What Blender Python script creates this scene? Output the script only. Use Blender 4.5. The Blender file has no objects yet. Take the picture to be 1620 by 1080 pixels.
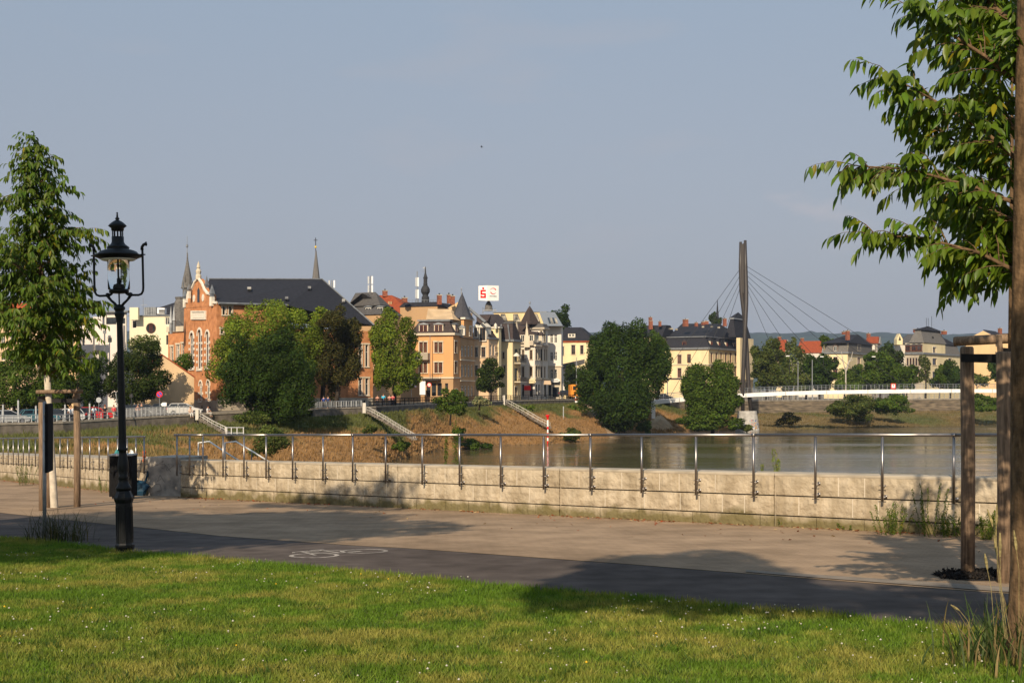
import bpy, math, random
import numpy as np
from mathutils import Vector, Matrix
from mathutils.geometry import tessellate_polygon
R = math.radians
sc = bpy.context.scene
COL = sc.collection
random.seed(7)
rng = np.random.default_rng(7)
F = 2000.0          # focal length in photo pixels; the eye is at the origin, water lies 9 m below

# ------------------------------------------------------------------ camera, sky, sun, exposure
cam = bpy.data.cameras.new('camera')
cam.sensor_width = 36; cam.lens = 36 * F / 1620
cam.shift_y = 75 / 1620
cam.clip_start = .1; cam.clip_end = 20000
co = bpy.data.objects.new('camera', cam); COL.objects.link(co)
co.rotation_euler = (R(90), 0, 0)
sc.camera = co
SUN_AZ, SUN_EL = R(14), R(31)      # azimuth: angle to the left of straight behind the camera
SDIR = Vector((-math.sin(SUN_AZ) * math.cos(SUN_EL), -math.cos(SUN_AZ) * math.cos(SUN_EL), math.sin(SUN_EL)))
w = bpy.data.worlds.new('World'); sc.world = w; w.use_nodes = True
nt = w.node_tree; nt.nodes.clear()
wo = nt.nodes.new('ShaderNodeOutputWorld'); bg = nt.nodes.new('ShaderNodeBackground')
sky = nt.nodes.new('ShaderNodeTexSky'); sky.sky_type = 'NISHITA'; sky.sun_disc = False
sky.sun_elevation = SUN_EL; sky.sun_rotation = math.atan2(SDIR.x, SDIR.y)
sky.dust_density = 3.0; sky.air_density = 1.0; sky.altitude = 100
hs = nt.nodes.new('ShaderNodeHueSaturation'); hs.inputs['Saturation'].default_value = .42
hs.inputs['Value'].default_value = .95
nt.links.new(sky.outputs[0], hs.inputs['Color'])
# thin evening haze greys the sky towards the horizon all the way round; faint warm cloud wisps
tc = nt.nodes.new('ShaderNodeTexCoord'); sp = nt.nodes.new('ShaderNodeSeparateXYZ')
nt.links.new(tc.outputs['Generated'], sp.inputs[0])
rmp = nt.nodes.new('ShaderNodeValToRGB')
rmp.color_ramp.elements[0].position = .0; rmp.color_ramp.elements[0].color = (3.45, 3.38, 3.72, 1)
rmp.color_ramp.elements[1].position = .45; rmp.color_ramp.elements[1].color = (2.9, 4.3, 6.0, 1)
nt.links.new(sp.outputs['Z'], rmp.inputs[0])
mx = nt.nodes.new('ShaderNodeMixRGB'); mx.inputs[0].default_value = .72
nt.links.new(hs.outputs[0], mx.inputs[1]); nt.links.new(rmp.outputs[0], mx.inputs[2])
mp = nt.nodes.new('ShaderNodeMapping'); mp.inputs['Scale'].default_value = (3, 3, 11)
nz = nt.nodes.new('ShaderNodeTexNoise'); nz.inputs['Scale'].default_value = 1.6; nz.inputs['Detail'].default_value = 7
nt.links.new(tc.outputs['Generated'], mp.inputs[0]); nt.links.new(mp.outputs[0], nz.inputs[0])
cr = nt.nodes.new('ShaderNodeValToRGB'); cr.color_ramp.elements[0].position = .60; cr.color_ramp.elements[1].position = .80
nt.links.new(nz.outputs[0], cr.inputs[0])
cm = nt.nodes.new('ShaderNodeMixRGB'); cm.inputs[2].default_value = (4.6, 4.3, 4.5, 1)
ml = nt.nodes.new('ShaderNodeMath'); ml.operation = 'MULTIPLY'; ml.inputs[1].default_value = .35
nt.links.new(cr.outputs[0], ml.inputs[0]); nt.links.new(ml.outputs[0], cm.inputs[0])
nt.links.new(mx.outputs[0], cm.inputs[1]); nt.links.new(cm.outputs[0], bg.inputs[0])
bg.inputs[1].default_value = .086
# one small torn cloud low in the sky on the right
def mth(op, a, b=None, c=None):
    q = nt.nodes.new('ShaderNodeMath'); q.operation = op
    for i, v in enumerate((a, b, c)):
        if v is None: continue
        if isinstance(v, (int, float)): q.inputs[i].default_value = v
        else: nt.links.new(v, q.inputs[i])
    return q.outputs[0]
ymax = mth('MAXIMUM', sp.outputs['Y'], .05)
u_ = mth('DIVIDE', mth('SUBTRACT', mth('DIVIDE', sp.outputs['X'], ymax), .238), .052)
v_ = mth('DIVIDE', mth('SUBTRACT', mth('ADD', mth('DIVIDE', sp.outputs['Z'], ymax), mth('MULTIPLY', u_, .012)), .142), .014)
rd = mth('SQRT', mth('ADD', mth('MULTIPLY', u_, u_), mth('MULTIPLY', v_, v_)))
mp2 = nt.nodes.new('ShaderNodeMapping'); mp2.inputs['Scale'].default_value = (30, 30, 75); n3 = nt.nodes.new('ShaderNodeTexNoise'); n3.inputs['Scale'].default_value = 1.2; n3.inputs['Detail'].default_value = 6
nt.links.new(tc.outputs['Generated'], mp2.inputs[0]); nt.links.new(mp2.outputs[0], n3.inputs[0])
msk = mth('MULTIPLY', mth('MINIMUM', mth('MAXIMUM', mth('SUBTRACT', mth('MULTIPLY', n3.outputs[0], 3.4), mth('ADD', rd, .95)), 0.), 1.), .30)
c2_ = nt.nodes.new('ShaderNodeMixRGB'); c2_.inputs[2].default_value = (5.4, 4.9, 5.0, 1); nt.links.new(msk, c2_.inputs[0]); nt.links.new(cm.outputs[0], c2_.inputs[1]); nt.links.new(c2_.outputs[0], bg.inputs[0])
nt.links.new(bg.outputs[0], wo.inputs[0])
sl = bpy.data.lights.new('sun', 'SUN'); sl.energy = 5.0; sl.angle = R(.5); sl.color = (1, .84, .62)
so = bpy.data.objects.new('sun', sl); COL.objects.link(so)
so.rotation_euler = SDIR.to_track_quat('Z', 'Y').to_euler()
sc.view_settings.view_transform = 'Standard'; sc.view_settings.look = 'None'
sc.view_settings.gamma = 1; sc.view_settings.exposure = .28; sc.view_settings.use_curve_mapping = False

# ------------------------------------------------------------------ helpers
WM = {}
def pt(px, py, D): return Vector(((px - 810) / F * D, D, (615 - py) / F * D))
def xy(px, D): return Vector(((px - 810) / F * D, D))
def zz(py, D): return (615 - py) / F * D
def gz(x, y): return -1.466 + .00137 * x - .0415 * y          # the park's gently falling ground
def g(px, py):
    k = (px - 810) / F
    Y = 1.466 / ((py - 615) / F - .0415 + .00137 * k)
    return Vector((k * Y, Y, gz(k * Y, Y)))
def lerp(a, b, t): return a + (b - a) * t

def link(o, parent=None, M=None):
    COL.objects.link(o)
    M = M or Matrix.Identity(4)
    if parent is not None:
        o.parent = parent; o.matrix_parent_inverse = WM[parent.name].inverted()
    o.matrix_basis = M
    WM[o.name] = M.copy()
    return o
def thing(name, label, cat, loc=(0, 0, 0), group=None, rz=0):
    o = bpy.data.objects.new(name, None)
    link(o, None, Matrix.Translation(Vector(loc)) @ Matrix.Rotation(rz, 4, 'Z'))
    return tag(o, label, cat, group)
def tag(o, label=None, cat=None, group=None, kind=None):
    if label: o['label'] = label
    if cat: o['category'] = cat
    if group: o['group'] = group
    if kind: o['kind'] = kind
    return o
KIDS = {}
def copy_thing(o, M, label=None, group=None):
    """copy of a thing, its parts and sub-parts, moved from its own frame to M"""
    M0i = WM[o.name].inverted()
    def rec(s, par):
        c = s.copy(); COL.objects.link(c)
        if par is not None:
            c.parent = par; c.matrix_parent_inverse = WM[par.name].inverted()
        W = M @ M0i @ WM[s.name]
        c.matrix_basis = W; WM[c.name] = W
        for ch in list(s.children): rec(ch, c)
        return c
    c = rec(o, None)
    if label: c['label'] = label
    if group: c['group'] = group
    return c

def np_mesh(name, V, Fc, mat=None, colr=None, smooth=False):
    """V Nx3, Fc MxK (uniform); colr Nx3 optional point colour"""
    me = bpy.data.meshes.new(name)
    V = np.asarray(V, dtype=np.float32); Fc = np.asarray(Fc, dtype=np.int32)
    M_, K = Fc.shape
    me.vertices.add(len(V)); me.vertices.foreach_set('co', V.ravel())
    me.loops.add(M_ * K); me.loops.foreach_set('vertex_index', Fc.ravel())
    me.polygons.add(M_)
    me.polygons.foreach_set('loop_start', np.arange(0, M_ * K, K, dtype=np.int32))
    me.polygons.foreach_set('loop_total', np.full(M_, K, dtype=np.int32))
    me.update(calc_edges=True)
    if colr is not None:
        a = me.color_attributes.new('tint', 'FLOAT_COLOR', 'POINT')
        c4 = np.ones((len(V), 4), dtype=np.float32); c4[:, :3] = colr
        a.data.foreach_set('color', c4.ravel())
    if smooth: me.polygons.foreach_set('use_smooth', np.ones(M_, dtype=bool))
    if mat: me.materials.append(mat)
    return me
def np_obj(name, V, Fc, mat, parent=None, colr=None, smooth=False):
    V = np.asarray(V, dtype=np.float64)
    c = Vector(((V[:, 0].min() + V[:, 0].max()) / 2, (V[:, 1].min() + V[:, 1].max()) / 2, V[:, 2].min()))
    me = np_mesh(name, V - np.array(c), Fc, mat, colr, smooth)
    return link(bpy.data.objects.new(name, me), parent, Matrix.Translation(c))

class MB:
    def __init__(s): s.v = []; s.f = []; s.mi = []; s.m = 0; s.sm = []; s.smooth = False
    def add(s, vs, fs):
        o = len(s.v); s.v += [tuple(p) for p in vs]
        for f in fs: s.f.append([i + o for i in f]); s.mi.append(s.m); s.sm.append(s.smooth)
        return s
    def hexa(s, a, b):            # two rings of 4
        return s.add(list(a) + list(b), [(3, 2, 1, 0), (4, 5, 6, 7), (0, 1, 5, 4), (1, 2, 6, 5), (2, 3, 7, 6), (3, 0, 4, 7)])
    def box(s, c, size, rz=0, ax=None):
        c = Vector(c); hx, hy, hz = size[0] / 2, size[1] / 2, size[2] / 2
        M = Matrix.Rotation(rz, 3, 'Z') if ax is None else ax
        P = [c + M @ Vector((x, y, z)) for z in (-hz, hz) for x, y in ((-hx, -hy), (hx, -hy), (hx, hy), (-hx, hy))]
        return s.hexa(P[:4], P[4:])
    def prism(s, ring, vec):
        ring = [Vector(p) for p in ring]; vec = Vector(vec); n = len(ring)
        s.add(ring + [p + vec for p in ring], [tuple(range(n))[::-1], tuple(range(n, 2 * n))] + [(i, (i + 1) % n, n + (i + 1) % n, n + i) for i in range(n)])
        return s
    def tube(s, pts, r, n=8, cap=True):
        pts = [Vector(p) for p in pts]
        rs = r if isinstance(r, (list, tuple)) else [r] * len(pts)
        vs = []; up = None
        for i, p in enumerate(pts):
            d = (pts[min(i + 1, len(pts) - 1)] - pts[max(i - 1, 0)])
            if d.length < 1e-9: d = Vector((0, 0, 1))
            d.normalize()
            if up is None: up = Vector((0, 0, 1)) if abs(d.z) < .9 else Vector((1, 0, 0))
            x = up.cross(d)
            if x.length < 1e-4: x = Vector((1, 0, 0)).cross(d)
            x.normalize(); y = d.cross(x); up = y if abs(d.z) > .9 or True else up
            for k in range(n):
                a = 2 * math.pi * k / n
                vs.append(p + x * (rs[i] * math.cos(a)) + y * (rs[i] * math.sin(a)))
        fs = []
        for i in range(len(pts) - 1):
            for k in range(n): fs.append((i * n + k, i * n + (k + 1) % n, (i + 1) * n + (k + 1) % n, (i + 1) * n + k))
        if cap: fs += [tuple(range(n))[::-1], tuple(range((len(pts) - 1) * n, len(pts) * n))]
        return s.add(vs, fs)
    def lathe(s, prof, c=(0, 0, 0), n=16, rot=0):
        c = Vector(c); vs = []; fs = []
        for r, z in prof:
            for k in range(n):
                a = 2 * math.pi * k / n + rot
                vs.append(c + Vector((r * math.cos(a), r * math.sin(a), z)))
        for i in range(len(prof) - 1):
            for k in range(n): fs.append((i * n + k, i * n + (k + 1) % n, (i + 1) * n + (k + 1) % n, (i + 1) * n + k))
        fs += [tuple(range(n))[::-1], tuple(range((len(prof) - 1) * n, len(prof) * n))]
        return s.add(vs, fs)
    def mesh(s, name, mats, off=Vector((0, 0, 0))):
        me = bpy.data.meshes.new(name)
        me.from_pydata([tuple(Vector(p) - off) for p in s.v], [], s.f)
        mats = mats if isinstance(mats, (list, tuple)) else [mats]
        for m in mats: me.materials.append(m)
        me.polygons.foreach_set('material_index', s.mi)
        me.polygons.foreach_set('use_smooth', s.sm)
        me.update(); return me
    def build(s, name, mats, parent=None, M=None):
        if M is not None:
            return link(bpy.data.objects.new(name, s.mesh(name, mats)), parent, M)
        xs = [p[0] for p in s.v]; ys = [p[1] for p in s.v]; zs = [p[2] for p in s.v]
        c = Vector(((min(xs) + max(xs)) / 2, (min(ys) + max(ys)) / 2, min(zs)))
        return link(bpy.data.objects.new(name, s.mesh(name, mats, c)), parent, Matrix.Translation(c))

# ------------------------------------------------------------------ materials
def newmat(name):
    m = bpy.data.materials.new(name); m.use_nodes = True
    n = m.node_tree; b = n.nodes['Principled BSDF']
    return m, n, b
def mat(name, c, rough=.8, var=.15, scale=3., bump=.0, bscale=40., metal=0, spec=.3, c2=None, stretch=(1, 1, 1), detail=5):
    m, n, b = newmat(name)
    b.inputs['Roughness'].default_value = rough; b.inputs['Metallic'].default_value = metal
    b.inputs['Specular IOR Level'].default_value = spec
    c2 = c2 or tuple(max(0, x * (1 - 2 * var)) for x in c); c1 = c if c2 != c and var == 0 else tuple(min(1, x * (1 + var)) for x in c)
    geo = n.nodes.new('ShaderNodeNewGeometry'); mp = n.nodes.new('ShaderNodeMapping'); mp.inputs['Scale'].default_value = stretch
    n.links.new(geo.outputs['Position'], mp.inputs[0])
    t = n.nodes.new('ShaderNodeTexNoise'); t.inputs['Scale'].default_value = scale; t.inputs['Detail'].default_value = detail
    n.links.new(mp.outputs[0], t.inputs[0])
    r = n.nodes.new('ShaderNodeValToRGB'); r.color_ramp.elements[0].position = .3; r.color_ramp.elements[1].position = .7
    r.color_ramp.elements[0].color = (*c2, 1); r.color_ramp.elements[1].color = (*c1, 1)
    n.links.new(t.outputs[0], r.inputs[0]); n.links.new(r.outputs[0], b.inputs['Base Color'])
    if bump:
        t2 = n.nodes.new('ShaderNodeTexNoise'); t2.inputs['Scale'].default_value = bscale; t2.inputs['Detail'].default_value = 4
        n.links.new(geo.outputs['Position'], t2.inputs[0])
        bp = n.nodes.new('ShaderNodeBump'); bp.inputs['Strength'].default_value = 1; bp.inputs['Distance'].default_value = bump
        n.links.new(t2.outputs[0], bp.inputs['Height']); n.links.new(bp.outputs[0], b.inputs['Normal'])
    return m
def foliage(name, c, trans=.25, rough=.6, spec=.07):
    """leaf colour times a per-leaf tint stored on the mesh"""
    m, n, b = newmat(name)
    at = n.nodes.new('ShaderNodeAttribute'); at.attribute_name = 'tint'
    mu = n.nodes.new('ShaderNodeMixRGB'); mu.blend_type = 'MULTIPLY'; mu.inputs[0].default_value = 1; mu.inputs[2].default_value = (*c, 1)
    n.links.new(at.outputs['Color'], mu.inputs[1]); n.links.new(mu.outputs[0], b.inputs['Base Color'])
    b.inputs['Roughness'].default_value = rough; b.inputs['Specular IOR Level'].default_value = spec
    if trans:
        tr = n.nodes.new('ShaderNodeBsdfTranslucent'); ms = n.nodes.new('ShaderNodeMixShader'); ms.inputs[0].default_value = trans
        g2 = n.nodes.new('ShaderNodeMixRGB'); g2.blend_type = 'MULTIPLY'; g2.inputs[0].default_value = 1; g2.inputs[2].default_value = (1.5, 1.6, .6, 1)
        n.links.new(mu.outputs[0], g2.inputs[1]); n.links.new(g2.outputs[0], tr.inputs[0])
        n.links.new(b.outputs[0], ms.inputs[1]); n.links.new(tr.outputs[0], ms.inputs[2])
        n.links.new(ms.outputs[0], n.nodes['Material Output'].inputs[0])
    return m
def glassy(name, c=(.03, .035, .04), rough=.08):
    return mat(name, c, rough=rough, var=.5, scale=.6, spec=.6)

M = {}
def stucco(k, c, v=.07): M[k] = mat(k, c, .9, v, .35, bump=.004, bscale=6, c2=None, stretch=(1, 1, .35)); return M[k]
stucco('orange', (.60, .31, .13)); stucco('tan', (.40, .25, .13)); stucco('cream', (.68, .52, .28)); stucco('rose', (.60, .42, .26))
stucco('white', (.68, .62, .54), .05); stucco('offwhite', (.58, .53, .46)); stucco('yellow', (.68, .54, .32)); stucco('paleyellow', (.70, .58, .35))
stucco('apricot', (.62, .42, .22)); stucco('ochre', (.50, .24, .06)); stucco('modernwhite', (.66, .58, .52), .03); stucco('moderncream', (.68, .61, .43), .03)
stucco('shedwall', (.58, .41, .24), .12); stucco('stone', (.42, .36, .28), .15); stucco('trim', (.56, .48, .36), .1)
M['trimw'] = mat('trimw', (.66, .6, .5), .8, .08)
M['slate'] = mat('slate', (.026, .026, .032), .75, .2, 2., spec=.12, stretch=(1, 1, 4))
M['greyroof'] = mat('greyroof', (.085, .08, .078), .8, .2, 2., spec=.2, stretch=(1, 1, 4))
M['brownroof'] = mat('brownroof', (.060, .045, .042), .85, .2, 2.5, spec=.15, stretch=(1, 1, 4))
M['slategrey'] = mat('slategrey', (.15, .14, .13), .85, .25, 3., spec=.15, stretch=(1, 1, 5))
M['redroof'] = mat('redroof', (.30, .070, .028), .85, .22, 2., spec=.15, stretch=(1, 1, 4))
M['redroof2'] = mat('redroof2', (.28, .062, .024), .85, .22, 2., spec=.15, stretch=(1, 1, 4))
M['zinc'] = mat('zinc', (.20, .21, .22), .45, .15, 1.5, metal=.3)
M['turretslate'] = mat('turretslate', (.055, .055, .065), .7, .25, 3., spec=.2, stretch=(1, 1, 5))
M['chimney'] = mat('chimney', (.25, .085, .048), .9, .25, 3.)
M['pane'] = glassy('pane'); M['pane_warm'] = glassy('pane_warm', (.09, .06, .04)); M['pane_pale'] = glassy('pane_pale', (.35, .30, .22), .3)
M['frame_red'] = mat('frame_red', (.16, .035, .018), .6, .15); M['frame_white'] = mat('frame_white', (.7, .66, .58), .6, .06); M['frame_brown'] = mat('frame_brown', (.10, .05, .03), .6, .15)
M['black'] = mat('black', (.009, .009, .010), .8, .15, 20, spec=.08); M['dark'] = mat('dark', (.03, .03, .032), .7, .2, 3)
M['iron'] = mat('iron', (.007, .008, .009), .45, .25, 30, bump=.0006, bscale=90, spec=.25)
M['steel'] = mat('steel', (.30, .28, .27), .36, .08, 30, metal=1)
M['galv'] = mat('galv', (.36, .37, .38), .5, .12, 8, metal=.6)
M['asphalt'] = mat('asphalt', (.112, .091, .080), .95, .16, 2.4, bump=.0025, bscale=190, spec=.06, detail=9)
M['pavement'] = mat('pavement', (.36, .255, .168), .95, .13, 1.3, bump=.003, bscale=120, spec=.05, detail=10)
def add_pavers(m, rot, w_, h_, amt):
    n = m.node_tree; b = n.nodes['Principled BSDF']; src = b.inputs['Base Color'].links[0].from_socket
    geo = n.nodes.new('ShaderNodeNewGeometry'); mp = n.nodes.new('ShaderNodeMapping'); mp.inputs['Rotation'].default_value = (0, 0, rot); n.links.new(geo.outputs['Position'], mp.inputs[0])
    bt = n.nodes.new('ShaderNodeTexBrick'); bt.inputs['Scale'].default_value = 1; bt.inputs['Brick Width'].default_value = w_; bt.inputs['Row Height'].default_value = h_; bt.inputs['Mortar Size'].default_value = .006; bt.inputs['Mortar Smooth'].default_value = .3
    bt.inputs['Color1'].default_value = (1, 1, 1, 1); bt.inputs['Color2'].default_value = (.86, .87, .88, 1); bt.inputs['Mortar'].default_value = (.62, .60, .58, 1); n.links.new(mp.outputs[0], bt.inputs[0])
    mu = n.nodes.new('ShaderNodeMixRGB'); mu.blend_type = 'MULTIPLY'; mu.inputs[0].default_value = amt; n.links.new(src, mu.inputs[1]); n.links.new(bt.outputs[0], mu.inputs[2])
    # trodden darker stains
    t = n.nodes.new('ShaderNodeTexNoise'); t.inputs['Scale'].default_value = .35; t.inputs['Detail'].default_value = 10; t.inputs['Roughness'].default_value = .7; n.links.new(geo.outputs['Position'], t.inputs[0])
    r = n.nodes.new('ShaderNodeValToRGB'); r.color_ramp.elements[0].position = .38; r.color_ramp.elements[0].color = (.74, .73, .72, 1); r.color_ramp.elements[1].position = .55; n.links.new(t.outputs[0], r.inputs[0])
    m2 = n.nodes.new('ShaderNodeMixRGB'); m2.blend_type = 'MULTIPLY'; m2.inputs[0].default_value = .8; n.links.new(mu.outputs[0], m2.inputs[1]); n.links.new(r.outputs[0], m2.inputs[2]); n.links.new(m2.outputs[0], b.inputs['Base Color'])
add_pavers(M['pavement'], .72, .21, .105, .75); add_pavers(M['asphalt'], 0, 50, 50, 0)
M['kerb'] = mat('kerb', (.22, .18, .14), .95, .14, 5, bump=.002, bscale=90)
M['road_paint'] = mat('road_paint', (.40, .35, .30), .85, .3, 9)
M['concrete'] = mat('concrete', (.40, .34, .26), .92, .16, 2.2, bump=.003, bscale=60, detail=8)
M['mulch'] = mat('mulch', (.030, .022, .017), .95, .4, 30, bump=.03, bscale=60)
M['promenade'] = mat('promenade', (.20, .17, .13), .95, .15, 1.)
M['retain'] = mat('retain', (.16, .135, .11), .95, .25, 1.2, bump=.02, bscale=3, detail=8)
M['coping'] = mat('coping', (.30, .26, .21), .9, .15, 2)
M['whitesteel'] = mat('whitesteel', (.84, .82, .78), .5, .04, .4)
M['pylon'] = mat('pylon', (.050, .043, .040), .5, .15, .5, metal=.2, spec=.4, stretch=(1, 1, .2))
M['red'] = mat('red', (.55, .02, .015), .5, .06); M['signred'] = mat('signred', (.68, .008, .008), .45, .03)
M['signwhite'] = mat('signwhite', (.78, .77, .74), .5, .02); M['signblue'] = mat('signblue', (.03, .07, .38), .45, .04)
M['signyellow'] = mat('signyellow', (.75, .50, .03), .5, .05); M['orangepaint'] = mat('orangepaint', (.66, .24, .02), .5, .1)
M['wood'] = mat('wood', (.23, .155, .10), .88, .28, 9, bump=.004, bscale=40, stretch=(6, 6, .5))
M['wood_dark'] = mat('wood_dark', (.10, .065, .042), .9, .3, 9, bump=.004, bscale=40, stretch=(6, 6, .5))
M['stem'] = mat('stem', (.06, .075, .025), .7, .2, 20)
M['strap'] = mat('strap', (.010, .009, .009), .7, .2)
M['limewash'] = mat('limewash', (.52, .45, .36), .9, .14, 8, bump=.004, bscale=30)
M['bark'] = mat('bark', (.135, .082, .042), .92, .32, 7, bump=.012, bscale=28, stretch=(4, 4, 1.2), detail=9)
M['bark_far'] = mat('bark_far', (.05, .038, .028), .95, .3, 2)
M['birch'] = mat('birch', (.42, .38, .33), .9, .2, 3)
M['tyre'] = mat('tyre', (.014, .014, .014), .85, .1); M['rim'] = mat('rim', (.4, .4, .42), .35, .05, metal=.9)
M['lampred'] = mat('lampred', (.4, .01, .01), .3, .05); M['lampclear'] = mat('lampclear', (.6, .6, .58), .2, .05)
M['skin'] = mat('skin', (.50, .27, .18), .6, .06, 8)
# ------------------------------------------------------------------ noise
_L = np.random.default_rng(3).random((256, 256))
def vnoise(x, y):
    xi = np.floor(x).astype(int); yi = np.floor(y).astype(int); fx = x - xi; fy = y - yi
    fx = fx * fx * (3 - 2 * fx); fy = fy * fy * (3 - 2 * fy)
    a = _L[xi & 255, yi & 255]; b = _L[(xi + 1) & 255, yi & 255]; c = _L[xi & 255, (yi + 1) & 255]; d = _L[(xi + 1) & 255, (yi + 1) & 255]
    return (a * (1 - fx) + b * fx) * (1 - fy) + (c * (1 - fx) + d * fx) * fy
def fbm(x, y, o=4):
    x = np.asarray(x, float); y = np.asarray(y, float); s = 0; a = .5; n = 0
    for i in range(o): s = s + a * vnoise(x * 2 ** i + 17 * i, y * 2 ** i + 31 * i); n += a; a *= .5
    return s / n
def structure(o): return tag(o, kind='structure')
def tri_poly(name, pts, m, kind='structure', parent=None):
    t = tessellate_polygon([[Vector((p[0], p[1], 0)) for p in pts]])
    mb = MB(); mb.add(pts, [tuple(x) for x in t])
    for i, f in enumerate(mb.f):
        a, b, c = [Vector(mb.v[k]) for k in f]
        if (b - a).cross(c - a).z < 0: mb.f[i] = f[::-1]
    o = mb.build(name, m, parent)
    return tag(o, kind=kind) if kind else o
def plane_pts(l, dz): return [(p[0], p[1], gz(p[0], p[1]) + dz) for p in l]

# ------------------------------------------------------------------ near park: lines on the ground
def extend(l, d0, d1):
    a, b = Vector(l[0]), Vector(l[1]); u = (a - b).normalized()
    c, e = Vector(l[-1]), Vector(l[-2]); v = (c - e).normalized()
    return [tuple(a + u * d0)] + [tuple(p) for p in l] + [tuple(c + v * d1)]
LAWN = [g(x, y).xy for x, y in ((0, 851), (90, 860), (200, 874), (300, 882), (400, 891), (500, 899), (600, 908), (700, 919), (800, 930), (900, 937), (1000, 945), (1100, 955), (1200, 965), (1300, 974), (1400, 984), (1540, 997), (1620, 1006))]
ASPH = [g(x, y).xy for x, y in ((0, 811), (170, 829), (350, 848), (560, 863), (640, 867), (820, 880), (1000, 893), (1150, 905), (1300, 917), (1440, 928), (1560, 937))]
LAWN = extend(LAWN, 60, 14); ASPH = extend(ASPH, 60, 16)
WA, WB = Vector((5.99, 20.3)), Vector((-8.74, 33.3))                # the long wall, front face
wd = (WA - WB).normalized(); wn = Vector((wd.y, -wd.x))              # along it to the right; towards the path
WR = WA + wd * 9.5
def wz(p): return -1.39 - (Vector(p) - WA).dot(-wd) * (.475 / 19.65) # its top falls to the left
VL = Vector((-9.9, 34.5)); VF = Vector((-19.8, 48.9)); vd = (VL - VF).normalized(); vn = Vector((vd.y, -vd.x)); VE = VF - vd * 8
lawn_poly = [tuple(p) for p in LAWN] + [(30, 2), (30, -45), (-75, -45), (-75, 30)]
structure(tri_poly('lawn_soil', plane_pts(lawn_poly, 0), mat('lawn_soil', (.070, .085, .020), .95, .3, 1.2, bump=.02, bscale=40, c2=(.10, .085, .03))))
structure(tri_poly('cycle_path', plane_pts([tuple(p) for p in LAWN] + [tuple(p) for p in ASPH][::-1], .004), M['asphalt']))
back = [tuple(WR - wn * .2), tuple(WB - wn * .2), tuple(Vector((-8.9, 34.3))), tuple(VL - vn * .2), tuple(VE - vn * .2), tuple(VE - vd * 40 - vn * .2)]
structure(tri_poly('pavement', plane_pts([tuple(p) for p in ASPH] + [(26, 6)] + [tuple(WR + wd * 14 - wn * .2)] + back, .008), M['pavement']))
# a flush concrete edging strip between asphalt and pavement, by the right tree pit
eg = [g(x, y).xy for x, y in ((1180, 906), (1300, 916), (1440, 926.5), (1560, 935.5), (1700, 945.5))]
eo = [g(x, y).xy for x, y in ((1180, 903), (1300, 911), (1440, 920), (1560, 928), (1700, 937))]
structure(tri_poly('edging_strip', plane_pts([tuple(p) for p in eg] + [tuple(p) for p in eo][::-1], .016), M['kerb']))

# near bank behind the wall, down under the water
def strip(name, rows, m, colr=None, kind='structure'):
    n = len(rows[0]); V = [tuple(p) for r in rows for p in r]; Fc = []
    for i in range(len(rows) - 1):
        for k in range(n - 1): Fc.append((i * n + k, i * n + k + 1, (i + 1) * n + k + 1, (i + 1) * n + k))
    V = np.array(V); Fc = np.array(Fc)
    a, b, c = V[Fc[0][0]], V[Fc[0][1]], V[Fc[0][2]]
    if np.cross(b - a, c - a)[2] < 0: Fc = Fc[:, ::-1]
    o = np_obj(name, V, Fc, m, None, colr, True)
    return tag(o, kind=kind)
bl = [WR + wd * 60 - wn * .4, WR - wn * .4, WA - wn * .4, (WA + WB) / 2 - wn * .4, WB - wn * .4, VL - vn * 1, VF - vn * 1, VE - vn * 1, VE - vd * 60 - vn * 1]
bd = [Vector((.55, .83)), Vector((.66, .75)), Vector((.66, .75)), Vector((.66, .75)), Vector((.66, .75)), Vector((.75, .65)), Vector((.8, .6)), Vector((.8, .6)), Vector((.8, .6))]
rows = []
for dist, dz in ((0, -.6), (1.5, -1.3), (9, -4.6), (20, -7.6), (34, -9.9), (60, -11)):
    rows.append([Vector((p.x + d.x * dist, p.y + d.y * dist, (gz(p.x, p.y) if dist < 2 else -2.9) + dz if dist < 9 else -1.9 + dz)) for p, d in zip(bl, bd)])
M['bankgrass'] = mat('bankgrass', (.16, .12, .04), .95, .3, .8, bump=.05, bscale=8, c2=(.07, .08, .02))
strip('near_bank', rows, M['bankgrass'])

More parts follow.
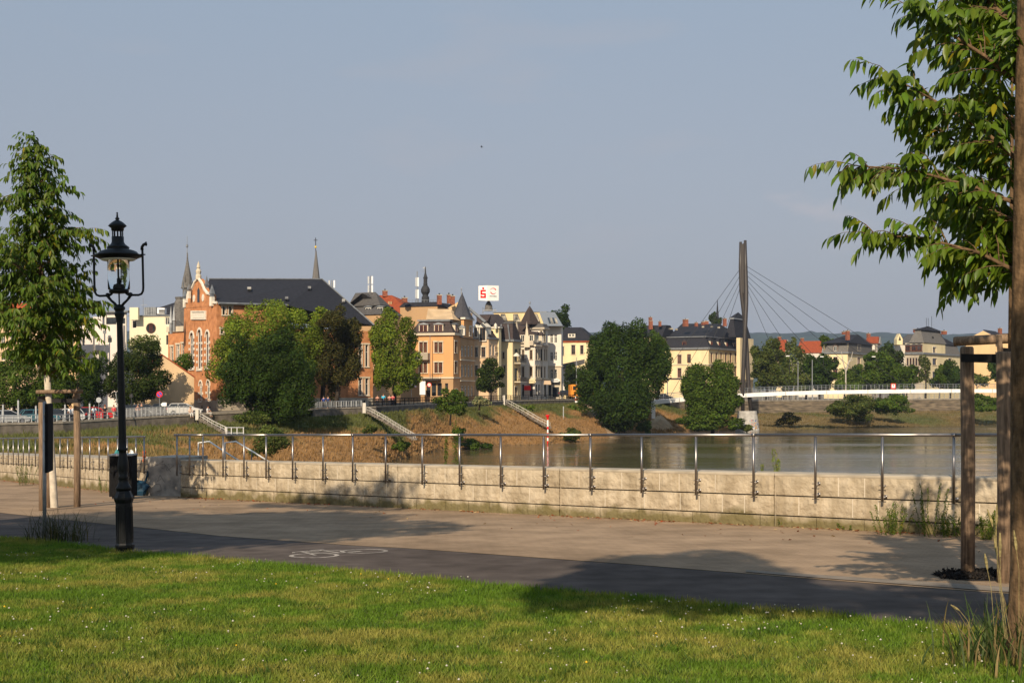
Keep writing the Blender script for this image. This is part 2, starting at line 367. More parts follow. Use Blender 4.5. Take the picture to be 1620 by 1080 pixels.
# ------------------------------------------------------------------ river
def make_water():
    m, n, b = newmat('river_water')
    b.inputs['Base Color'].default_value = (.090, .070, .038, 1); b.inputs['Roughness'].default_value = .07
    b.inputs['Specular IOR Level'].default_value = .5; b.inputs['IOR'].default_value = 1.33
    geo = n.nodes.new('ShaderNodeNewGeometry'); prev = None
    for sx, sy, s, dist in ((.035, .16, 1., .12), (.22, .9, 1., .028)):
        mp = n.nodes.new('ShaderNodeMapping'); mp.inputs['Scale'].default_value = (sx, sy, 1)
        n.links.new(geo.outputs['Position'], mp.inputs[0])
        t = n.nodes.new('ShaderNodeTexNoise'); t.inputs['Scale'].default_value = s; t.inputs['Detail'].default_value = 5
        n.links.new(mp.outputs[0], t.inputs[0])
        bp = n.nodes.new('ShaderNodeBump'); bp.inputs['Distance'].default_value = dist; bp.inputs['Strength'].default_value = 1
        n.links.new(t.outputs[0], bp.inputs['Height'])
        if prev: n.links.new(prev.outputs[0], bp.inputs['Normal'])
        prev = bp
    n.links.new(prev.outputs[0], b.inputs['Normal'])
    # slicks: some streaks of the surface are ruffled, others smooth
    mp = n.nodes.new('ShaderNodeMapping'); mp.inputs['Scale'].default_value = (.012, .11, 1)
    n.links.new(geo.outputs['Position'], mp.inputs[0])
    t = n.nodes.new('ShaderNodeTexNoise'); t.inputs['Scale'].default_value = 1; t.inputs['Detail'].default_value = 6
    n.links.new(mp.outputs[0], t.inputs[0])
    r = n.nodes.new('ShaderNodeMapRange'); r.inputs[1].default_value = .35; r.inputs[2].default_value = .7; r.inputs[3].default_value = .04; r.inputs[4].default_value = .22
    n.links.new(t.outputs[0], r.inputs[0]); n.links.new(r.outputs[0], b.inputs['Roughness'])
    return m
mb = MB(); mb.add([(-900, 20, -9), (2500, -60, -9), (2500, 900, -9), (-900, 900, -9)], [(0, 1, 2, 3)])
structure(mb.build('river', make_water()))

# ------------------------------------------------------------------ far bank: promenade edge (top) and foot of the slope, by photo column
TOP = [(-900, 84, -4.2), (-400, 104, -4.1), (-80, 124, -3.75), (0, 130, -3.72), (100, 135, -3.7), (190, 142, -3.48), (300, 150, -3.2), (400, 157, -2.95), (500, 165, -2.72), (600, 172, -2.5), (700, 200, -2.42), (800, 235, -2.38), (900, 262, -2.38), (960, 280, -2.5), (1035, 288, -2.75), (1100, 300, -3.0), (1200, 312, -3.05), (1300, 322, -3.05), (1400, 334, -3.0), (1500, 346, -2.95), (1640, 362, -2.95), (2000, 420, -3), (2600, 520, -3)]
BOT = [(-900, 62, -5), (-400, 58, -5), (-80, 60, -5), (0, 62, -5.1), (100, 66, -5.4), (200, 72, -5.8), (300, 84, -6.5), (400, 103, -7.6), (500, 126, -9.1), (600, 148, -9.4), (650, 168, -9.4), (700, 187, -9.4), (740, 188, -9.4), (800, 201, -9.4), (870, 204, -9.4), (910, 212, -9.4), (960, 229, -9.4), (1000, 246, -9.4), (1035, 256, -9.4), (1100, 263, -9.4), (1200, 271, -9.4), (1300, 283, -9.4), (1400, 293, -9.4), (1500, 305, -9.4), (1640, 324, -9.4), (2000, 380, -9.4), (2600, 480, -9.4)]
WH = [(-900, 1.1), (300, 1.1), (480, .9), (640, .7), (900, .5), (950, .2), (1040, .4), (1090, 2.2), (1160, 3.0), (2600, 3.0)]
def interp(tab, x):
    xs = [t[0] for t in tab]
    return [np.interp(x, xs, [t[i] for t in tab]) for i in range(1, len(tab[0]))]
def terr(px, t):
    """point on the far slope: photo column px, t from 0 at the wall foot to 1 at the water"""
    px = np.asarray(px, float); t = np.asarray(t, float)
    D0, z0 = interp(TOP, px); D1, z1 = interp(BOT, px); wh, = interp(WH, px)
    z0 = z0 - wh
    D = D0 + (D1 - D0) * t
    X = (px - 810) / F * D
    z = z0 + (z1 - z0) * (t ** 1.08)
    nn = (fbm(X * .09 + 50, D * .09 + 50) - .5) * 1.3 + (fbm(X * .5 + 9, D * .5 + 9) - .5) * .35
    z = z + nn * np.clip(t * 6, 0, 1) * np.clip((1 - t) * 6 + .25, 0, 1)
    return X, D, z
def bank_tint(px, t, X, D):
    n1 = fbm(X * .07 + 3, D * .07 + 8); n2 = fbm(X * .4 + 30, D * .4); n3 = fbm(X * 1.3, D * 1.3 + 5)
    gl = np.interp(px, [-900, 0, 250, 420, 560, 660, 800, 930, 1000, 1100, 1180, 2600], [.42, .42, .40, .40, .44, .42, .40, .3, .25, .3, -.1, -.1])
    k = np.clip((gl + (n1 - .5) * .9 + (n2 - .5) * .5 - t) * 4 + .35, 0, 1)[..., None]
    green = np.array((.075, .082, .020)); dry = np.array((.32, .180, .072)); earth = np.array((.20, .125, .06))
    d = dry * (1 - n2[..., None] * .5) * .9 + earth * (n2[..., None] * .35)
    rb = np.clip((px - 1150) / 60, 0, 1)[..., None]; d = d * (1 - rb) + rb * (np.array((.185, .135, .062)) * (1 - .3 * n2[..., None]) + np.array((-.07, -.02, -.02)) * np.clip((n1[..., None] - .5) * 4, 0, 1))
    c = green * k * (.75 + .6 * n3[..., None]) + d * (1 - k)
    wet = np.clip((t - .93) * 14, 0, 1)[..., None] * (px > 450)[..., None]
    c = c * (1 - wet) + np.array((.15, .10, .055)) * wet
    return c * (.78 + .45 * n3[..., None])
pxs = np.concatenate([np.arange(-900, -90, 60), np.arange(-80, 1660, 5), np.arange(1670, 2601, 60)]).astype(float)
ts = np.linspace(0, 1, 46)
PX, TT = np.meshgrid(pxs, ts)
X, D, Z = terr(PX, TT)
extra = np.stack([(pxs - 810) / F * D[-1] * .93, D[-1] * .93, Z[-1] - 2.0], -1)
V = np.concatenate([np.stack([X, D, Z], -1).reshape(-1, 3), extra])
T = bank_tint(PX, TT, X, D).reshape(-1, 3); T = np.concatenate([T, T[-len(pxs):]])
nr, nc = len(ts) + 1, len(pxs)
ii, kk = np.meshgrid(np.arange(nr - 1), np.arange(nc - 1), indexing='ij')
Fc = np.stack([ii * nc + kk, (ii + 1) * nc + kk, (ii + 1) * nc + kk + 1, ii * nc + kk + 1], -1).reshape(-1, 4)
tintmat = foliage('bank_soil', (1, 1, 1), 0, .95, .1)
structure(np_obj('river_bank', V, Fc, tintmat, None, T, True))
# city ground from the promenade edge to the horizon
rows = []
D0, z0 = interp(TOP, pxs)
for k_, zt in ((0, None), (6, None), (40, None), (150, -3), (700, -3), (3600, -3)):
    zr = z0 - .02 if zt is None else np.full_like(z0, zt)
    Dk = D0 + k_ if k_ < 700 else np.full_like(D0, k_ + 300.)
    rows.append(np.stack([(pxs - 810) / F * D0 + (pxs - 810) / F * (Dk - D0), Dk, zr], -1))
strip('city_ground', rows, M['promenade'])
# wooded hills on the horizon
hx = np.linspace(-5200, 5200, 500); hrow = []
for i, (yy, f_) in enumerate(((3700, 0), (4000, .55), (4250, .9), (4450, 1.0), (4700, .7), (4850, .2))):
    hz = 176 + 34 * (fbm(hx / 900 + 4, hx * 0 + 2, 3)) + 9 * fbm(hx / 60, hx * 0 + 7 + i, 3) + 10 * fbm(hx / 25 + 3, hx * 0 + i, 2)
    hrow.append(np.stack([hx, np.full_like(hx, yy), -4 + (hz) * f_], -1))
strip('wooded_hills', hrow, mat('forest', (.020, .034, .018), .95, .35, .02, detail=8))

def poly_wall(name, label, x0, x1, m, cap=None, capz=.12, step=20, thick=.5, bury=.9, cat='wall', dt=0.):
    th = thing(name, label, cat, pt((x0 + x1) / 2, 650, 200) * 0 + Vector(((x0 + x1) / 2 * 0 + (((x0 + x1) / 2) - 810) / F * float(interp(TOP, (x0 + x1) / 2)[0]), float(interp(TOP, (x0 + x1) / 2)[0]), float(interp(TOP, (x0 + x1) / 2)[1]) - 1)))
    xs = np.arange(x0, x1 + .1, step); body = MB(); c = MB()
    P = []
    for x in xs:
        D_, z_ = interp(TOP, x); wh, = interp(WH, x); D_ = float(D_)
        P.append((Vector(((x - 810) / F * (D_ - .02), D_ - .02, 0)), Vector(((x - 810) / F * (D_ + thick), D_ + thick, 0)), float(z_), float(z_) - float(wh) - bury))
    for a, b in zip(P[:-1], P[1:]):
        def q(p, z): return (p.x, p.y, z)
        body.hexa([q(a[0], a[3]), q(b[0], b[3]), q(b[1], b[3]), q(a[1], a[3])], [q(a[0], a[2]), q(b[0], b[2]), q(b[1], b[2]), q(a[1], a[2])])
        o_ = Vector((0, -.12, 0)); i_ = Vector((0, .1, 0))
        e0, e1, e2, e3 = a[0] + o_, b[0] + o_, b[1] + i_, a[1] + i_
        c.hexa([q(e0, a[2] + .003), q(e1, b[2] + .003), q(e2, b[2] + .003), q(e3, a[2] + .003)], [q(e0, a[2] + .003 + capz), q(e1, b[2] + .003 + capz), q(e2, b[2] + .003 + capz), q(e3, a[2] + .003 + capz)])
    body.build('wall_body', m, th)
    c.build('coping', cap or M['coping'], th)
    return th
poly_wall('retaining_wall', 'long low grey retaining wall of the far promenade above the grassy river slope', -900, 490, M['retain'], capz=.22)
poly_wall('retaining_wall', 'dark low wall under the black railing in front of the row of townhouses', 495, 930, M['retain'], capz=.14)
poly_wall('embankment_wall', 'tall old stone embankment wall with dark courses behind the white footbridge', 1060, 2300,
          mat('oldstone', (.20, .155, .105), .95, .3, .9, bump=.05, bscale=4, stretch=(.4, .4, 3.2), c2=(.06, .05, .04), detail=8), capz=.3)

# ------------------------------------------------------------------ the near walls, stone by stone
def wall_mat():
    m = mat('splitstone', (.45, .375, .275), .95, .14, 3., bump=.045, bscale=9, detail=9, c2=(.33, .27, .19), spec=.05)
    n = m.node_tree; b = n.nodes['Principled BSDF']; src = b.inputs['Base Color'].links[0].from_socket
    geo = n.nodes.new('ShaderNodeNewGeometry')
    # streaks running down the face
    mp = n.nodes.new('ShaderNodeMapping'); mp.inputs['Scale'].default_value = (3.2, 3.2, .35); n.links.new(geo.outputs['Position'], mp.inputs[0])
    t = n.nodes.new('ShaderNodeTexNoise'); t.inputs['Scale'].default_value = 1.6; t.inputs['Detail'].default_value = 6; n.links.new(mp.outputs[0], t.inputs[0])
    r = n.nodes.new('ShaderNodeValToRGB'); r.color_ramp.elements[0].position = .42; r.color_ramp.elements[0].color = (.55, .5, .42, 1); r.color_ramp.elements[1].position = .56
    n.links.new(t.outputs[0], r.inputs[0])
    mu = n.nodes.new('ShaderNodeMixRGB'); mu.blend_type = 'MULTIPLY'; mu.inputs[0].default_value = .38
    n.links.new(src, mu.inputs[1]); n.links.new(r.outputs[0], mu.inputs[2])
    # moss and splash dirt in the lowest hand's breadth above the path
    vm = n.nodes.new('ShaderNodeVectorMath'); vm.operation = 'DOT_PRODUCT'; vm.inputs[1].default_value = (-.00137, .0415, 1)
    n.links.new(geo.outputs['Position'], vm.inputs[0])
    t2 = n.nodes.new('ShaderNodeTexNoise'); t2.inputs['Scale'].default_value = 2.2; t2.inputs['Detail'].default_value = 6; n.links.new(geo.outputs['Position'], t2.inputs[0])
    ad = n.nodes.new('ShaderNodeMath'); ad.operation = 'MULTIPLY_ADD'; ad.inputs[1].default_value = -.55; n.links.new(t2.outputs[0], ad.inputs[0]); n.links.new(vm.outputs['Value'], ad.inputs[2])
    mr = n.nodes.new('ShaderNodeMapRange'); mr.inputs[1].default_value = -1.466 - .16; mr.inputs[2].default_value = -1.466 - .02; mr.inputs[3].default_value = .85; mr.inputs[4].default_value = 0
    n.links.new(ad.outputs[0], mr.inputs[0])
    m2 = n.nodes.new('ShaderNodeMixRGB'); m2.inputs[2].default_value = (.115, .095, .035, 1)
    n.links.new(mr.outputs[0], m2.inputs[0]); n.links.new(mu.outputs[0], m2.inputs[1]); n.links.new(m2.outputs[0], b.inputs['Base Color'])
    return m
M['stonew'] = wall_mat(); M['mortar'] = mat('mortar', (.54, .47, .37), .95, .1, 4)
M['joint'] = mat('joint', (.05, .042, .034), .95, .2, 4)
def lin(o, d): return lambda s: o + d * s
def stone_wall(name, label, o, d, nrm, L, topz, botz, thick, joints, seed, cuts):
    """o start of front face, d to the right, nrm outward; topz/botz functions of the point"""
    rr = random.Random(seed)
    mid = o + d * (L / 2); th = thing(name, label, 'wall', (mid.x, mid.y, botz(mid)))
    def P(s, off, z): p = o + d * s + nrm * off; return Vector((p.x, p.y, z))
    def tz(s): return topz(o + d * s)
    def bz(s): return botz(o + d * s)
    core = MB()
    core.hexa([P(0, -.05, bz(0) - .5), P(L, -.05, bz(L) - .5), P(L, -thick, bz(L) - .5), P(0, -thick, bz(0) - .5)],
              [P(0, -.05, tz(0) - .045), P(L, -.05, tz(L) - .045), P(L, -thick, tz(L) - .045), P(0, -thick, tz(0) - .045)])
    core.build('wall_core', M['joint'], th)
    cop = MB(); e = .03
    ss = [0.] + cuts + [L]
    for a, b in zip(ss[:-1], ss[1:]):
        a2, b2 = a + .006, b - .006
        # coping with a softened front edge
        ringA = [P(a2, -thick - .01, tz(a2) - .044), P(a2, .0, tz(a2) - .044), P(a2, .0, tz(a2) - .012), P(a2, -.02, tz(a2)), P(a2, -thick - .01, tz(a2))]
        ringB = [P(b2, -thick - .01, tz(b2) - .044), P(b2, .0, tz(b2) - .044), P(b2, .0, tz(b2) - .012), P(b2, -.02, tz(b2)), P(b2, -thick - .01, tz(b2))]
        cop = MB(); cop.add(ringA + ringB, [(4, 3, 2, 1, 0), (5, 6, 7, 8, 9)] + [(i, (i + 1) % 5, 5 + (i + 1) % 5, 5 + i) for i in range(5)])
        cop.build('coping', M['concrete'], th)
    # courses: offsets below the top; the last is cut by the ground
    seam_l = []
    rowsz = [(.045, joints[0]), (joints[0] + .022, joints[1]), (joints[1] + .022, 1.6)]
    for a, b in zip(ss[:-1], ss[1:]):
        a2, b2 = a + .014, b - .014
        for r0, r1 in rowsz:
            s = a2
            while s < b2 - .01:
                wv = rr.choice((.42, .55, .7, .8, 1.0)) * rr.uniform(.9, 1.15)
                e_ = min(s + wv, b2)
                if b2 - e_ < .25: e_ = b2
                s1 = e_ - .012 if e_ < b2 else e_
                if e_ < b2 and r1 < 1.5: seam_l.append((e_ - .006, tz(e_) - r0, max(tz(e_) - r1, bz(e_) - .12)))
                nx, nz_ = 5, 3; vs = []; fs = []
                for j in range(nz_ + 1):
                    for i in range(nx + 1):
                        q = s + (s1 - s) * i / nx
                        zt_ = tz(q) - r0; zb_ = max(tz(q) - r1, bz(q) - .12)
                        edge = i in (0, nx) or j in (0, nz_)
                        off = -.006 if edge else rr.uniform(-.006, .020)
                        vs.append(P(q, off, zb_ + (zt_ - zb_) * j / nz_))
                for j in range(nz_):
                    for i in range(nx):
                        k0 = j * (nx + 1) + i; fs.append((k0, k0 + 1, k0 + nx + 2, k0 + nx + 1))
                n0 = len(vs)
                for i_, j_ in ((0, 0), (nx, 0), (nx, nz_), (0, nz_)):
                    q = s + (s1 - s) * i_ / nx; zt_ = tz(q) - r0; zb_ = max(tz(q) - r1, bz(q) - .12)
                    vs.append(P(q, -.06, zb_ if j_ == 0 else zt_))
                br = [0, nx, (nx + 1) * (nz_ + 1) - 1, (nx + 1) * nz_]
                for k in range(4):
                    a_, b_ = br[k], br[(k + 1) % 4]; fs.append((a_, n0 + k, n0 + (k + 1) % 4, b_))
                mb = MB(); mb.smooth = False; mb.add(vs, fs); mb.build('stone', M['stonew'], th)
                s = e_
    seams = MB()
    for s_, zt_, zb_ in seam_l: seams.box(P(s_, -.03, (zt_ + zb_) / 2), (.016, .052, zt_ - zb_ - .012), math.atan2(d.y, d.x))
    seams.build('seam_mortar', M['mortar'], th)
    # vertical joint strips (pale sealed joints) between cast lengths
    for c in cuts:
        mb = MB(); zb_, zt_ = bz(c) - .1, tz(c) - .002
        mb.hexa([P(c - .012, -.045, zb_), P(c + .012, -.045, zb_), P(c + .012, -.3, zb_), P(c - .012, -.3, zb_)], [P(c - .012, -.045, zt_), P(c + .012, -.045, zt_), P(c + .012, -.3, zt_), P(c - .012, -.3, zt_)])
        mb.build('joint_seal', M['mortar'], th)
    return th
def wall_s(px, o=WB, d=wd):
    k = (px - 810) / F
    return (k * o.y - o.x) / (d.x - k * d.y)
Lw = (WR - WB).length
stone_wall('stone_wall', 'long pale split-stone wall along the path, in front of the river', WB, wd, wn, Lw, wz, lambda p: gz(p.x, p.y), .5, (.37, .71), 4, [wall_s(629), wall_s(885), wall_s(1225)] + [wall_s(1225) + 5.2])
Lv = (VL - VE).length
stone_wall('stone_wall', 'stone wall running off to the left beyond the concrete end block', VE, vd, vn, Lv, lambda p: gz(p.x, p.y) + .99, lambda p: gz(p.x, p.y), 1.3, (.34, .66), 9, [4.0, 11.0, 18.5])
eb = thing('concrete_block', 'smooth upright concrete end block smeared with faded scribbles between the two stone walls', 'block', (-9.4, 34.4, gz(-9.4, 34.4)))
ea, eb_ = Vector((-9.92, 34.45)), Vector((-8.93, 34.02)); ed = (eb_ - ea).normalized(); en = Vector((ed.y, -ed.x))
mb = MB(); zb = gz(-9.4, 34.3) - .2; zt = -1.85
q = [ea, eb_, eb_ - en * 1.2, ea - en * 1.2]
mb.hexa([(p.x, p.y, zb) for p in q], [(p.x, p.y, zt) for p in q]); mb.build('block_body', mat('concrete2', (.36, .32, .27), .92, .22, 3.5, bump=.003, bscale=60, c2=(.17, .155, .14), detail=9), eb)
rr = random.Random(5)
mb = MB()
for (u0, v0, n_) in ((.38, .80, 7), (.42, .45, 5), (.66, .72, 6), (.3, .2, 4)):
    pts = []
    for i in range(n_):
        u = u0 + rr.uniform(-.12, .16); v = v0 + rr.uniform(-.12, .12)
        p = ea + ed * (u * (eb_ - ea).length) + en * .004
        pts.append((p.x, p.y, zb + .2 + v * (zt - zb - .2)))
    mb.tube(pts, .004, 4)
mb.build('scribble', mat('scribble', (.11, .10, .10), .9, .3, 20), eb)

# ------------------------------------------------------------------ steel railings
def railing(name, label, o, d, nrm, zrail, post_s, standoff=.13, plen=1.06, s0=None, s1=None):
    mid = o + d * ((post_s[0] + post_s[-1]) / 2)
    th = thing(name, label, 'railing', (mid.x, mid.y, zrail(mid) - plen))
    def P(s, off, z): p = o + d * s + nrm * off; return Vector((p.x, p.y, z))
    # handrail in lengths with fine sleeve joints
    cuts = [s0] + [s for i, s in enumerate(post_s) if i % 3 == 2 and s0 + 1 < s < s1 - 1] + [s1]
    for a, b in zip(cuts[:-1], cuts[1:]):
        mb = MB(); mb.smooth = True; za, zb_ = zrail(o + d * a), zrail(o + d * b)
        mb.tube([P(a + .002, standoff, za), P(b - .002, standoff, zb_)], .0265, 14); mb.build('handrail', M['steel'], th)
        mb = MB(); mb.smooth = True; mb.tube([P(b - .03, standoff, zb_), P(b + .03, standoff, zb_)], .029, 14)
        if b < s1 - .1: mb.build('sleeve', M['steel'], th)
    # one post with its brackets, shared by all
    slope = (zrail(o + d) - zrail(o))
    pm = MB(); pm.smooth = True; pm.tube([(0, 0, -.028), (0, 0, -plen)], .0215, 12); pm = pm.mesh('post', M['steel'])
    bm = MB(); bm.smooth = True
    bm.tube([(0, .0, 0), (0, standoff, 0)], .008, 8); bm.tube([(-.055, .004, 0), (.055, .004, 0)], .007, 8)
    bm.lathe([(.0, -.008), (.009, -.005), (.010, 0), (.009, .005), (0, .008)], (-.056, .004, 0), 8); bm.lathe([(.0, -.008), (.009, -.005), (.010, 0), (.009, .005), (0, .008)], (.056, .004, 0), 8)
    bm.m = 0; bm.box((0, standoff - .006, 0), (.05, .008, .05))
    bm = bm.mesh('bracket', M['steel'])
    rz = math.atan2(d.y, d.x)
    for s in post_s:
        z = zrail(o + d * s); Mx = Matrix.Translation(P(s, standoff, z)) @ Matrix.Rotation(rz, 4, 'Z')
        po = link(bpy.data.objects.new('post', pm), th, Mx)
        for dz in (-plen + .07, -plen + .25):
            link(bpy.data.objects.new('bracket', bm), po, Matrix.Translation(P(s, standoff, z + dz)) @ Matrix.Rotation(rz, 4, 'Z'))
    return th
of = WB + wn * .13
posts = [wall_s(x, of) for x in (280, 300, 321, 353, 386, 421, 463, 511, 558, 610, 668, 727, 792, 860, 934, 1015, 1101, 1192, 1290, 1396, 1509)]
posts += [posts[-1] + 1.12, posts[-1] + 2.24, posts[-1] + 3.36]
zr = lambda p: wz(p) + .655
railing('steel_railing', 'long stainless steel handrail on posts along the river side wall', WB, wd, wn, zr, posts, s0=posts[0] - .12, s1=posts[-1] + .1)
of = VL + vn * .13
vs_ = sorted(wall_s(x, VE + vn * .13, vd) for x in (-14, -9, -3, 5, 13, 21, 29, 37, 46, 56, 67, 80, 95, 107, 118, 130, 142, 157, 171, 186, 201, 215, 228))
railing('steel_railing', 'shorter steel handrail ending beside the concrete block on the left', VE, vd, vn, lambda p: gz(p.x, p.y) + .99 + .62, vs_, s0=vs_[0] - .1, s1=vs_[-1] + .08, plen=1.0)
# handrails of the steps that go down behind the wall
st = thing('stair_railing', 'pair of thin steel handrails going down the steps behind the wall end', 'railing', pt(330, 740, 37))
for D_, pl in ((37., ((314, 735), (314, 700), (331, 698), (355, 714), (384, 732))), (36.6, ((356, 738), (356, 700), (373, 698), (398, 713), (424, 729)))):
    mb = MB(); mb.smooth = True; mb.tube([pt(x, y, D_) for x, y in pl], .024, 8); mb.build('handrail', M['whitesteel'], st)
mb = MB(); mb.tube([pt(398, 713, 36.6), pt(398, 740, 36.6)], .018, 8); mb.build('post', M['steel'], st)
# ------------------------------------------------------------------ building kit
class Block:
    """rectangular body seen from its corner C (photo column xc at depth D); xl / xr are the photo columns where its left face and right face end"""
    def __init__(s, xl, xc, xr, D, ang, deep=None, deepl=None):
        a = R(ang); s.C = xy(xc, D); s.d1 = Vector((math.cos(a), -math.sin(a))); s.d2 = Vector((math.sin(a), math.cos(a)))
        def hit(px, d):
            k = (px - 810) / F; return (k * s.C.y - s.C.x) / (d.x - k * d.y)
        s.l1 = -hit(xl, s.d1) if deepl is None else deepl
        s.l2 = hit(xr, s.d2) if deep is None else deep
        s.L = s.C - s.d1 * s.l1; s.Rr = s.C + s.d2 * s.l2; s.B = s.L + s.d2 * s.l2; s.D = D
    def P(s, u, v): return s.C - s.d1 * u + s.d2 * v        # u leftwards, v backwards
    def z(s, py): return zz(py, s.D)
    def zc(s, py, u, v): return zz(py, s.P(u, v).y)
    def fp(s, o=0): return [s.P(s.l1 + o, -o), s.P(-o, -o), s.P(-o, s.l2 + o), s.P(s.l1 + o, s.l2 + o)]   # L C R B
def v3(p, z): return Vector((p.x, p.y, z))

def make_win(name, parent, P0, d, n, w, h, kind, fm, pm, sm, inset=.16):
    """P0 lower left corner on the wall face; returns the window part"""
    def Q(u, off, z): return Vector((P0.x + d.x * u + n.x * off, P0.y + d.y * u + n.y * off, P0.z + z))
    fr = MB(); b = min(.13, w * .13)
    def bar(u0, u1, z0, z1, o0=-inset, o1=-inset + .07):
        fr.hexa([Q(u0, o1, z0), Q(u1, o1, z0), Q(u1, o0, z0), Q(u0, o0, z0)], [Q(u0, o1, z1), Q(u1, o1, z1), Q(u1, o0, z1), Q(u0, o0, z1)])
    bar(0, b, 0, h); bar(w - b, w, 0, h); bar(b, w - b, 0, b); bar(b, w - b, h - b, h)
    if kind in ('w', 'arch') and w > .7: bar(w / 2 - b * .4, w / 2 + b * .4, b, h - b, -inset, -inset + .06)
    if kind in ('w', 'arch') and h > 1.5: bar(b, w - b, h * .66, h * .66 + b * .8, -inset, -inset + .065)
    fo = fr.build(name, fm, parent)
    pa = MB(); pa.hexa([Q(.01, -inset + .02, .01), Q(w - .01, -inset + .02, .01), Q(w - .01, -inset - .03, .01), Q(.01, -inset - .03, .01)], [Q(.01, -inset + .02, h - .01), Q(w - .01, -inset + .02, h - .01), Q(w - .01, -inset - .03, h - .01), Q(.01, -inset - .03, h - .01)])
    pa.build('pane', pm, fo)
    if sm:
        s = MB(); t = .16; pr = .07
        def sb(u0, u1, z0, z1, p_=pr): s.hexa([Q(u0, p_, z0), Q(u1, p_, z0), Q(u1, -.02, z0), Q(u0, -.02, z0)], [Q(u0, p_, z1), Q(u1, p_, z1), Q(u1, -.02, z1), Q(u0, -.02, z1)])
        sb(-t, 0, 0, h); sb(w, w + t, 0, h); sb(-t - .08, w + t + .08, h, h + .24, .13); sb(-t - .05, w + t + .05, -.14, 0, .16)
        s.build('surround', sm, fo)
    return fo
def ray_s(px, p0, d):
    k = (px - 810) / F; return (k * p0.y - p0.x) / (d.x - k * d.y)
def facade(parent, p0, p1, z0, z1, m, wins=(), fm='frame_white', pm='pane', sm=None, name='wall', depth=.22, cut=None):
    """wall sheet with real openings between p0 and p1 (left to right from outside). wins in photo pixels (x0,y0,x1,y1[,kind])"""
    d = (p1 - p0); L = d.length; d = d / L; n = Vector((d.y, -d.x)); m = M[m] if isinstance(m, str) else m
    ws = []
    for wv in wins:
        s0, s1 = ray_s(wv[0], p0, d), ray_s(wv[2], p0, d); D_ = (p0 + d * ((s0 + s1) / 2)).y
        a0, a1 = zz(wv[3], D_), zz(wv[1], D_)
        s0, s1 = max(.12, s0), min(L - .12, s1); a0 = max(z0 + .1, a0); a1 = min(z1 - .05, a1)
        if s1 - s0 < .15 or a1 - a0 < .2: continue
        ws.append((s0, s1, a0, a1, wv[4] if len(wv) > 4 else 'w'))
    us = sorted(set([0, L] + [round(x, 4) for q in ws for x in q[:2]])); zs = sorted(set([z0, z1] + [round(x, 4) for q in ws for x in q[2:4]]))
    mb = MB()
    def Q(u, z, off=0): return Vector((p0.x + d.x * u + n.x * off, p0.y + d.y * u + n.y * off, z))
    for i in range(len(us) - 1):
        for j in range(len(zs) - 1):
            uc, zc = (us[i] + us[i + 1]) / 2, (zs[j] + zs[j + 1]) / 2
            if any(q[0] < uc < q[1] and q[2] < zc < q[3] for q in ws): continue
            mb.add([Q(us[i], zs[j]), Q(us[i + 1], zs[j]), Q(us[i + 1], zs[j + 1]), Q(us[i], zs[j + 1])], [(0, 1, 2, 3)])
    for s0, s1, a0, a1, k in ws:
        c = [(s0, a0), (s1, a0), (s1, a1), (s0, a1)]
        for i in range(4):
            (ua, za), (ub, zb_) = c[i], c[(i + 1) % 4]
            mb.add([Q(ua, za), Q(ua, za, -depth), Q(ub, zb_, -depth), Q(ub, zb_)], [(0, 3, 2, 1)])
        if k == 'arch':
            r = (s1 - s0) / 2; cx = (s0 + s1) / 2; hh = min(r * 1.25, (a1 - a0) * .5)
            for sg in (-1, 1):
                arc = [(cx + sg * r * math.cos(t), a1 - hh + hh * math.sin(t)) for t in [i * math.pi / 10 for i in range(6)]]
                for (xa, za), (xb, zb_) in zip(arc[:-1], arc[1:]):
                    mb.prism([Q(cx + sg * r, a1, -.002), Q(xa, za, -.002), Q(xb, zb_, -.002)], (-n.x * .12, -n.y * .12, 0))
    w = mb.build(name, m, parent)
    for s0, s1, a0, a1, k in ws:
        f_, p_ = fm, pm
        if k == 'dark': f_, p_, k = 'dark', 'pane', 'p'
        make_win('window', parent, Q(s0, a0), d, n, s1 - s0, a1 - a0, k, M[f_], M[p_], M[sm] if sm and k != 'p' else None, depth - .04)
    return w
def core(parent, b, z0, z1, m='dark', o=-.3):
    """inner mass behind the wall sheets (also the back walls)"""
    q = b.fp(o); mb = MB(); mb.hexa([v3(p, z0) for p in q], [v3(p, z1 - .02) for p in q]); return mb.build('inner_wall', M[m] if isinstance(m, str) else m, parent)
def backs(parent, b, z0, z1, m):
    q = b.fp(0); mb = MB()
    for i, j in ((2, 3), (3, 0)): mb.add([v3(q[i], z0), v3(q[j], z0), v3(q[j], z1), v3(q[i], z1)], [(0, 1, 2, 3)])
    return mb.build('back_wall', M[m], parent)
def band(parent, b, z, h, pr, m, name='cornice', faces=(0, 1)):
    """moulding on the left (0) and right (1) faces"""
    mb = MB(); mb.hexa([v3(p, z) for p in (b.P(b.l1 + .01, -pr), b.P(-pr, -pr), b.P(-pr, b.l2), b.P(b.l1 + .01, b.l2))], [v3(p, z + h) for p in (b.P(b.l1 + .01, -pr), b.P(-pr, -pr), b.P(-pr, b.l2), b.P(b.l1 + .01, b.l2))])
    return mb.build(name, M[m], parent)
def frustum(parent, b, z0, z1, o0, o1, m, name='roof', top=True):
    """o0,o1 outset (+) / inset (-); numbers or 4-tuples (left, front, right, back)"""
    def ring(o, z):
        if not isinstance(o, tuple): o = (o,) * 4
        l, f, r, k = o
        return [v3(b.P(b.l1 + l, -f), z), v3(b.P(-r, -f), z), v3(b.P(-r, b.l2 + k), z), v3(b.P(b.l1 + l, b.l2 + k), z)]
    mb = MB(); mb.hexa(ring(o0, z0), ring(o1, z1)); return mb.build(name, M[m] if isinstance(m, str) else m, parent)
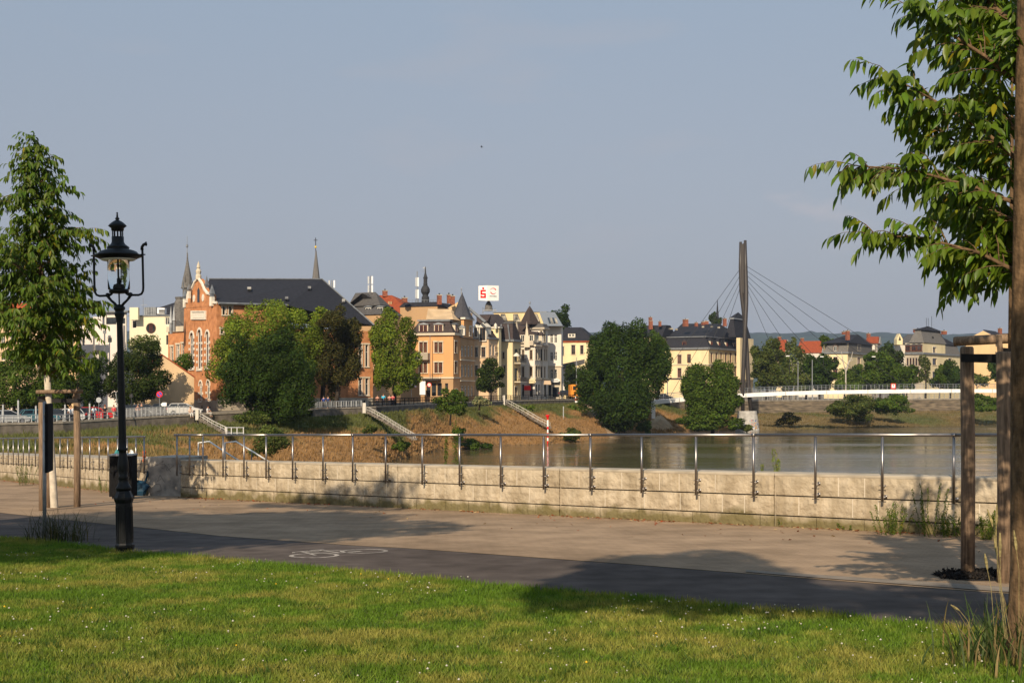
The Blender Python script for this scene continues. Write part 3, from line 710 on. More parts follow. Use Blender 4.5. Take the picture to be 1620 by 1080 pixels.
def hip(parent, b, z0, z1, over, m, ridge=None, name='roof'):
    """ridge ((u0,v0),(u1,v1)) in block coordinates"""
    ridge = ridge or ((b.l1 * .5, b.l2 * .5), (b.l1 * .5, b.l2 * .5))
    q = [v3(p, z0) for p in b.fp(over)]; r0 = v3(b.P(*ridge[0]), z1); r1 = v3(b.P(*ridge[1]), z1)
    ql = [p - Vector((0, 0, .18)) for p in q]
    mb = MB(); mb.add(q + [r0, r1] + ql, [(0, 1, 5, 4), (1, 2, 5), (2, 3, 4, 5), (3, 0, 4), (9, 8, 7, 6)] + [(6 + i, 6 + (i + 1) % 4, (i + 1) % 4, i) for i in range(4)])
    return mb.build(name, M[m], parent)
def chimney(parent, p, z, w, h, m='chimney', d=None):
    mb = MB(); mb.box((p.x, p.y, z + h / 2), (w, d or w, h), .3); mb.m = 1; mb.box((p.x, p.y, z + h + .08), (w + .2, (d or w) + .2, .16), .3)
    mb.m = 2; mb.tube([(p.x, p.y, z + h + .1), (p.x, p.y, z + h + .5)], .16, 8)
    return mb.build('chimney', [M[m], M['stone'], M['dark']], parent)
def dormer(parent, b, face, t, z, w, h, inset, depth, body='trim', roof='zinc', frame='frame_red', pitch=.35, n=1):
    d, nn = ((b.d1, Vector((-b.d2.x, -b.d2.y))) if face == 0 else (b.d2, b.d1))
    o = (b.L if face == 0 else b.C) + d * t - nn * inset
    def Q(u, off, zq): return Vector((o.x + d.x * u + nn.x * off, o.y + d.y * u + nn.y * off, z + zq))
    mb = MB(); hw = w / 2
    mb.hexa([Q(-hw, 0, 0), Q(hw, 0, 0), Q(hw, -depth, 0), Q(-hw, -depth, 0)], [Q(-hw, 0, h), Q(hw, 0, h), Q(hw, -depth, h), Q(-hw, -depth, h)])
    mb.m = 1; e = .14; ph = pitch * w
    mb.add([Q(-hw - e, e, h), Q(hw + e, e, h), Q(hw + e, -depth, h), Q(-hw - e, -depth, h), Q(0, e * .6, h + ph), Q(0, -depth, h + ph), Q(-hw - e, e, h - .1), Q(hw + e, e, h - .1)],
           [(0, 1, 4), (1, 2, 5, 4), (3, 0, 4, 5), (2, 3, 5), (6, 7, 1, 0), (3, 2, 7, 6)])
    mb.m = 2; ww = (w - .3) / n
    for k in range(n):
        a = -hw + .15 + k * ww + .06; c = a + ww - .12
        for u0, u1, z0, z1 in ((a, a + .09, .25, h - .2), (c - .09, c, .25, h - .2), (a, c, .25, .34), (a, c, h - .29, h - .2), ((a + c) / 2 - .035, (a + c) / 2 + .035, .3, h - .2)):
            mb.hexa([Q(u0, .06, z0), Q(u1, .06, z0), Q(u1, 0, z0), Q(u0, 0, z0)], [Q(u0, .06, z1), Q(u1, .06, z1), Q(u1, 0, z1), Q(u0, 0, z1)])
    dm = mb.build('dormer', [M[body], M[roof], M[frame]], parent)
    p_ = MB()
    for k in range(n):
        a = -hw + .15 + k * ww + .1; c = a + ww - .2
        p_.hexa([Q(a, .03, .3), Q(c, .03, .3), Q(c, -.01, .3), Q(a, -.01, .3)], [Q(a, .03, h - .25), Q(c, .03, h - .25), Q(c, -.01, h - .25), Q(a, -.01, h - .25)])
    p_.build('pane', M['pane'], dm)
    return dm
def balcony(parent, p0, d, n, s0, s1, z, out=1.1, h=1., m='stone', solid=True, rm='black'):
    def Q(u, off, zq): return Vector((p0.x + d.x * u + n.x * off, p0.y + d.y * u + n.y * off, z + zq))
    mb = MB(); mb.hexa([Q(s0, out, -.18), Q(s1, out, -.18), Q(s1, 0, -.18), Q(s0, 0, -.18)], [Q(s0, out, 0), Q(s1, out, 0), Q(s1, 0, 0), Q(s0, 0, 0)])
    bo = mb.build('balcony', M[m], parent)
    mb = MB()
    def bar(u0, u1, o0, o1, z0, z1): mb.hexa([Q(u0, o1, z0), Q(u1, o1, z0), Q(u1, o0, z0), Q(u0, o0, z0)], [Q(u0, o1, z1), Q(u1, o1, z1), Q(u1, o0, z1), Q(u0, o0, z1)])
    if solid: bar(s0, s1, out - .15, out, .003, h); bar(s0, s0 + .15, 0, out - .153, .003, h); bar(s1 - .15, s1, 0, out - .153, .003, h)
    else:
        bar(s0, s1, out - .05, out, h - .06, h); bar(s0, s0 + .05, 0, out - .053, h - .06, h); bar(s1 - .05, s1, 0, out - .053, h - .06, h)
        k = max(2, int((s1 - s0) / .22))
        for i in range(k + 1): u = s0 + (s1 - s0 - .03) * i / k; bar(u, u + .03, out - .04, out - .01, .003, h - .063)
    mb.build('balustrade', M[m] if solid else M[rm], bo)
    return bo
def grid(cols, rows, k='w'): return [(a, c, b, d, k) for a, b in cols for c, d in rows]
def newb(name, label, b, group=None, zb=-3.2):
    c = (b.L + b.Rr) / 2
    return thing(name, label, 'building', (c.x, c.y, zb), group)
def cone(parent, px, D, prof, m, name='spire', n=12):
    """lathe from (radius_px, y_px) pairs"""
    mb = MB(); x = (px - 810) / F * D
    mb.lathe([(r / F * D, zz(y, D)) for r, y in prof], (x, D, 0), n); return mb.build(name, M[m], parent)
GZ = -7.

# ================================================================== BRICK HALL with stepped gable
b = Block(291, 343, 590, 180, 53); hall = newb('brick_hall', 'large orange brick hall with ornate stepped gable, arched windows and huge black hipped roof', b)
bm = mat('brickwall', (.46, .20, .085), .9, .2, 1.4, bump=.004, bscale=18, c2=(.33, .135, .055))
M['brickwall'] = bm
def sx(px): return ray_s(px, b.L, b.d1)
aw = [(300.5, 526, 306.8, 583, 'arch'), (312.6, 521, 319.2, 584, 'arch'), (325.2, 524, 331.3, 583, 'arch'), (315.2, 603, 320, 634, 'arch'), (327.2, 602, 332.3, 633, 'arch')]
zs1 = b.z(481)
facade(hall, b.L, b.C, b.z(633), zs1, bm, aw, 'frame_white', 'pane', None, 'wall')
facade(hall, b.L, b.C, GZ, b.z(633) - .003, 'stone', [(318, 642, 321, 648), (330, 642, 333, 648)], name='plinth')
tr_e = b.C + b.d2 * (b.l2 * .42)
facade(hall, b.C, tr_e, b.z(516) + .003, zs1, bm, [(x, 484, x + 5, 498, 'w') for x in (352, 362)], 'frame_white', 'pane', 'trim')
facade(hall, b.C, b.Rr, b.z(630), b.z(516), bm, [(x, 520, x + 5, 528, 'w') for x in (349, 360)] + [(x, 545, x + 5, 580, 'arch') for x in (350, 362)] + [(x, 598, x + 5, 625, 'arch') for x in (568, 578)] + [(x, 545, x + 4.5, 580, 'arch') for x in (568, 578)], 'frame_white', 'pane', 'trim')
facade(hall, b.C, b.Rr, GZ, b.z(630) - .003, 'stone', [(x, 632, x + 4, 640, 'w') for x in (550, 565, 575)], name='plinth')
core(hall, b, GZ, b.z(520)); backs(hall, b, GZ, b.z(517), 'ochre')
# pale arch trims
for x0, y0, x1, y1, k in aw:
    s0, s1 = sx(x0), sx(x1); D_ = (b.L + b.d1 * ((s0 + s1) / 2)).y; r = (s1 - s0) / 2; cx = (s0 + s1) / 2; a1 = zz(y0, D_); a0 = zz(y1, D_); hh = r * 1.25
    nn = -b.d2; mb = MB()
    def Q(u, z, off=0): return Vector((b.L.x + b.d1.x * u + nn.x * off, b.L.y + b.d1.y * u + nn.y * off, z))
    for i in range(10):
        t0, t1 = i * math.pi / 10, (i + 1) * math.pi / 10
        ring = [Q(cx + q * r * math.cos(t), a1 - hh + q2 * hh * math.sin(t), .0) for q, q2, t in ((1, 1, t0), (1.28, 1.35, t0), (1.28, 1.35, t1), (1, 1, t1))]
        mb.prism(ring, (nn.x * .1, nn.y * .1, 0))
    for zq in np.arange(a0, a1 - hh - .4, .9):
        for sg in (-1, 1): mb.box(Q(cx + sg * r * 1.2, zq + .2, .04), (.34, .1, .35), ax=Matrix(((b.d1.x, nn.x, 0), (b.d1.y, nn.y, 0), (0, 0, 1))))
    mb.box(Q(cx, a0 - .12, .08), (2.6 * r, .2, .2), ax=Matrix(((b.d1.x, nn.x, 0), (b.d1.y, nn.y, 0), (0, 0, 1))))
    mb.build('arch_trim', M['trimw'], hall)
# gable above the front: stepped outline drawn in photo columns on the facade plane
def fq(px, py, off=0):
    s = ray_s(px, b.L, b.d1); p = b.L + b.d1 * s - b.d2 * off; return Vector((p.x, p.y, zz(py, p.y)))
yl = lambda px: 481.0 - (px - 343) * .0
out = [(294, 488), (343, 485), (343, 479), (335.5, 479), (334.5, 466), (328.5, 464), (324, 458), (320, 448), (314.5, 440.5), (309, 446), (304.5, 456), (302, 464), (297.5, 466), (296.5, 478), (294, 478)]
mb = MB(); mb.prism([fq(x, y) for x, y in out], tuple(b.d2 * .7) + (0,)); mb.build('gable', bm, hall)
trim = MB(); pl = [(294, 478), (296.5, 478), (297.5, 466), (302, 464), (304.5, 456), (309, 446), (314.5, 440.5), (320, 448), (324, 458), (328.5, 464), (334.5, 466), (335.5, 479), (343, 479)]
trim.tube([fq(x, y - .3, .05) for x, y in pl], .22, 5)
for x0, y0, x1, y1 in ((303.5, 491.5, 326.5, 493.5), (303.5, 503.5, 326.5, 505.5), (303.5, 493.5, 305, 503.5), (325, 493.5, 326.5, 503.5), (305, 494, 325, 503)):
    off = .1 if (x0, y0) == (305, 494) else .22
    trim.prism([fq(x, y) for x, y in ((x0, y1), (x1, y1), (x1, y0), (x0, y0))], tuple(-b.d2 * off) + (0,))
trim.build('gable_trim', M['trimw'], hall)
lw = MB(); lw.prism([fq(x, y, -.05) for x, y in ((312.7, 478), (315.9, 478), (315.9, 459), (314.3, 455), (312.7, 459))], tuple(-b.d2 * .12) + (0,)); lw.build('lancet_window', M['pane'], hall)
for cx_, cy_ in ((307.2, 472), (321.5, 471)):
    p = fq(cx_, cy_); o_ = MB(); o_.prism([p + Vector((b.d1.x, b.d1.y, 0)) * (.42 * math.cos(t)) + Vector((0, 0, .55 * math.sin(t))) for t in [i * math.pi / 4 for i in range(8)]], tuple(-b.d2 * .08) + (0,)); o_.build('roundel', M['trimw'], hall)
D_ = (b.L + b.d1 * sx(314)).y
def pin(px, ybase, ytop, wpx, D):
    cone(hall, px, D, [(wpx * .55, ybase), (wpx * .5, ybase - (ybase - ytop) * .45), (wpx * .75, ybase - (ybase - ytop) * .46), (wpx * .7, ybase - (ybase - ytop) * .5), (wpx * .12, ytop + 2), (.15, ytop)], 'zinc', 'pinnacle', 4)
    cone(hall, px, D, [(wpx * .6, ybase + 6), (wpx * .6, ybase - (ybase - ytop) * .3)], 'trimw', 'pinnacle_base', 4)
pin(292.8, 480, 457, 6, b.L.y); pin(335.4, 478, 450, 7, b.C.y + 1); pin(327, 464, 436, 5.5, b.C.y + 4); pin(299, 466, 448, 5, b.L.y - 3)
cone(hall, 314, D_, [(4.5, 442), (4.8, 436), (3.4, 434), (4.6, 429), (3, 426), (2, 424.5), (3.2, 423), (1.8, 418), (.2, 413)], 'trim', 'finial', 8)
# main roof
r1 = pt(331, 442, 196); r2 = pt(510, 442.5, 206); e1 = v3(b.C, b.z(480)); e2 = v3(b.Rr, zz(516, b.Rr.y))
mb = MB(); o_ = Vector((b.d1.x * .4, b.d1.y * .4, 0))
eL = v3(b.P(b.l1 * .86, 0), b.z(480)); bk1 = v3(b.P(b.l1 * .9, b.l2), b.z(481)); eM = v3(b.P(-.4, b.l2 * .42), zz(483, b.P(0, b.l2 * .42).y))
V_ = [e1 + o_, eM, e2 + o_, v3(b.P(b.l1, b.l2), zz(516, b.B.y)), v3(b.P(b.l1, 2), zz(500, b.L.y)), r1, r2]
mb.add(V_, [(0, 1, 6, 5), (1, 2, 6), (2, 3, 6), (3, 4, 5, 6), (4, 0, 5), (4, 3, 2, 1, 0)]); mb.build('roof', M['slate'], hall)
mb = MB(); mb.tube([r1 + Vector((0, 0, .1)), r2 + Vector((0, 0, .1)), e2 + o_ + Vector((0, 0, .15))], .12, 6); mb.build('ridge_cap', M['zinc'], hall)
mb = MB(); mb.tube([e1 + o_ * 1.5, eM + o_ * .5], .18, 6); mb.build('gutter', M['zinc'], hall)
for x, y, D_ in ((394.5, 458, 188), (454, 473.5, 190), (489, 457.5, 201), (544, 478, 199)):
    pass
def on_plane(px, py, a, bq, c):
    n = (bq - a).cross(c - a); dr = Vector(((px - 810) / F, 1, (615 - py) / F)); t = n.dot(a) / n.dot(dr); return dr * t
for x0, y0, x1, y1 in ((391.5, 456.5, 397.5, 460), (451, 472, 456, 475.5), (487, 455.5, 492, 459.5), (541, 475.5, 546, 480)):
    q = [on_plane(x, y, V_[1], V_[2], V_[6]) if x > 430 else on_plane(x, y, V_[0], V_[1], V_[6]) for x, y in ((x0, y1), (x1, y1), (x1, y0), (x0, y0))]
    mb = MB(); mb.prism(q, (.05, -.35, .25)); mb.build('skylight', M['pane_pale'], hall)
# lower stair wing with the slim slate spire
w2 = Block(266, 293, 297, 190, 40); wg = newb('stair_wing', 'low brick wing with paired windows under a slim slate spire beside the hall gable', w2)
facade(wg, w2.L, w2.C, GZ, w2.z(524), bm, [(279.5, 545, 284, 571), (288, 543, 292, 572), (270.5, 548, 274, 575), (279.5, 590, 284, 620)], 'frame_white', 'pane', 'trim')
core(wg, w2, GZ, w2.z(525)); facade(wg, w2.C, w2.Rr, GZ, w2.z(524), bm)
band(wg, w2, w2.z(524), .8, .3, 'trim'); hip(wg, w2, w2.z(522), w2.z(505), .2, 'greyroof')
cone(wg, 287, 197, [(11, 560), (11, 478), (9, 474), (10.5, 470)], 'slategrey', 'spire_drum', 8)
cone(wg, 296.5, 198, [(7.6, 500), (7.6, 457), (10.5, 456), (9.5, 453), (8.6, 447), (3.6, 424), (1.5, 412), (1.1, 408), (.9, 400)], 'slategrey', 'spire', 8)
cone(wg, 296, 198, [(.7, 402), (.5, 392), (1.8, 390), (1.8, 388), (.4, 386), (.35, 374), (.1, 373)], 'zinc', 'finial', 6)
for dx in (-6.5, 6.5): cone(wg, 296.5 + dx, 195, [(.9, 457), (.9, 448), (.1, 442)], 'zinc', 'corner_finial', 5)
for dx, dy in ((-6, 0), (5, 2)): cone(wg, 296.5 + dx * .6, 194, [(1.6, 447 + dy), (1.7, 440 + dy), (.1, 433 + dy)], 'slategrey', 'dormer', 4)
pinD = 186
for px, yb, yt in ((270.5, 522, 484), (275.5, 518, 482)):
    cone(wg, px, pinD, [(2.6, yb + 6), (2.6, yb - 10), (3.6, yb - 11), (3.2, yb - 14), (.7, yt + 4), (.15, yt)], 'zinc', 'pinnacle', 6)
# ================================================================== beige gabled shed wall
sh = thing('plastered_shed', 'windowless beige gable-ended shed with patchy plaster beside the brick hall', 'building', pt(275, 652, 168))
A_ = [(222, 665), (307, 665), (307, 597), (256, 562), (222, 586)]
mb = MB(); mb.prism([pt(x, y, 168) for x, y in A_], (-5, 14, 0)); mb.build('wall', M['shedwall'], sh)
mb = MB(); a, c = pt(256, 561.5, 167.8), pt(308.5, 597.3, 167.8)
mb.hexa([a, c, c + Vector((-5, 14.4, 0)), a + Vector((-5, 14.4, 0))], [p + Vector((0, 0, .16)) for p in (a, c, c + Vector((-5, 14.4, 0)), a + Vector((-5, 14.4, 0)))])
a2 = pt(220, 587.5, 167.8); mb.hexa([a2, a, a + Vector((-5, 14.4, 0)), a2 + Vector((-5, 14.4, 0))], [p + Vector((0, 0, .16)) for p in (a2, a, a + Vector((-5, 14.4, 0)), a2 + Vector((-5, 14.4, 0)))])
mb.build('roof', M['redroof'], sh)
mb = MB(); mb.prism([pt(x, y, 167.95) for x, y in ((284, 665), (306.5, 665), (306.5, 641), (284, 641))], (0, -.05, 0)); mb.build('whitewashed_base', mat('oldlime', (.55, .45, .34), .95, .3, 2.5, c2=(.36, .22, .13)), sh)

# ================================================================== modern flats far left
b = Block(128, 147, 150, 232, 12); t = newb('modern_flats', 'pale pink modern flats with stacked boxes and terrace glimpsed behind the street lamp', b)
facade(t, b.L, b.C, GZ, b.z(510), 'modernwhite', [(129, 535, 134, 547)]); core(t, b, GZ, b.z(511)); facade(t, b.C, b.Rr, GZ, b.z(510), 'modernwhite')
b2 = Block(147, 162, 166, 238, 12); facade(t, b2.L, b2.C, GZ, b2.z(501), 'modernwhite', [(156, 540, 164, 553, 'dark')]); core(t, b2, GZ, b2.z(501), 'modernwhite', -.05)
b3 = Block(157.5, 195, 198, 231, 12); facade(t, b3.L, b3.C, GZ, b3.z(514.5), 'modernwhite', [(169.3, 533.5, 177.5, 542.5)]); core(t, b3, GZ, b3.z(515)); facade(t, b3.C, b3.Rr, GZ, b3.z(514.5), 'modernwhite')
b4 = Block(160, 200, 204, 246, 12); facade(t, b4.L, b4.C, GZ, b4.z(494), 'offwhite', [(168, 502, 184, 513, 'dark'), (190, 503, 198, 512, 'dark')]); core(t, b4, GZ, b4.z(494))
frustum(t, b4, b4.z(494), b4.z(491.5), .8, .8, 'zinc', 'roof_slab')
mb = MB(); mb.tube([pt(165.5, 605, 230), pt(165.5, 527, 230)], .13, 6); mb.box(pt(165.5, 525, 230), (.5, .4, .6)); mb.build('downpipe', M['zinc'], t)
balcony(t, b2.L, b2.d1, -b2.d2, .4, 3., b2.z(553), 1.2, .9, 'modernwhite')
b = Block(205, 281, 284, 236, 10); t = newb('modern_house', 'cream modern house with a round porthole window and corrugated roof box', b)
facade(t, b.L, b.C, GZ, b.z(499.5), 'moderncream', [(208.6, 506, 216, 519.5, 'p'), (261, 501.5, 267.5, 514, 'w'), (263, 530, 271.5, 545, 'dark')], 'frame_white', 'pane'); core(t, b, GZ, b.z(500)); facade(t, b.C, b.Rr, GZ, b.z(499.5), 'moderncream')
frustum(t, b, b.z(499.5), b.z(498), .25, .25, 'zinc', 'parapet')
bt = Block(205, 218.5, 221, 235.3, 10); facade(t, bt.L, bt.C, b.z(506), b.z(486.5), 'moderncream'); core(t, bt, b.z(506), b.z(486.6), 'moderncream', -.02)
s = ray_s(239, b.L, b.d1); p = b.L + b.d1 * s; cz = zz(519, p.y)
for rr_, of_, mm, nm in ((.98, .10, 'frame_brown', 'porthole_frame'), (.84, .14, 'pane', 'porthole_pane')):
    mb = MB(); mb.prism([Vector((p.x + b.d1.x * rr_ * math.cos(a), p.y + b.d1.y * rr_ * math.cos(a), cz + rr_ * math.sin(a))) for a in [i * math.pi / 14 for i in range(28)]], tuple(-b.d2 * of_) + (0,)); mb.build(nm, M[mm], t)
mb = MB()
for dx in (-.25, .05, .3): mb.box((p.x + b.d1.x * dx - b.d2.x * .17, p.y + b.d1.y * dx - b.d2.y * .17, cz), (.07, .07, 1.5))
mb.build('porthole_bars', M['frame_red'], t)
q = Block(228, 247, 249, 240, 10); frustum(t, q, q.z(499), q.z(485.6), 0, 0, 'zinc', 'roof_box')
mb = MB()
for i in range(7):
    p = q.L + q.d1 * (q.l1 * (i + .5) / 7); mb.box((p.x, p.y - .05, q.z(492)), (.07, .1, 1.5))
mb.build('corrugation', M['galv'], t)
mb = MB(); mb.box(pt(256, 492, 237), (1.4, 1.4, 1.1)); mb.m = 1; mb.box(pt(256, 491, 236.25), (1.1, .06, .25)); mb.box(pt(256, 494, 236.25), (1.1, .06, .2)); mb.build('vent_box', [M['signwhite'], M['dark']], t)
mb = MB(); mb.tube([pt(226.5, 499, 238), pt(226.5, 472, 238)], .05, 5); mb.tube([pt(223, 483, 238), pt(233, 482, 238)], .04, 5); mb.build('aerial', M['galv'], t)
bl = Block(247, 274, 277, 262, 10); t = newb('slate_roof_house', 'dark blue slate roof rising behind the cream house and the hall', bl); core(t, bl, GZ, bl.z(505), 'offwhite', 0)
mb = MB(); mb.add([pt(247, 488, 262), pt(290, 474, 262), pt(290, 500, 258), pt(247, 500, 258), pt(247, 500, 275), pt(290, 500, 275)], [(3, 2, 1, 0), (0, 1, 5, 4), (0, 4, 3), (1, 2, 5), (2, 3, 4, 5)]); mb.build('roof', M['slate'], t)
bl = Block(-10, 60, 66, 215, 10); t = newb('salmon_house', 'salmon coloured house mostly hidden behind the young street tree', bl)
facade(t, bl.L, bl.C, GZ, bl.z(496), 'rose', grid(((2, 8), (16, 22), (30, 36), (44, 50)), ((505, 517), (530, 543), (557, 570))), 'frame_white'); core(t, bl, GZ, bl.z(497)); facade(t, bl.C, bl.Rr, GZ, bl.z(496), 'rose'); hip(t, bl, bl.z(496), bl.z(478), .5, 'redroof', ((bl.l1 * .8, bl.l2 / 2), (bl.l1 * .2, bl.l2 / 2)))
bl = Block(72, 121, 127, 222, 10); t = newb('salmon_house', 'orange-pink house end showing between the young tree and the pale flats', bl)
facade(t, bl.L, bl.C, GZ, bl.z(500), 'apricot', grid(((80, 86), (96, 102), (110, 116)), ((508, 520), (534, 547), (560, 573))), 'frame_white'); core(t, bl, GZ, bl.z(501)); facade(t, bl.C, bl.Rr, GZ, bl.z(500), 'apricot'); frustum(t, bl, bl.z(500), bl.z(497), .3, .3, 'zinc')

# ================================================================== behind the hall
b = Block(533, 604, 622, 232, 30, deep=6); t = newb('mansard_house', 'grey mansard house with two box dormers between the hall roof and the red roof', b)
core(t, b, GZ, b.z(497), 'tan', 0)
frustum(t, b, b.z(497), b.z(462), .3, (-5, -5, -5, -5), 'greyroof')
hip(t, b, b.z(480), b.z(459), -1.5, 'greyroof', ((b.l1 * .8, b.l2 / 2), (b.l1 * .35, b.l2 / 2)), 'upper_roof')
dormer(t, b, 0, b.l1 * .62, b.z(496), 1.7, 1.5, 1.2, 3, 'dark', 'zinc', 'frame_white', .1); dormer(t, b, 0, b.l1 * .88, b.z(496.5), 1.7, 1.5, 1.2, 3, 'dark', 'zinc', 'frame_white', .1)
b = Block(600, 655, 662, 272, 25, deep=16); t = newb('red_roof_house', 'orange house with a broad red tiled roof behind the lime tree', b)
facade(t, b.L, b.C, GZ, b.z(503), 'apricot', [(634, 507, 640.5, 520), (620, 507, 626, 520), (634, 535, 640.5, 549), (620, 535, 626, 549)], 'frame_red', 'pane', 'trim'); core(t, b, GZ, b.z(504))
facade(t, b.C, b.Rr, GZ, b.z(503), 'tan', [(657, 507, 662, 520)], 'frame_red')
r_a, r_b = pt(576, 467, 284), pt(620, 467, 282); e_ = [v3(p, b.z(501)) for p in b.fp(.6)]; e_[0] = pt(575, 500, 276)
mb = MB(); mb.add(e_ + [r_a, r_b], [(0, 1, 5, 4), (1, 2, 5), (2, 3, 4, 5), (3, 0, 4), (3, 2, 1, 0)]); mb.build('roof', M['redroof2'], t)
mb = MB(); mb.hexa([v3(p, b.z(503)) for p in b.fp(.55)], [v3(p, b.z(501.3)) for p in b.fp(.62)]); mb.build('eaves', M['trim'], t)
chimney(t, xy(609, 282), zz(469, 282), 1., 1.2)
for x in (615.5, 619): mb = MB(); p = on_plane(x, 480, e_[0], e_[1], r_b); mb.box(p + Vector((0, -.1, .1)), (.35, .5, .7)); mb.build('roof_hatch', M['tan'], t)
b = Block(633, 692, 700, 262, 20, deep=14); t = newb('flat_roof_block', 'dark flat-topped block carrying phone antennas behind the orange corner house', b)
core(t, b, GZ, b.z(484), 'tan', 0); frustum(t, b, b.z(484), b.z(477), .2, -.6, 'slate')
mb = MB(); q = b.fp(-.5)
for i in range(12): p = lerp(q[0], q[1], i / 11); mb.tube([v3(p, b.z(477)), v3(p, b.z(473.5))], .04, 4)
mb.tube([v3(q[0], b.z(473.5)), v3(q[1], b.z(473.5))], .04, 4); mb.build('roof_rail', M['galv'], t)
chimney(t, xy(640, 262), zz(478, 262), 1., .8)
def antenna(label, px, D, yb, yt, ys, wpx=3.2, side=1):
    a = thing('antenna_mast', label, 'antenna', pt(px, yb, D)); k = D / F
    mb = MB(); mb.tube([pt(px, yb, D), pt(px, yt, D)], .13, 6); mb.tube([pt(px - 2.6, yb, D + .5), pt(px, yb - 14, D)], .05, 4); mb.tube([pt(px + 2.6, yb, D + .5), pt(px, yb - 14, D)], .05, 4); mb.build('mast', M['galv'], a)
    for y0, y1 in ys:
        for dx in (-wpx, wpx):
            m_ = MB(); m_.box(pt(px + dx, (y0 + y1) / 2, D), (2.4 * k, .3, (y1 - y0) * k)); m_.build('panel', M['galv'] if dx < 0 else M['signwhite'], a)
            m_ = MB(); m_.tube([pt(px, (y0 + y1) / 2, D), pt(px + dx, (y0 + y1) / 2, D)], .05, 4); m_.build('arm', M['galv'], a)
    return a
antenna('phone antenna mast standing above the red tiled roof', 586, 250, 470, 436, ((437, 449), (451, 463)), 3)
antenna('phone antenna with short panels just right of the hall roof ridge', 525, 250, 462, 443, ((443.5, 455),), 4)
antenna('tallest phone antenna mast, beside the onion dome', 660, 268, 478, 429, ((439, 453), (458, 472)), 1.6)
t = thing('church_spire', 'grey shingled church spire with golden ball and cross above the hall roof', 'spire', pt(500, 450, 420))
cone(t, 500, 420, [(9, 560), (8, 470), (6.2, 442), (1.2, 400), (.8, 396)], 'slategrey', 'spire', 8)
cone(t, 499.4, 420, [(.2, 393), (1.6, 391.5), (1.6, 390), (.2, 388.5)], 'signyellow', 'ball', 8)
mb = MB(); mb.tube([pt(499.4, 400, 420), pt(499.4, 376, 420)], .13, 5); mb.tube([pt(496.4, 380, 420), pt(502.4, 380, 420)], .12, 5); mb.build('cross', M['dark'], t)
t = thing('onion_tower', 'small dark onion dome turret with a weathervane behind the chimneys', 'spire', pt(672, 480, 300))
cone(t, 673, 300, [(6, 500), (6, 470), (4.5, 468), (4.6, 466), (7, 462), (7.2, 458), (5.5, 454), (3.2, 451), (3.6, 449.5), (3, 448), (3, 441), (3.8, 440), (2.6, 437), (1.1, 431), (.6, 422)], 'dark', 'onion_dome', 12)
mb = MB(); mb.tube([pt(672.5, 432, 300), pt(672, 423, 300)], .1, 5); mb.tube([pt(668, 429, 300), pt(676, 429, 300)], .05, 4); mb.add([pt(668.5, 424.3, 300), pt(675, 424.3, 300), pt(671.7, 422, 300), pt(668.5, 424.3, 300.2), pt(675, 424.3, 300.2), pt(671.7, 422, 300.2)], [(0, 1, 2), (5, 4, 3), (0, 3, 4, 1), (1, 4, 5, 2), (2, 5, 3, 0)]); mb.build('weathervane', M['galv'], t)

# ================================================================== the row of townhouses
b = Block(650, 717, 728, 247, 16); t = newb('corner_house', 'orange corner townhouse with red window frames, left end of the townhouse row', b)
cols = ((663.5, 669.2), (670.2, 675.8), (687.3, 693), (694, 700))
facade(t, b.L, b.C, b.z(597), b.z(530), 'orange', grid(cols, ((541, 557.5), (573, 589.5))), 'frame_red', 'pane_warm', 'trim')
facade(t, b.L, b.C, GZ, b.z(597) - .003, 'tan', [(664, 604, 673, 625, 'p'), (683, 606, 690, 626, 'dark'), (692, 606, 699, 626, 'dark'), (675, 607, 681, 627, 'dark'), (704, 606, 709, 622)], 'frame_brown')
facade(t, b.C, b.Rr, GZ, b.z(530), 'orange', [(719, 540, 722.6, 558), (719, 572, 722.6, 590), (720, 616, 723, 625)], 'frame_red', 'pane_warm', 'trim'); core(t, b, GZ, b.z(531))
band(t, b, b.z(530), .45, .5, 'trim'); band(t, b, b.z(598.5), .3, .18, 'trim', 'string_course')
frustum(t, b, b.z(526.5), b.z(507), .1, -1.3, 'brownroof', 'mansard'); frustum(t, b, b.z(507), b.z(504.5), -1.0, -1.0, 'zinc', 'roof_edge')
for x0, x1 in ((661.5, 677.5), (685.5, 701.5)):
    s0, s1 = ray_s(x0, b.L, b.d1), ray_s(x1, b.L, b.d1); dormer(t, b, 0, (s0 + s1) / 2, b.z(526.3), (s1 - s0) * .92, 1.75, .15, 1.6, 'trim', 'zinc', 'frame_red', .16, 2)
dormer(t, b, 1, 2.6, b.z(526.3), 1.8, 1.75, .15, 1.6, 'trim', 'zinc', 'frame_red', .16)
mb = MB(); q0, q1 = pt(674, 505, 250), pt(717, 505, 249); q2, q3 = pt(677, 488.5, 254), pt(690, 489, 258)
mb.add([q0, q1, q1 + Vector((2, 8, 0)), q0 + Vector((2, 8, 0)), q2, q3 + Vector((3, 0, 0))], [(0, 1, 5, 4), (1, 2, 5), (2, 3, 4, 5), (3, 0, 4), (3, 2, 1, 0)]); mb.build('rear_roof', M['shedwall'], t)
s0, s1 = ray_s(658, b.L, b.d1), ray_s(680, b.L, b.d1); balcony(t, b.L, b.d1, -b.d2, s0, s1, b.z(567.5), 1.2, 1.15, 'stone')
s0, s1 = ray_s(669, b.L, b.d1), ray_s(698, b.L, b.d1); balcony(t, b.L, b.d1, -b.d2, s0, s1, b.z(600), 1.6, 1., 'dark', False)
mb = MB(); mb.tube([pt(680.3, 531, b.D - .5), pt(680.3, 598, b.D - .4)], .07, 6); mb.build('downpipe', M['zinc'], t)
mb = MB(); mb.box(pt(668.5, 613.5, 245.6), (1.1, .25, 2.6)); mb.build('white_sign', M['signwhite'], t)
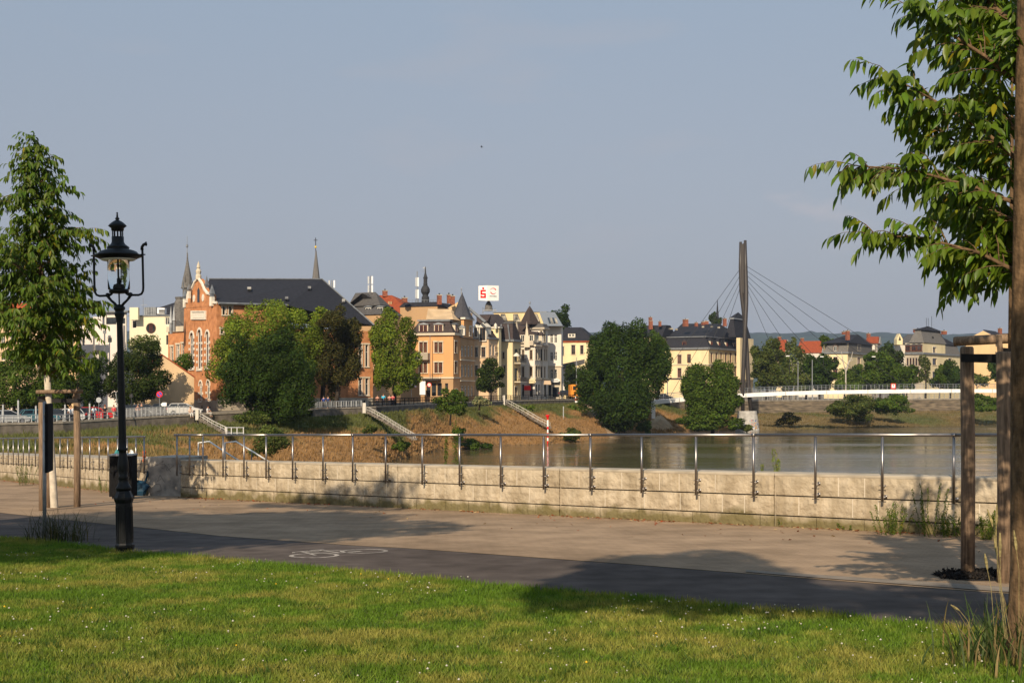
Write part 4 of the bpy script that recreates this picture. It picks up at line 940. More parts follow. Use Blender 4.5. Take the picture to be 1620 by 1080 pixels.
mb = MB(); c_ = pt(679, 608.5, 245.2); mb.prism([c_ + Vector((.43 * math.cos(a), 0, .43 * math.sin(a))) for a in [i * math.pi / 10 for i in range(20)]], (0, .1, 0)); mb.m = 1; mb.prism([c_ + Vector((.3 * math.cos(a), -.02, .3 * math.sin(a))) for a in [i * math.pi / 10 for i in range(20)]], (0, .02, 0)); mb.m = 2; mb.box(c_ + Vector((0, -.04, .02)), (.36, .02, .12)); mb.build('round_sign', [M['signred'], M['signwhite'], M['orangepaint']], t)
for x, y, w_, h_, D_ in ((695, 476, .85, 1.3, 262), (710, 474, .7, 1.1, 262), (716, 476, .8, 1.1, 262)): chimney(t, xy(x, D_), zz(y + 6, D_), w_, h_ + .6)
b2 = Block(700, 716, 742, 270, 30, deep=8); t = newb('apricot_gable_house', 'apricot house gable with a small arched window behind the turret', b2); core(t, b2, GZ, b2.z(492), 'apricot', 0)
mb = MB(); mb.prism([pt(x, y, 266) for x, y in ((700, 498), (728, 498), (728, 479), (724, 478), (712, 485), (706, 489))], (0, 5, 0)); mb.build('gable', M['apricot'], t)
mb = MB(); mb.prism([pt(x, y, 266.) for x, y in ((709, 498), (713, 498), (713, 492), (711, 490.4), (709, 492))], (0, -.06, 0)); mb.build('arched_window', M['pane'], t)
mb = MB(); q = [pt(678, 490, 264), pt(708, 490, 264), pt(714, 483, 270), pt(690, 482, 270)]; mb.prism(q, (0, 0, -.4)); mb.build('roof', M['greyroof'], t)
# second house: narrow windowed flank with turret
b = Block(722, 728.3, 750.5, 251, 15); t = newb('turret_house', 'tan townhouse with pointed bell-shaped slate turret next to the orange corner house', b)
c4 = [(730, 733), (735.1, 738), (740.2, 743), (745.3, 748)]
facade(t, b.C, b.Rr, GZ, b.z(532.5), 'tan', grid(c4, ((547, 563.5), (577, 595.5))) + grid(c4, ((610, 626),)), 'frame_white', 'pane', None); core(t, b, GZ, b.z(533)); facade(t, b.L, b.C, GZ, b.z(532.5), 'orange')
band(t, b, b.z(533.5), .4, .35, 'zinc'); band(t, b, b.z(570), .25, .2, 'trim', 'string_course'); band(t, b, b.z(603), .25, .2, 'trim', 'string_course')
tb = Block(729.5, 734, 748, 252, 15); facade(t, tb.L, tb.C, b.z(533), b.z(504), 'orange', [(730.5, 517, 733, 531)], 'frame_white'); facade(t, tb.C, tb.Rr, b.z(533), b.z(504), 'orange', [(742.5, 517, 745.5, 531)], 'frame_white', 'pane', 'trimw'); core(t, tb, b.z(533), b.z(504.2), 'tan', -.25)
dormer(t, tb, 0, tb.l1 * .5, b.z(530), 1.1, 1.6, -.3, .6, 'trimw', 'zinc', 'frame_white', .5)
band(t, tb, b.z(504.3), .35, .4, 'trimw')
cone(t, 731, 256, [(19, 504), (17.5, 502.5), (13.5, 496), (10, 488), (6.5, 479), (3.6, 471), (1.3, 466), (.9, 463)], 'turretslate', 'turret_roof', 8)
cone(t, 730, 256, [(1.1, 466), (.5, 460), (1., 457), (.2, 454.5)], 'zinc', 'finial', 6)
# third: rose house with white dormer bays
b = Block(742, 773, 787, 262, 24); t = newb('dormer_house', 'rose house with two white gabled dormer bays and green windows beside the turret', b)
facade(t, b.L, b.C, GZ, b.z(535), 'rose', [(751.5, 549, 756, 564.5), (761.5, 549, 768, 565), (751.5, 578, 756, 594), (761.5, 578, 768, 594)], 'frame_brown', 'pane', 'trim'); core(t, b, GZ, b.z(536)); facade(t, b.C, b.Rr, GZ, b.z(535), 'rose', [(775, 545, 778, 562), (780, 545, 783, 562), (775, 575, 778, 592)])
band(t, b, b.z(536), .35, .3, 'zinc'); frustum(t, b, b.z(535.5), b.z(511), .1, (-1.5, -2.2, -1.5, -2), 'brownroof', 'mansard'); hip(t, b, b.z(511), b.z(497), -1.2, 'brownroof', ((b.l1 * .9, b.l2 * .6), (b.l1 * .15, b.l2 * .6)), 'upper_roof')
for x0, x1, y1 in ((750.5, 757.5, 534), (759, 770.5, 540)):
    s0, s1 = ray_s(x0, b.L, b.d1), ray_s(x1, b.L, b.d1); dormer(t, b, 0, (s0 + s1) / 2, b.z(y1), s1 - s0, (y1 - 517) / F * b.D, -.35, 2.4, 'trimw', 'trimw', 'frame_brown', .55)
mb = MB(); mb.hexa([pt(739, 486, 264), pt(743, 486, 264), pt(743, 486, 266), pt(739, 486, 266)], [pt(737, 484, 264), pt(741, 484, 264), pt(741, 484, 266), pt(737, 484, 266)])
mb = MB(); mb.tube([pt(741, 487, 262), pt(768, 510, 258.5)], .35, 4); mb.build('verge', M['zinc'], t)
mb = MB(); mb.add([pt(752, 512, 264), pt(771, 514, 266), pt(792, 520, 268), pt(803, 512, 282), pt(789, 497, 292), pt(759, 497.5, 290), pt(752, 530, 270), pt(803, 530, 286)], [(0, 1, 5), (1, 2, 3), (1, 3, 4), (1, 4, 5), (0, 6, 1), (1, 6, 7, 2), (2, 7, 3)]); mb.build('rear_roof', M['brownroof'], t)
b = Block(771, 789, 793, 266, 20); t = newb('narrow_bay_house', 'narrow cream bay with arched attic window and stepped balconies left of the plain yellow flank', b)
facade(t, b.L, b.C, GZ, b.z(519), 'paleyellow', [(777, 523, 780.5, 534, 'arch'), (781.5, 541, 785, 552), (776, 560, 780, 574), (783, 560, 786, 574)], 'frame_brown'); core(t, b, GZ, b.z(520)); facade(t, b.C, b.Rr, GZ, b.z(519), 'paleyellow')
band(t, b, b.z(519), .3, .3, 'trimw'); hip(t, b, b.z(518), b.z(513), .2, 'brownroof', ((b.l1 * .8, b.l2 * .5), (b.l1 * .2, b.l2 * .5)))
cone(t, 784, 265, [(2.4, 520), (2.6, 515), (1.8, 512.5), (.2, 511)], 'trimw', 'attic_gable', 6)
for yb in (557, 580): balcony(t, b.L, b.d1, -b.d2, .6, b.l1 - .1, b.z(yb), 1.3, 1., 'trim', False)
b = Block(787, 811, 824, 272, 18); t = newb('plain_flank_house', 'tall pale yellow blank flank under a brown mansard roof, pink parasol on its side balcony', b)
facade(t, b.L, b.C, GZ, b.z(539), 'paleyellow', [(795, 557, 798, 567), (797, 578, 799.5, 588)], 'frame_brown', 'pane_warm', 'trim'); core(t, b, GZ, b.z(540))
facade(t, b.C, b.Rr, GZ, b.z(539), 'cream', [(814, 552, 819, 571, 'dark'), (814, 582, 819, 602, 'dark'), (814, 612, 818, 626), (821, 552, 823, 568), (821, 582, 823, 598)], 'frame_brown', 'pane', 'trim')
band(t, b, b.z(540), .45, .4, 'zinc'); frustum(t, b, b.z(537.5), b.z(511), .1, (-.55, -1.9, -.6, -1.9), 'brownroof', 'mansard'); frustum(t, b, b.z(511), b.z(506), (-.5, -1.8, -.55, -1.8), (-.7, -3.2, -.8, -3), 'greyroof', 'upper_roof')
mb = MB()
for s0, s1 in (((789.5, 538), (793, 513)), ((806.5, 538), (803.5, 513))): mb.tube([pt(*s0, 271.5), pt(*s1, 273.2)], .14, 5)
mb.build('hip_flashing', M['zinc'], t)
for yb in (574, 603.5): balcony(t, b.C, b.d2, b.d1, 1.2, 5.5, zz(yb, 274), 1.4, 1., 'trim', False, 'dark')
cone(t, 817, 272, [(5.4, 563.5), (5, 561.5), (.3, 557.6)], 'red' if False else 'trimw', 'parasol', 8)
t.children[-1].data.materials[0] = mat('pinkcloth', (.62, .24, .24), .8, .1)
b = Block(820, 846, 855, 286, 18); t = newb('ornate_house', 'white ornamented townhouse with gothic gables and dark dormered roof in the middle of the row', b)
facade(t, b.L, b.C, GZ, b.z(547), 'white', [(826, 553, 829, 570), (838.2, 553.5, 842.3, 568.5), (826, 580, 829, 596), (838.2, 580.5, 842.3, 595), (826, 608, 829, 627, 'dark'), (838, 608, 843, 627, 'dark')], 'frame_brown', 'pane_warm', 'trim'); core(t, b, GZ, b.z(548))
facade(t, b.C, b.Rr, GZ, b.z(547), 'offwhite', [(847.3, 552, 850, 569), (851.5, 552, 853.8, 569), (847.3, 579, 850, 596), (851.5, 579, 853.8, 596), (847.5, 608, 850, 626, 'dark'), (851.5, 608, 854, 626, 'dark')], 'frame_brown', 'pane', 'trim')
band(t, b, b.z(547.5), .4, .4, 'trim'); band(t, b, b.z(600), .35, .35, 'trim', 'string_course'); frustum(t, b, b.z(545), b.z(515), .1, (-1, -3.2, -2.5, -2), 'brownroof', 'mansard')
for f_, tt in ((0, .25), (0, .78), (1, 3.), (1, 7.)):
    dormer(t, b, f_, tt * (b.l1 if f_ == 0 else 1), b.z(542), 1.35, 2., .2, 2.2, 'trim', 'brownroof', 'frame_white', .5)
mb = MB(); mb.prism([pt(x, y, b.D - .6) for x, y in ((829, 549), (838, 549), (838, 534), (836, 530), (835, 522), (833.4, 513), (831.8, 522), (831, 530), (829, 534))], (0, .6, 0)); mb.build('gable', M['trim'], t)
cone(t, 833.3, b.D - .4, [(.9, 520), (1.3, 514), (.4, 511), (.1, 508)], 'stone', 'finial', 6); cone(t, 817.5, b.D, [(2.2, 548), (2.2, 522), (2.8, 520), (.3, 508)], 'stone', 'finial', 6)
mb = MB(); mb.prism([pt(x, y, b.D - 1.2) for x, y in ((835, 604), (838, 599.5), (846, 599.5), (848, 604), (846, 606), (837, 606))], (0, 1.1, 0)); mb.build('bay_corbel', M['paleyellow'], t)
mb = MB(); mb.add([pt(801, 545, 290), pt(850, 545, 298), pt(850, 521, 300), pt(838, 512, 306), pt(803, 511, 300), pt(803, 511, 312), pt(838, 512, 316), pt(852, 530, 316)], [(0, 1, 2, 3, 4), (4, 3, 6, 5), (2, 7, 6, 3), (1, 7, 2)]); mb.build('rear_roof', M['brownroof'], t)
mb = MB(); mb.box(pt(834.5, 613.5, b.D - 1), (1.5, 1.2, 1.05)); mb.build('red_sign', M['signred'], t)
balcony(t, b.L, b.d1, -b.d2, b.l1 * .55, b.l1 * .98, b.z(545), .9, .9, 'stone')
b = Block(838, 859, 866.5, 296, 18); t = newb('pyramid_roof_house', 'white townhouse with a steep brown pyramid roof topped by a ball', b)
facade(t, b.L, b.C, GZ, b.z(520), 'white', [(855, 523, 857.5, 541), (855, 552, 857.5, 570), (855, 580, 857.5, 597)], 'frame_brown', 'pane', 'trim'); core(t, b, GZ, b.z(521))
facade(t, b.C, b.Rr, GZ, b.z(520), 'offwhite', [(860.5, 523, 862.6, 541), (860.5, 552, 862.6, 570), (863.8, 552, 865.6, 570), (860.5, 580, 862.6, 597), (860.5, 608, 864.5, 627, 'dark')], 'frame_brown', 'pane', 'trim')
band(t, b, b.z(520.5), .4, .5, 'stone'); band(t, b, b.z(547.5), .35, .45, 'stone', 'string_course'); band(t, b, b.z(600), .3, .35, 'trim', 'string_course')
frustum(t, b, b.z(518), b.z(511.5), .4, -.2, 'greyroof', 'roof_edge')
cone(t, 838, 297, [(16, 513.5), (15.2, 511), (10, 501), (5, 491), (.6, 484)], 'brownroof', 'pyramid_roof', 4)
t.children[-1].matrix_basis = Matrix.Translation(t.children[-1].matrix_basis.translation)
cone(t, 838.2, 297, [(.4, 486), (.4, 481), (1.5, 480), (1.5, 478), (.2, 476.3)], 'galv', 'finial_ball', 8)
mb = MB(); q = [pt(858, 603.5, b.D - 1.5), pt(872, 603.5, b.D - 1.5), pt(872, 601.5, b.D), pt(858, 601.5, b.D)]
mb.add([pt(860, 608, 291), pt(872, 608, 291), pt(871, 602.5, 294), pt(861, 602.5, 294), pt(860, 607.4, 291), pt(872, 607.4, 291), pt(871, 601.9, 294), pt(861, 601.9, 294)], [(3, 2, 1, 0), (4, 5, 6, 7), (0, 1, 5, 4), (1, 2, 6, 5), (2, 3, 7, 6), (3, 0, 4, 7)]); mb.build('awning', M['rose'], t)
b = Block(865.5, 888, 890.5, 306, 10); t = newb('end_house', 'plain white end townhouse with paired tall windows and grey metal skylight roof', b)
cc = ((870.3, 875), (876.7, 881.5))
facade(t, b.L, b.C, b.z(580), b.z(516), 'white', grid(cc, ((528, 542.5), (556.5, 570.5))), 'frame_white', 'pane'); facade(t, b.L, b.C, GZ, b.z(580) - .003, 'trim', grid(cc, ((584, 598.5),)) + [(868, 609, 872, 626, 'dark'), (874, 612, 884.5, 628, 'dark')], 'frame_white', 'pane')
core(t, b, GZ, b.z(517)); facade(t, b.C, b.Rr, GZ, b.z(516), 'white'); band(t, b, b.z(580), .3, .25, 'trim', 'string_course'); band(t, b, b.z(516.5), .3, .35, 'zinc')
V_ = [pt(861, 515.5, 303), pt(890, 515.5, 303), pt(877.5, 493.5, 310), pt(853, 493.5, 310), pt(862, 515.5, 322), pt(891, 515.5, 322)]
mb = MB(); mb.add(V_, [(0, 1, 2, 3), (1, 5, 2), (5, 4, 3, 2), (4, 0, 3), (4, 5, 1, 0)]); mb.build('roof', M['galv'], t)
for i in range(4):
    x0 = 866.5 + i * 3.7; q = [on_plane(x, y, V_[0], V_[1], V_[2]) for x, y in ((x0 + 2.3, 511.6), (x0 + 4.9, 511.6), (x0 + 2.2, 503.2), (x0 - .4, 503.2))]
    mb = MB(); mb.prism(q, (0, -.2, .12)); mb.build('skylight', M['pane_pale'] if i % 2 else M['pane'], t)
mb = MB(); c_ = pt(879, 601.7, 305.2); mb.prism([c_ + Vector((1.05 * math.cos(a), 0, .42 * math.sin(a))) for a in [i * math.pi / 12 for i in range(24)]], (0, .12, 0)); mb.m = 1; mb.box(c_ + Vector((0, -.01, 0)), (1.3, .03, .16)); mb.build('oval_sign', [M['signwhite'], M['dark']], t)
balcony(t, b.L, b.d1, -b.d2, .8, b.l1 - .3, b.z(606), .5, .55, 'dark', False)
b = Block(781, 864, 868, 336, 12, deep=12); t = newb('rear_flat_building', 'long cream flat-roofed building with slanted roof windows behind the row', b)
core(t, b, GZ, b.z(493.5), 'cream', 0); frustum(t, b, b.z(493.5), b.z(492.5), .3, .3, 'zinc')
for x in (792, 812, 843): mb = MB(); q = [pt(x, 510, 333), pt(x + 12, 510, 333), pt(x + 7, 496.5, 335.5), pt(x, 496.5, 335.5)]; mb.prism(q, (0, .5, 0)); mb.m = 1; mb.prism([lerp(q[0], q[2], .08), lerp(q[1], q[3], .08), lerp(q[2], q[0], .08), lerp(q[3], q[1], .08)], (0, -.08, .05)); mb.build('roof_window', [M['dark'], M['pane_pale']], t)
b = Block(884, 938, 950, 345, 12, deep=14); t = newb('yellow_slate_house', 'yellow house with dark slate roof and one dormer right of the white end townhouse', b)
facade(t, b.L, b.C, GZ, b.z(541), 'paleyellow', [(888.5, 548, 892, 562), (904, 545.5, 910, 560.5), (918, 546, 923, 560)], 'frame_brown', 'pane', 'trim'); core(t, b, GZ, b.z(542)); facade(t, b.C, b.Rr, GZ, b.z(541), 'paleyellow')
band(t, b, b.z(541), .35, .3, 'redroof'); frustum(t, b, b.z(539), b.z(516), .3, (-1, -4.5, -4, -4), 'slate')
dormer(t, b, 0, ray_s(903.5, b.L, b.d1), b.z(533.5), 2., 1.25, .9, 3, 'trimw', 'slate', 'frame_white', .1, 2)
mb = MB(); q = [pt(888, 576, 330), pt(925, 568, 330), pt(925, 575, 330), pt(888, 584, 330)]; mb.prism(q, (0, 10, 0)); mb.m = 1; mb.box(pt(905, 600, 335), (6, 8, 6)); mb.build('annex', [M['greyroof'], M['offwhite']], t)

# ================================================================== rooftop advertising cube
t = thing('rooftop_sign', 'white rooftop sign box with red dotted S emblem and red swirl', 'sign', pt(772, 492, 290)); D_ = 290; k = D_ / F
mb = MB(); mb.hexa([pt(757, 474.8, D_), pt(771, 475.8, D_ - 1.4), pt(789, 475.6, D_), pt(774, 474.8, D_ + 3)], [pt(757, 452.2, D_), pt(771, 451.4, D_ - 1.4), pt(789, 451.8, D_), pt(774, 452, D_ + 3)]); mb.build('sign_box', M['signwhite'], t)
def panel_pt(px, py, off=.03):
    a, c = (pt(757, 600, D_), pt(771, 600, D_ - 1.4)) if px < 771 else (pt(771, 600, D_ - 1.4), pt(789, 600, D_))
    d = Vector((c.x - a.x, c.y - a.y)); p0 = Vector((a.x, a.y)); L = d.length; d /= L; s = ray_s(px, p0, d); n = Vector((d.y, -d.x)); p = p0 + d * s + n * off
    return Vector((p.x, p.y, zz(py, p.y)))
mb = MB()
for x0, y0, x1, y1 in ((760.2, 458.5, 768.8, 461), (760.2, 461, 762.8, 464.5), (760.2, 463.6, 768.8, 466.2), (766.2, 466.2, 768.8, 470), (760.2, 468.6, 768.8, 471.2), (760.2, 467.6, 762.6, 468.6)):
    mb.prism([panel_pt(x, y) for x, y in ((x0, y1), (x1, y1), (x1, y0), (x0, y0))], (0, -.04, 0))
mb.prism([panel_pt(764.5 + 1.7 * math.cos(a), 456. - 1.7 * math.sin(a)) for a in [i * math.pi / 6 for i in range(12)]], (0, -.04, 0)); mb.build('s_emblem', M['signred'], t)
mb = MB()
for a0 in (20, 200):
    for i in range(8):
        t0, t1 = R(a0 + i * 17), R(a0 + (i + 1) * 17); w0, w1 = 1.5 * (1 - i / 8.5), 1.5 * (1 - (i + 1) / 8.5)
        mb.prism([panel_pt(780.2 + r_ * math.cos(q_), 460.3 - r_ * math.sin(q_)) for r_, q_ in ((5 - w0, t0), (5, t0), (5, t1), (5 - w1, t1))], (0, -.04, 0))
mb.build('swirl_emblem', M['signred'], t)
def text_obj(name, body, size, M_, m, parent, ext=.01):
    cu = bpy.data.curves.new(name, 'FONT'); cu.body = body; cu.size = size; cu.align_x = 'CENTER'; cu.align_y = 'CENTER'; cu.extrude = ext
    ob = bpy.data.objects.new(name, cu); COL.objects.link(ob); dg = bpy.context.evaluated_depsgraph_get(); me = bpy.data.meshes.new_from_object(ob.evaluated_get(dg)); bpy.data.objects.remove(ob)
    me.materials.clear(); me.materials.append(m); return link(bpy.data.objects.new(name, me), parent, M_)
c_ = panel_pt(780, 468.3, .05); rzq = math.atan2(1.4, (789 - 771) * k)
text_obj('lettering', 'neue leben', .42, Matrix.Translation(c_) @ Matrix.Rotation(rzq, 4, 'Z') @ Matrix.Rotation(R(90), 4, 'X'), M['dark'], t)
cone(t, 773, D_ + 1, [(7, 492), (6.2, 488), (5.5, 483), (3.2, 478.5), (1.6, 476), (1.4, 474)], 'slategrey', 'mount', 10)
mb = MB(); mb.tube([pt(764, 491, D_), pt(786, 491, D_)], .12, 5); mb.tube([pt(764, 496, D_), pt(764, 486, D_)], .1, 5); mb.tube([pt(783, 496, D_), pt(783, 488, D_)], .1, 5); mb.build('support_frame', M['galv'], t)

# ================================================================== big yellow building behind the bridge
b = Block(1046, 1121, 1191.5, 430, 30); t = newb('yellow_mansard_building', 'big four storey yellow building with black mansard roof and corner tower behind the bridge pylon', b)
facade(t, b.L, b.C, GZ, b.z(551), 'yellow', [(1072, 561, 1078, 575), (1087, 560, 1093, 574, 'p'), (1072, 582, 1078, 597), (1087, 582, 1093, 597)], 'frame_red', 'pane_warm', 'trim'); core(t, b, GZ, b.z(552))
wx = [(1124 + i * 7.55, 1127.3 + i * 7.55) for i in range(7)]
facade(t, b.C, b.Rr, GZ, b.z(551), 'cream', grid(wx, ((558, 573), (579.5, 594.5), (605, 618))) + [(1179, 605, 1183, 618), (1185, 558, 1188, 572), (1185, 580, 1188, 594)], 'frame_red', 'pane_warm', 'trim')
band(t, b, b.z(552), .6, .7, 'zinc'); band(t, b, b.z(599.5), .4, .3, 'dark', 'string_course'); band(t, b, b.z(577), .3, .25, 'trim', 'string_course')
frustum(t, b, b.z(549), b.z(532.5), .3, -1.9, 'slate', 'mansard'); frustum(t, b, b.z(532.5), b.z(531), -1.4, -1.4, 'zinc', 'roof_edge')
hip(t, b, b.z(531), b.zc(511.5, b.l1 * .6, b.l2 * .5), -1.8, 'slate', ((b.l1 * 1.0, b.l2 * .42), (b.l1 * .38, b.l2 * .62)), 'upper_roof')
dormer(t, b, 0, ray_s(1082, b.L, b.d1), b.z(549), 1.6, 2., .3, 2, 'frame_brown', 'brownroof', 'frame_red', .4)
for x in (1127, 1139.5, 1151.5, 1163.5): dormer(t, b, 1, ray_s(x, b.C, b.d2), b.z(548), 1.9, 2.1, .3, 2.2, 'trim', 'slate', 'frame_red', .5, 2)
tw = Block(1165, 1171, 1192, 436, 30); facade(t, tw.L, tw.C, b.z(552), b.z(533), 'yellow'); facade(t, tw.C, tw.Rr, b.z(600), b.z(533), 'yellow', [(1184, 538, 1188, 548)], 'frame_red'); core(t, tw, b.z(600), b.z(533.2), 'yellow', -.03)
tq = Block(1147, 1164, 1188, 444, 30); frustum(t, tq, zz(533, 444), zz(504, 444), 0, -1.4, 'slate', 'tower_roof'); frustum(t, tq, zz(504, 444), zz(502.3, 444), -1.0, -1.0, 'galv', 'tower_band'); hip(t, tq, zz(502.3, 444), zz(491.5, 444), -1.1, 'slate', None, 'tower_cap')
for x, y, w_, h_ in ((1029, 508, 1., 3.), (1044, 508, .8, 1.6), (1084.5, 508.5, 1.5, 2.4), (1101.5, 508.5, .9, 1.3), (1113, 510, 1.2, 1.), (1117, 509, 1.3, 1.), (1146.5, 508, 1., 2.6)): chimney(t, xy(x, 438), zz(y + 8 if y < 509 else y + 4, 438), w_, h_)
for x, y in ((1059, 520), (1063, 520), (1070, 521), (1112, 517), (1126, 517), (1137, 518)): mb = MB(); mb.box(pt(x, y, 432.5 if x > 1100 else 435), (.8, .8, .5)); mb.build('roof_hatch', M['pane_pale'], t)
b = Block(1010, 1046, 1052, 436, 28, deep=14); t = newb('yellow_rear_wing', 'dark roofed wing with brick chimneys left of the big yellow building, above the dark tree', b); core(t, b, GZ, b.z(533), 'yellow', 0); frustum(t, b, b.z(533), b.z(513), .4, (0, -5, 0, -5), 'slate')
chimney(t, xy(1029.5, 437), zz(521, 437), 1.1, 2.9); chimney(t, xy(1044, 441), zz(517, 441), .8, 1.8)
t = thing('village_spire', 'thin dark church spire with poplars around it beyond the yellow building', 'spire', pt(1135, 515, 600)); cone(t, 1135, 600, [(4, 530), (3.4, 512), (2.6, 508), (1.9, 496), (.6, 479), (.4, 474)], 'slate', 'spire', 8)

# ================================================================== right bank villas
b = Block(1303, 1341, 1379, 400, 30); t = newb('villa', 'yellow villa with slate hipped roof and tall brick chimney behind the trees and stay cables', b)
facade(t, b.L, b.C, GZ, b.z(559), 'paleyellow', [(1318.5, 564.5, 1325, 575), (1307, 565, 1312, 575), (1318, 583, 1325, 594)], 'frame_red', 'pane', 'trim'); facade(t, b.C, b.Rr, GZ, b.z(541), 'paleyellow', [(1356.5, 546, 1361.5, 554.5), (1356, 565, 1361.5, 576)], 'frame_red', 'pane_pale', 'trim'); core(t, b, GZ, b.z(560)); backs(t, b, GZ, b.z(545), 'paleyellow')
band(t, b, b.z(559), .5, .5, 'zinc'); frustum(t, b, b.z(557), b.z(542), .1, (-1.2, -1.2, 0, 0), 'slategrey', 'mansard')
hip(t, b, b.z(541.5), b.z(526), .4, 'slate', ((b.l1 * .55, b.l2 * .5), (b.l1 * .2, b.l2 * .6)))
dormer(t, b, 0, ray_s(1321.5, b.L, b.d1), b.z(556), 1.5, 2., .1, 1.5, 'frame_brown', 'brownroof', 'frame_white', .3)
chimney(t, xy(1341, 400), b.z(538), 1., 2.9); chimney(t, xy(1335, 406), zz(529, 406), 1., .8)
for nm, lb, xs, D_, rf, wl in (('red_roof_house', 'low house with red roof and yellow gable end beyond the birch', (1228, 1240, 1248), 460, 'redroof2', 'yellow'), ('red_roof_house', 'long red tiled roof low between the birch and the villa', (1262, 1298, 1303), 470, 'redroof2', 'offwhite'), ('red_roof_house', 'red roofed gabled house just right of the slate roofed villa', (1370, 1388, 1402), 440, 'redroof2', 'offwhite')):
    b = Block(*xs, D_, 20, deep=14); t = newb(nm, lb, b); y0 = 558 if xs[0] < 1300 else 543; y1 = 536 if xs[0] == 1228 else (538 if xs[0] < 1300 else 531)
    q = b.fp(.4); r0_, r1_ = b.P(b.l1, b.l2 * .5), b.P(0, b.l2 * .5)
    core(t, b, GZ, b.z(y0), wl, 0)
    mb = MB(); mb.add([v3(q[0], b.z(y0)), v3(q[1], b.z(y0)), v3(q[2], b.z(y0)), v3(q[3], b.z(y0)), v3(r0_, b.z(y1)), v3(r1_, b.z(y1))], [(0, 1, 5, 4), (2, 3, 4, 5), (3, 0, 4), (1, 2, 5), (3, 2, 1, 0)]); mb.build('roof', M[rf], t)
    mb = MB(); e1_, e2_, e3_ = v3(b.P(-.45, 0), b.z(y0)), v3(b.P(-.45, b.l2), b.z(y0)), v3(b.P(-.45, b.l2 / 2), b.z(y1)); mb.prism([e1_, e2_, e3_], tuple(b.d1 * .1) + (0,)); mb.build('gable_end', M[wl], t)
    chimney(t, b.P(b.l1 * .9, b.l2 * .45), b.z(y1) - .8, 1., 1.8)
    if xs[0] == 1370:
        facade(t, b.L, b.C, GZ, b.z(y0) - .1, wl, [(1380, 545, 1384, 553)], 'frame_red')
b = Block(1424, 1458, 1463, 392, 10, deep=14); 
t = newb('dark_roof_house', 'grey roofed house with small white gable left of the towered villa', b); core(t, b, GZ, b.z(543), 'offwhite', 0); hip(t, b, b.z(543), b.z(527), .5, 'greyroof', ((b.l1 * .5, b.l2 * .5), (b.l1 * .1, b.l2 * .5)))
mb = MB(); mb.prism([pt(x, y, 388) for x, y in ((1419, 545), (1428, 545), (1428, 536), (1423.5, 527.5), (1419, 536))], (0, 3, 0)); mb.m = 1; mb.prism([pt(x, y, 387.9) for x, y in ((1421.5, 538), (1425.5, 538), (1423.5, 531))], (0, -.05, 0)); mb.build('gable', [M['paleyellow'], M['dark']], t)
b = Block(1431, 1460, 1519, 375, 74); 
b = Block(1432, 1460, 1519, 372, 38); t = newb('tower_villa', 'large yellow villa with grey slate tower roof and black cap among the right bank trees', b)
lwin = [(1434.5 + i * 4.6, y0, 1437.2 + i * 4.6, y0 + 12) for i in range(5) for y0 in (546.5, 566, 586)]
facade(t, b.L, b.C, GZ, b.z(542), 'stone', lwin, 'frame_red', 'pane', None); facade(t, b.C, b.Rr, GZ, b.z(558.5), 'paleyellow', [(1475, 567, 1481.5, 577), (1475, 588, 1481.5, 599), (1500, 567, 1505, 577)], 'frame_brown', 'pane', 'trim'); core(t, b, GZ, b.z(559)); backs(t, b, GZ, b.z(560), 'paleyellow')
tw = Block(1458, 1460, 1495.5, 371.5, 38); facade(t, tw.C, tw.Rr, b.z(558.5), b.z(541.5), 'paleyellow', [(1475.5, 549, 1480.5, 557.5)], 'frame_brown', 'pane_pale', 'trimw'); core(t, b if False else Block(1440, 1460, 1495, 372, 38), b.z(559), b.z(541.8), 'stone', -.05)
tq = Block(1440, 1460.5, 1495.5, 371.8, 38); frustum(t, tq, b.z(541.6), b.z(520.7), .3, -1.25, 'slategrey', 'tower_roof'); hip(t, tq, b.z(520.7), b.z(513.5), -.7, 'slate', None, 'tower_cap')
dormer(t, tq, 1, ray_s(1477.3, tq.C, tq.d2), b.z(538.5), 1., 1.1, .3, 1, 'trim', 'slate', 'frame_brown', .4)
band(t, b, b.z(560), .5, .4, 'zinc'); wgq = Block(1497, 1498, 1519, 380, 38); frustum(t, b, b.z(558), b.z(541.5), .1, (-.5, -.5, -.8, -.8), 'slategrey', 'mansard'); hip(t, b, b.z(541.3), b.z(526), -.4, 'slate', ((b.l1 * .5, b.l2 * .5), (b.l1 * .5, b.l2 * .62)))
for x in (1436.5, 1446, 1454.5): dormer(t, b, 0, ray_s(x, b.L, b.d1), b.z(556), 1.7, 2., -.1, 2, 'frame_brown', 'greyroof', 'frame_red', .3)
for x in (1465.5, 1468.5, 1474): mb = MB(); mb.tube([pt(x, 520, 376), pt(x, 503 if x != 1474 else 500, 376)], .06, 4); mb.build('aerial', M['dark'], t)
chimney(t, xy(1493.5, 385), zz(529, 385), 1.2, 1.); chimney(t, xy(1452, 392), zz(526, 392), 2., 1.)
b = Block(1530, 1574.5, 1615, 420, 20, deep=16); t = newb('gabled_yellow_house', 'plain warm yellow gable wall with dark roof behind the tree stakes at right', b)
mb = MB(); mb.prism([pt(x, y, 420) for x, y in ((1528, 640), (1574.5, 640), (1574.5, 532.5), (1555.5, 523), (1536, 533), (1528, 537))], (4, 13, 0)); mb.build('wall', M['apricot'], t)
q = [pt(1555.5, 522.5, 419.8), pt(1575.5, 532.5, 419.8), pt(1575.5, 532.5, 419.8) + Vector((9, 13, 0)), pt(1555.5, 522.5, 419.8) + Vector((9, 13, 0))]; mb = MB(); mb.prism(q, (0, 0, .3)); mb.build('roof', M['slate'], t)
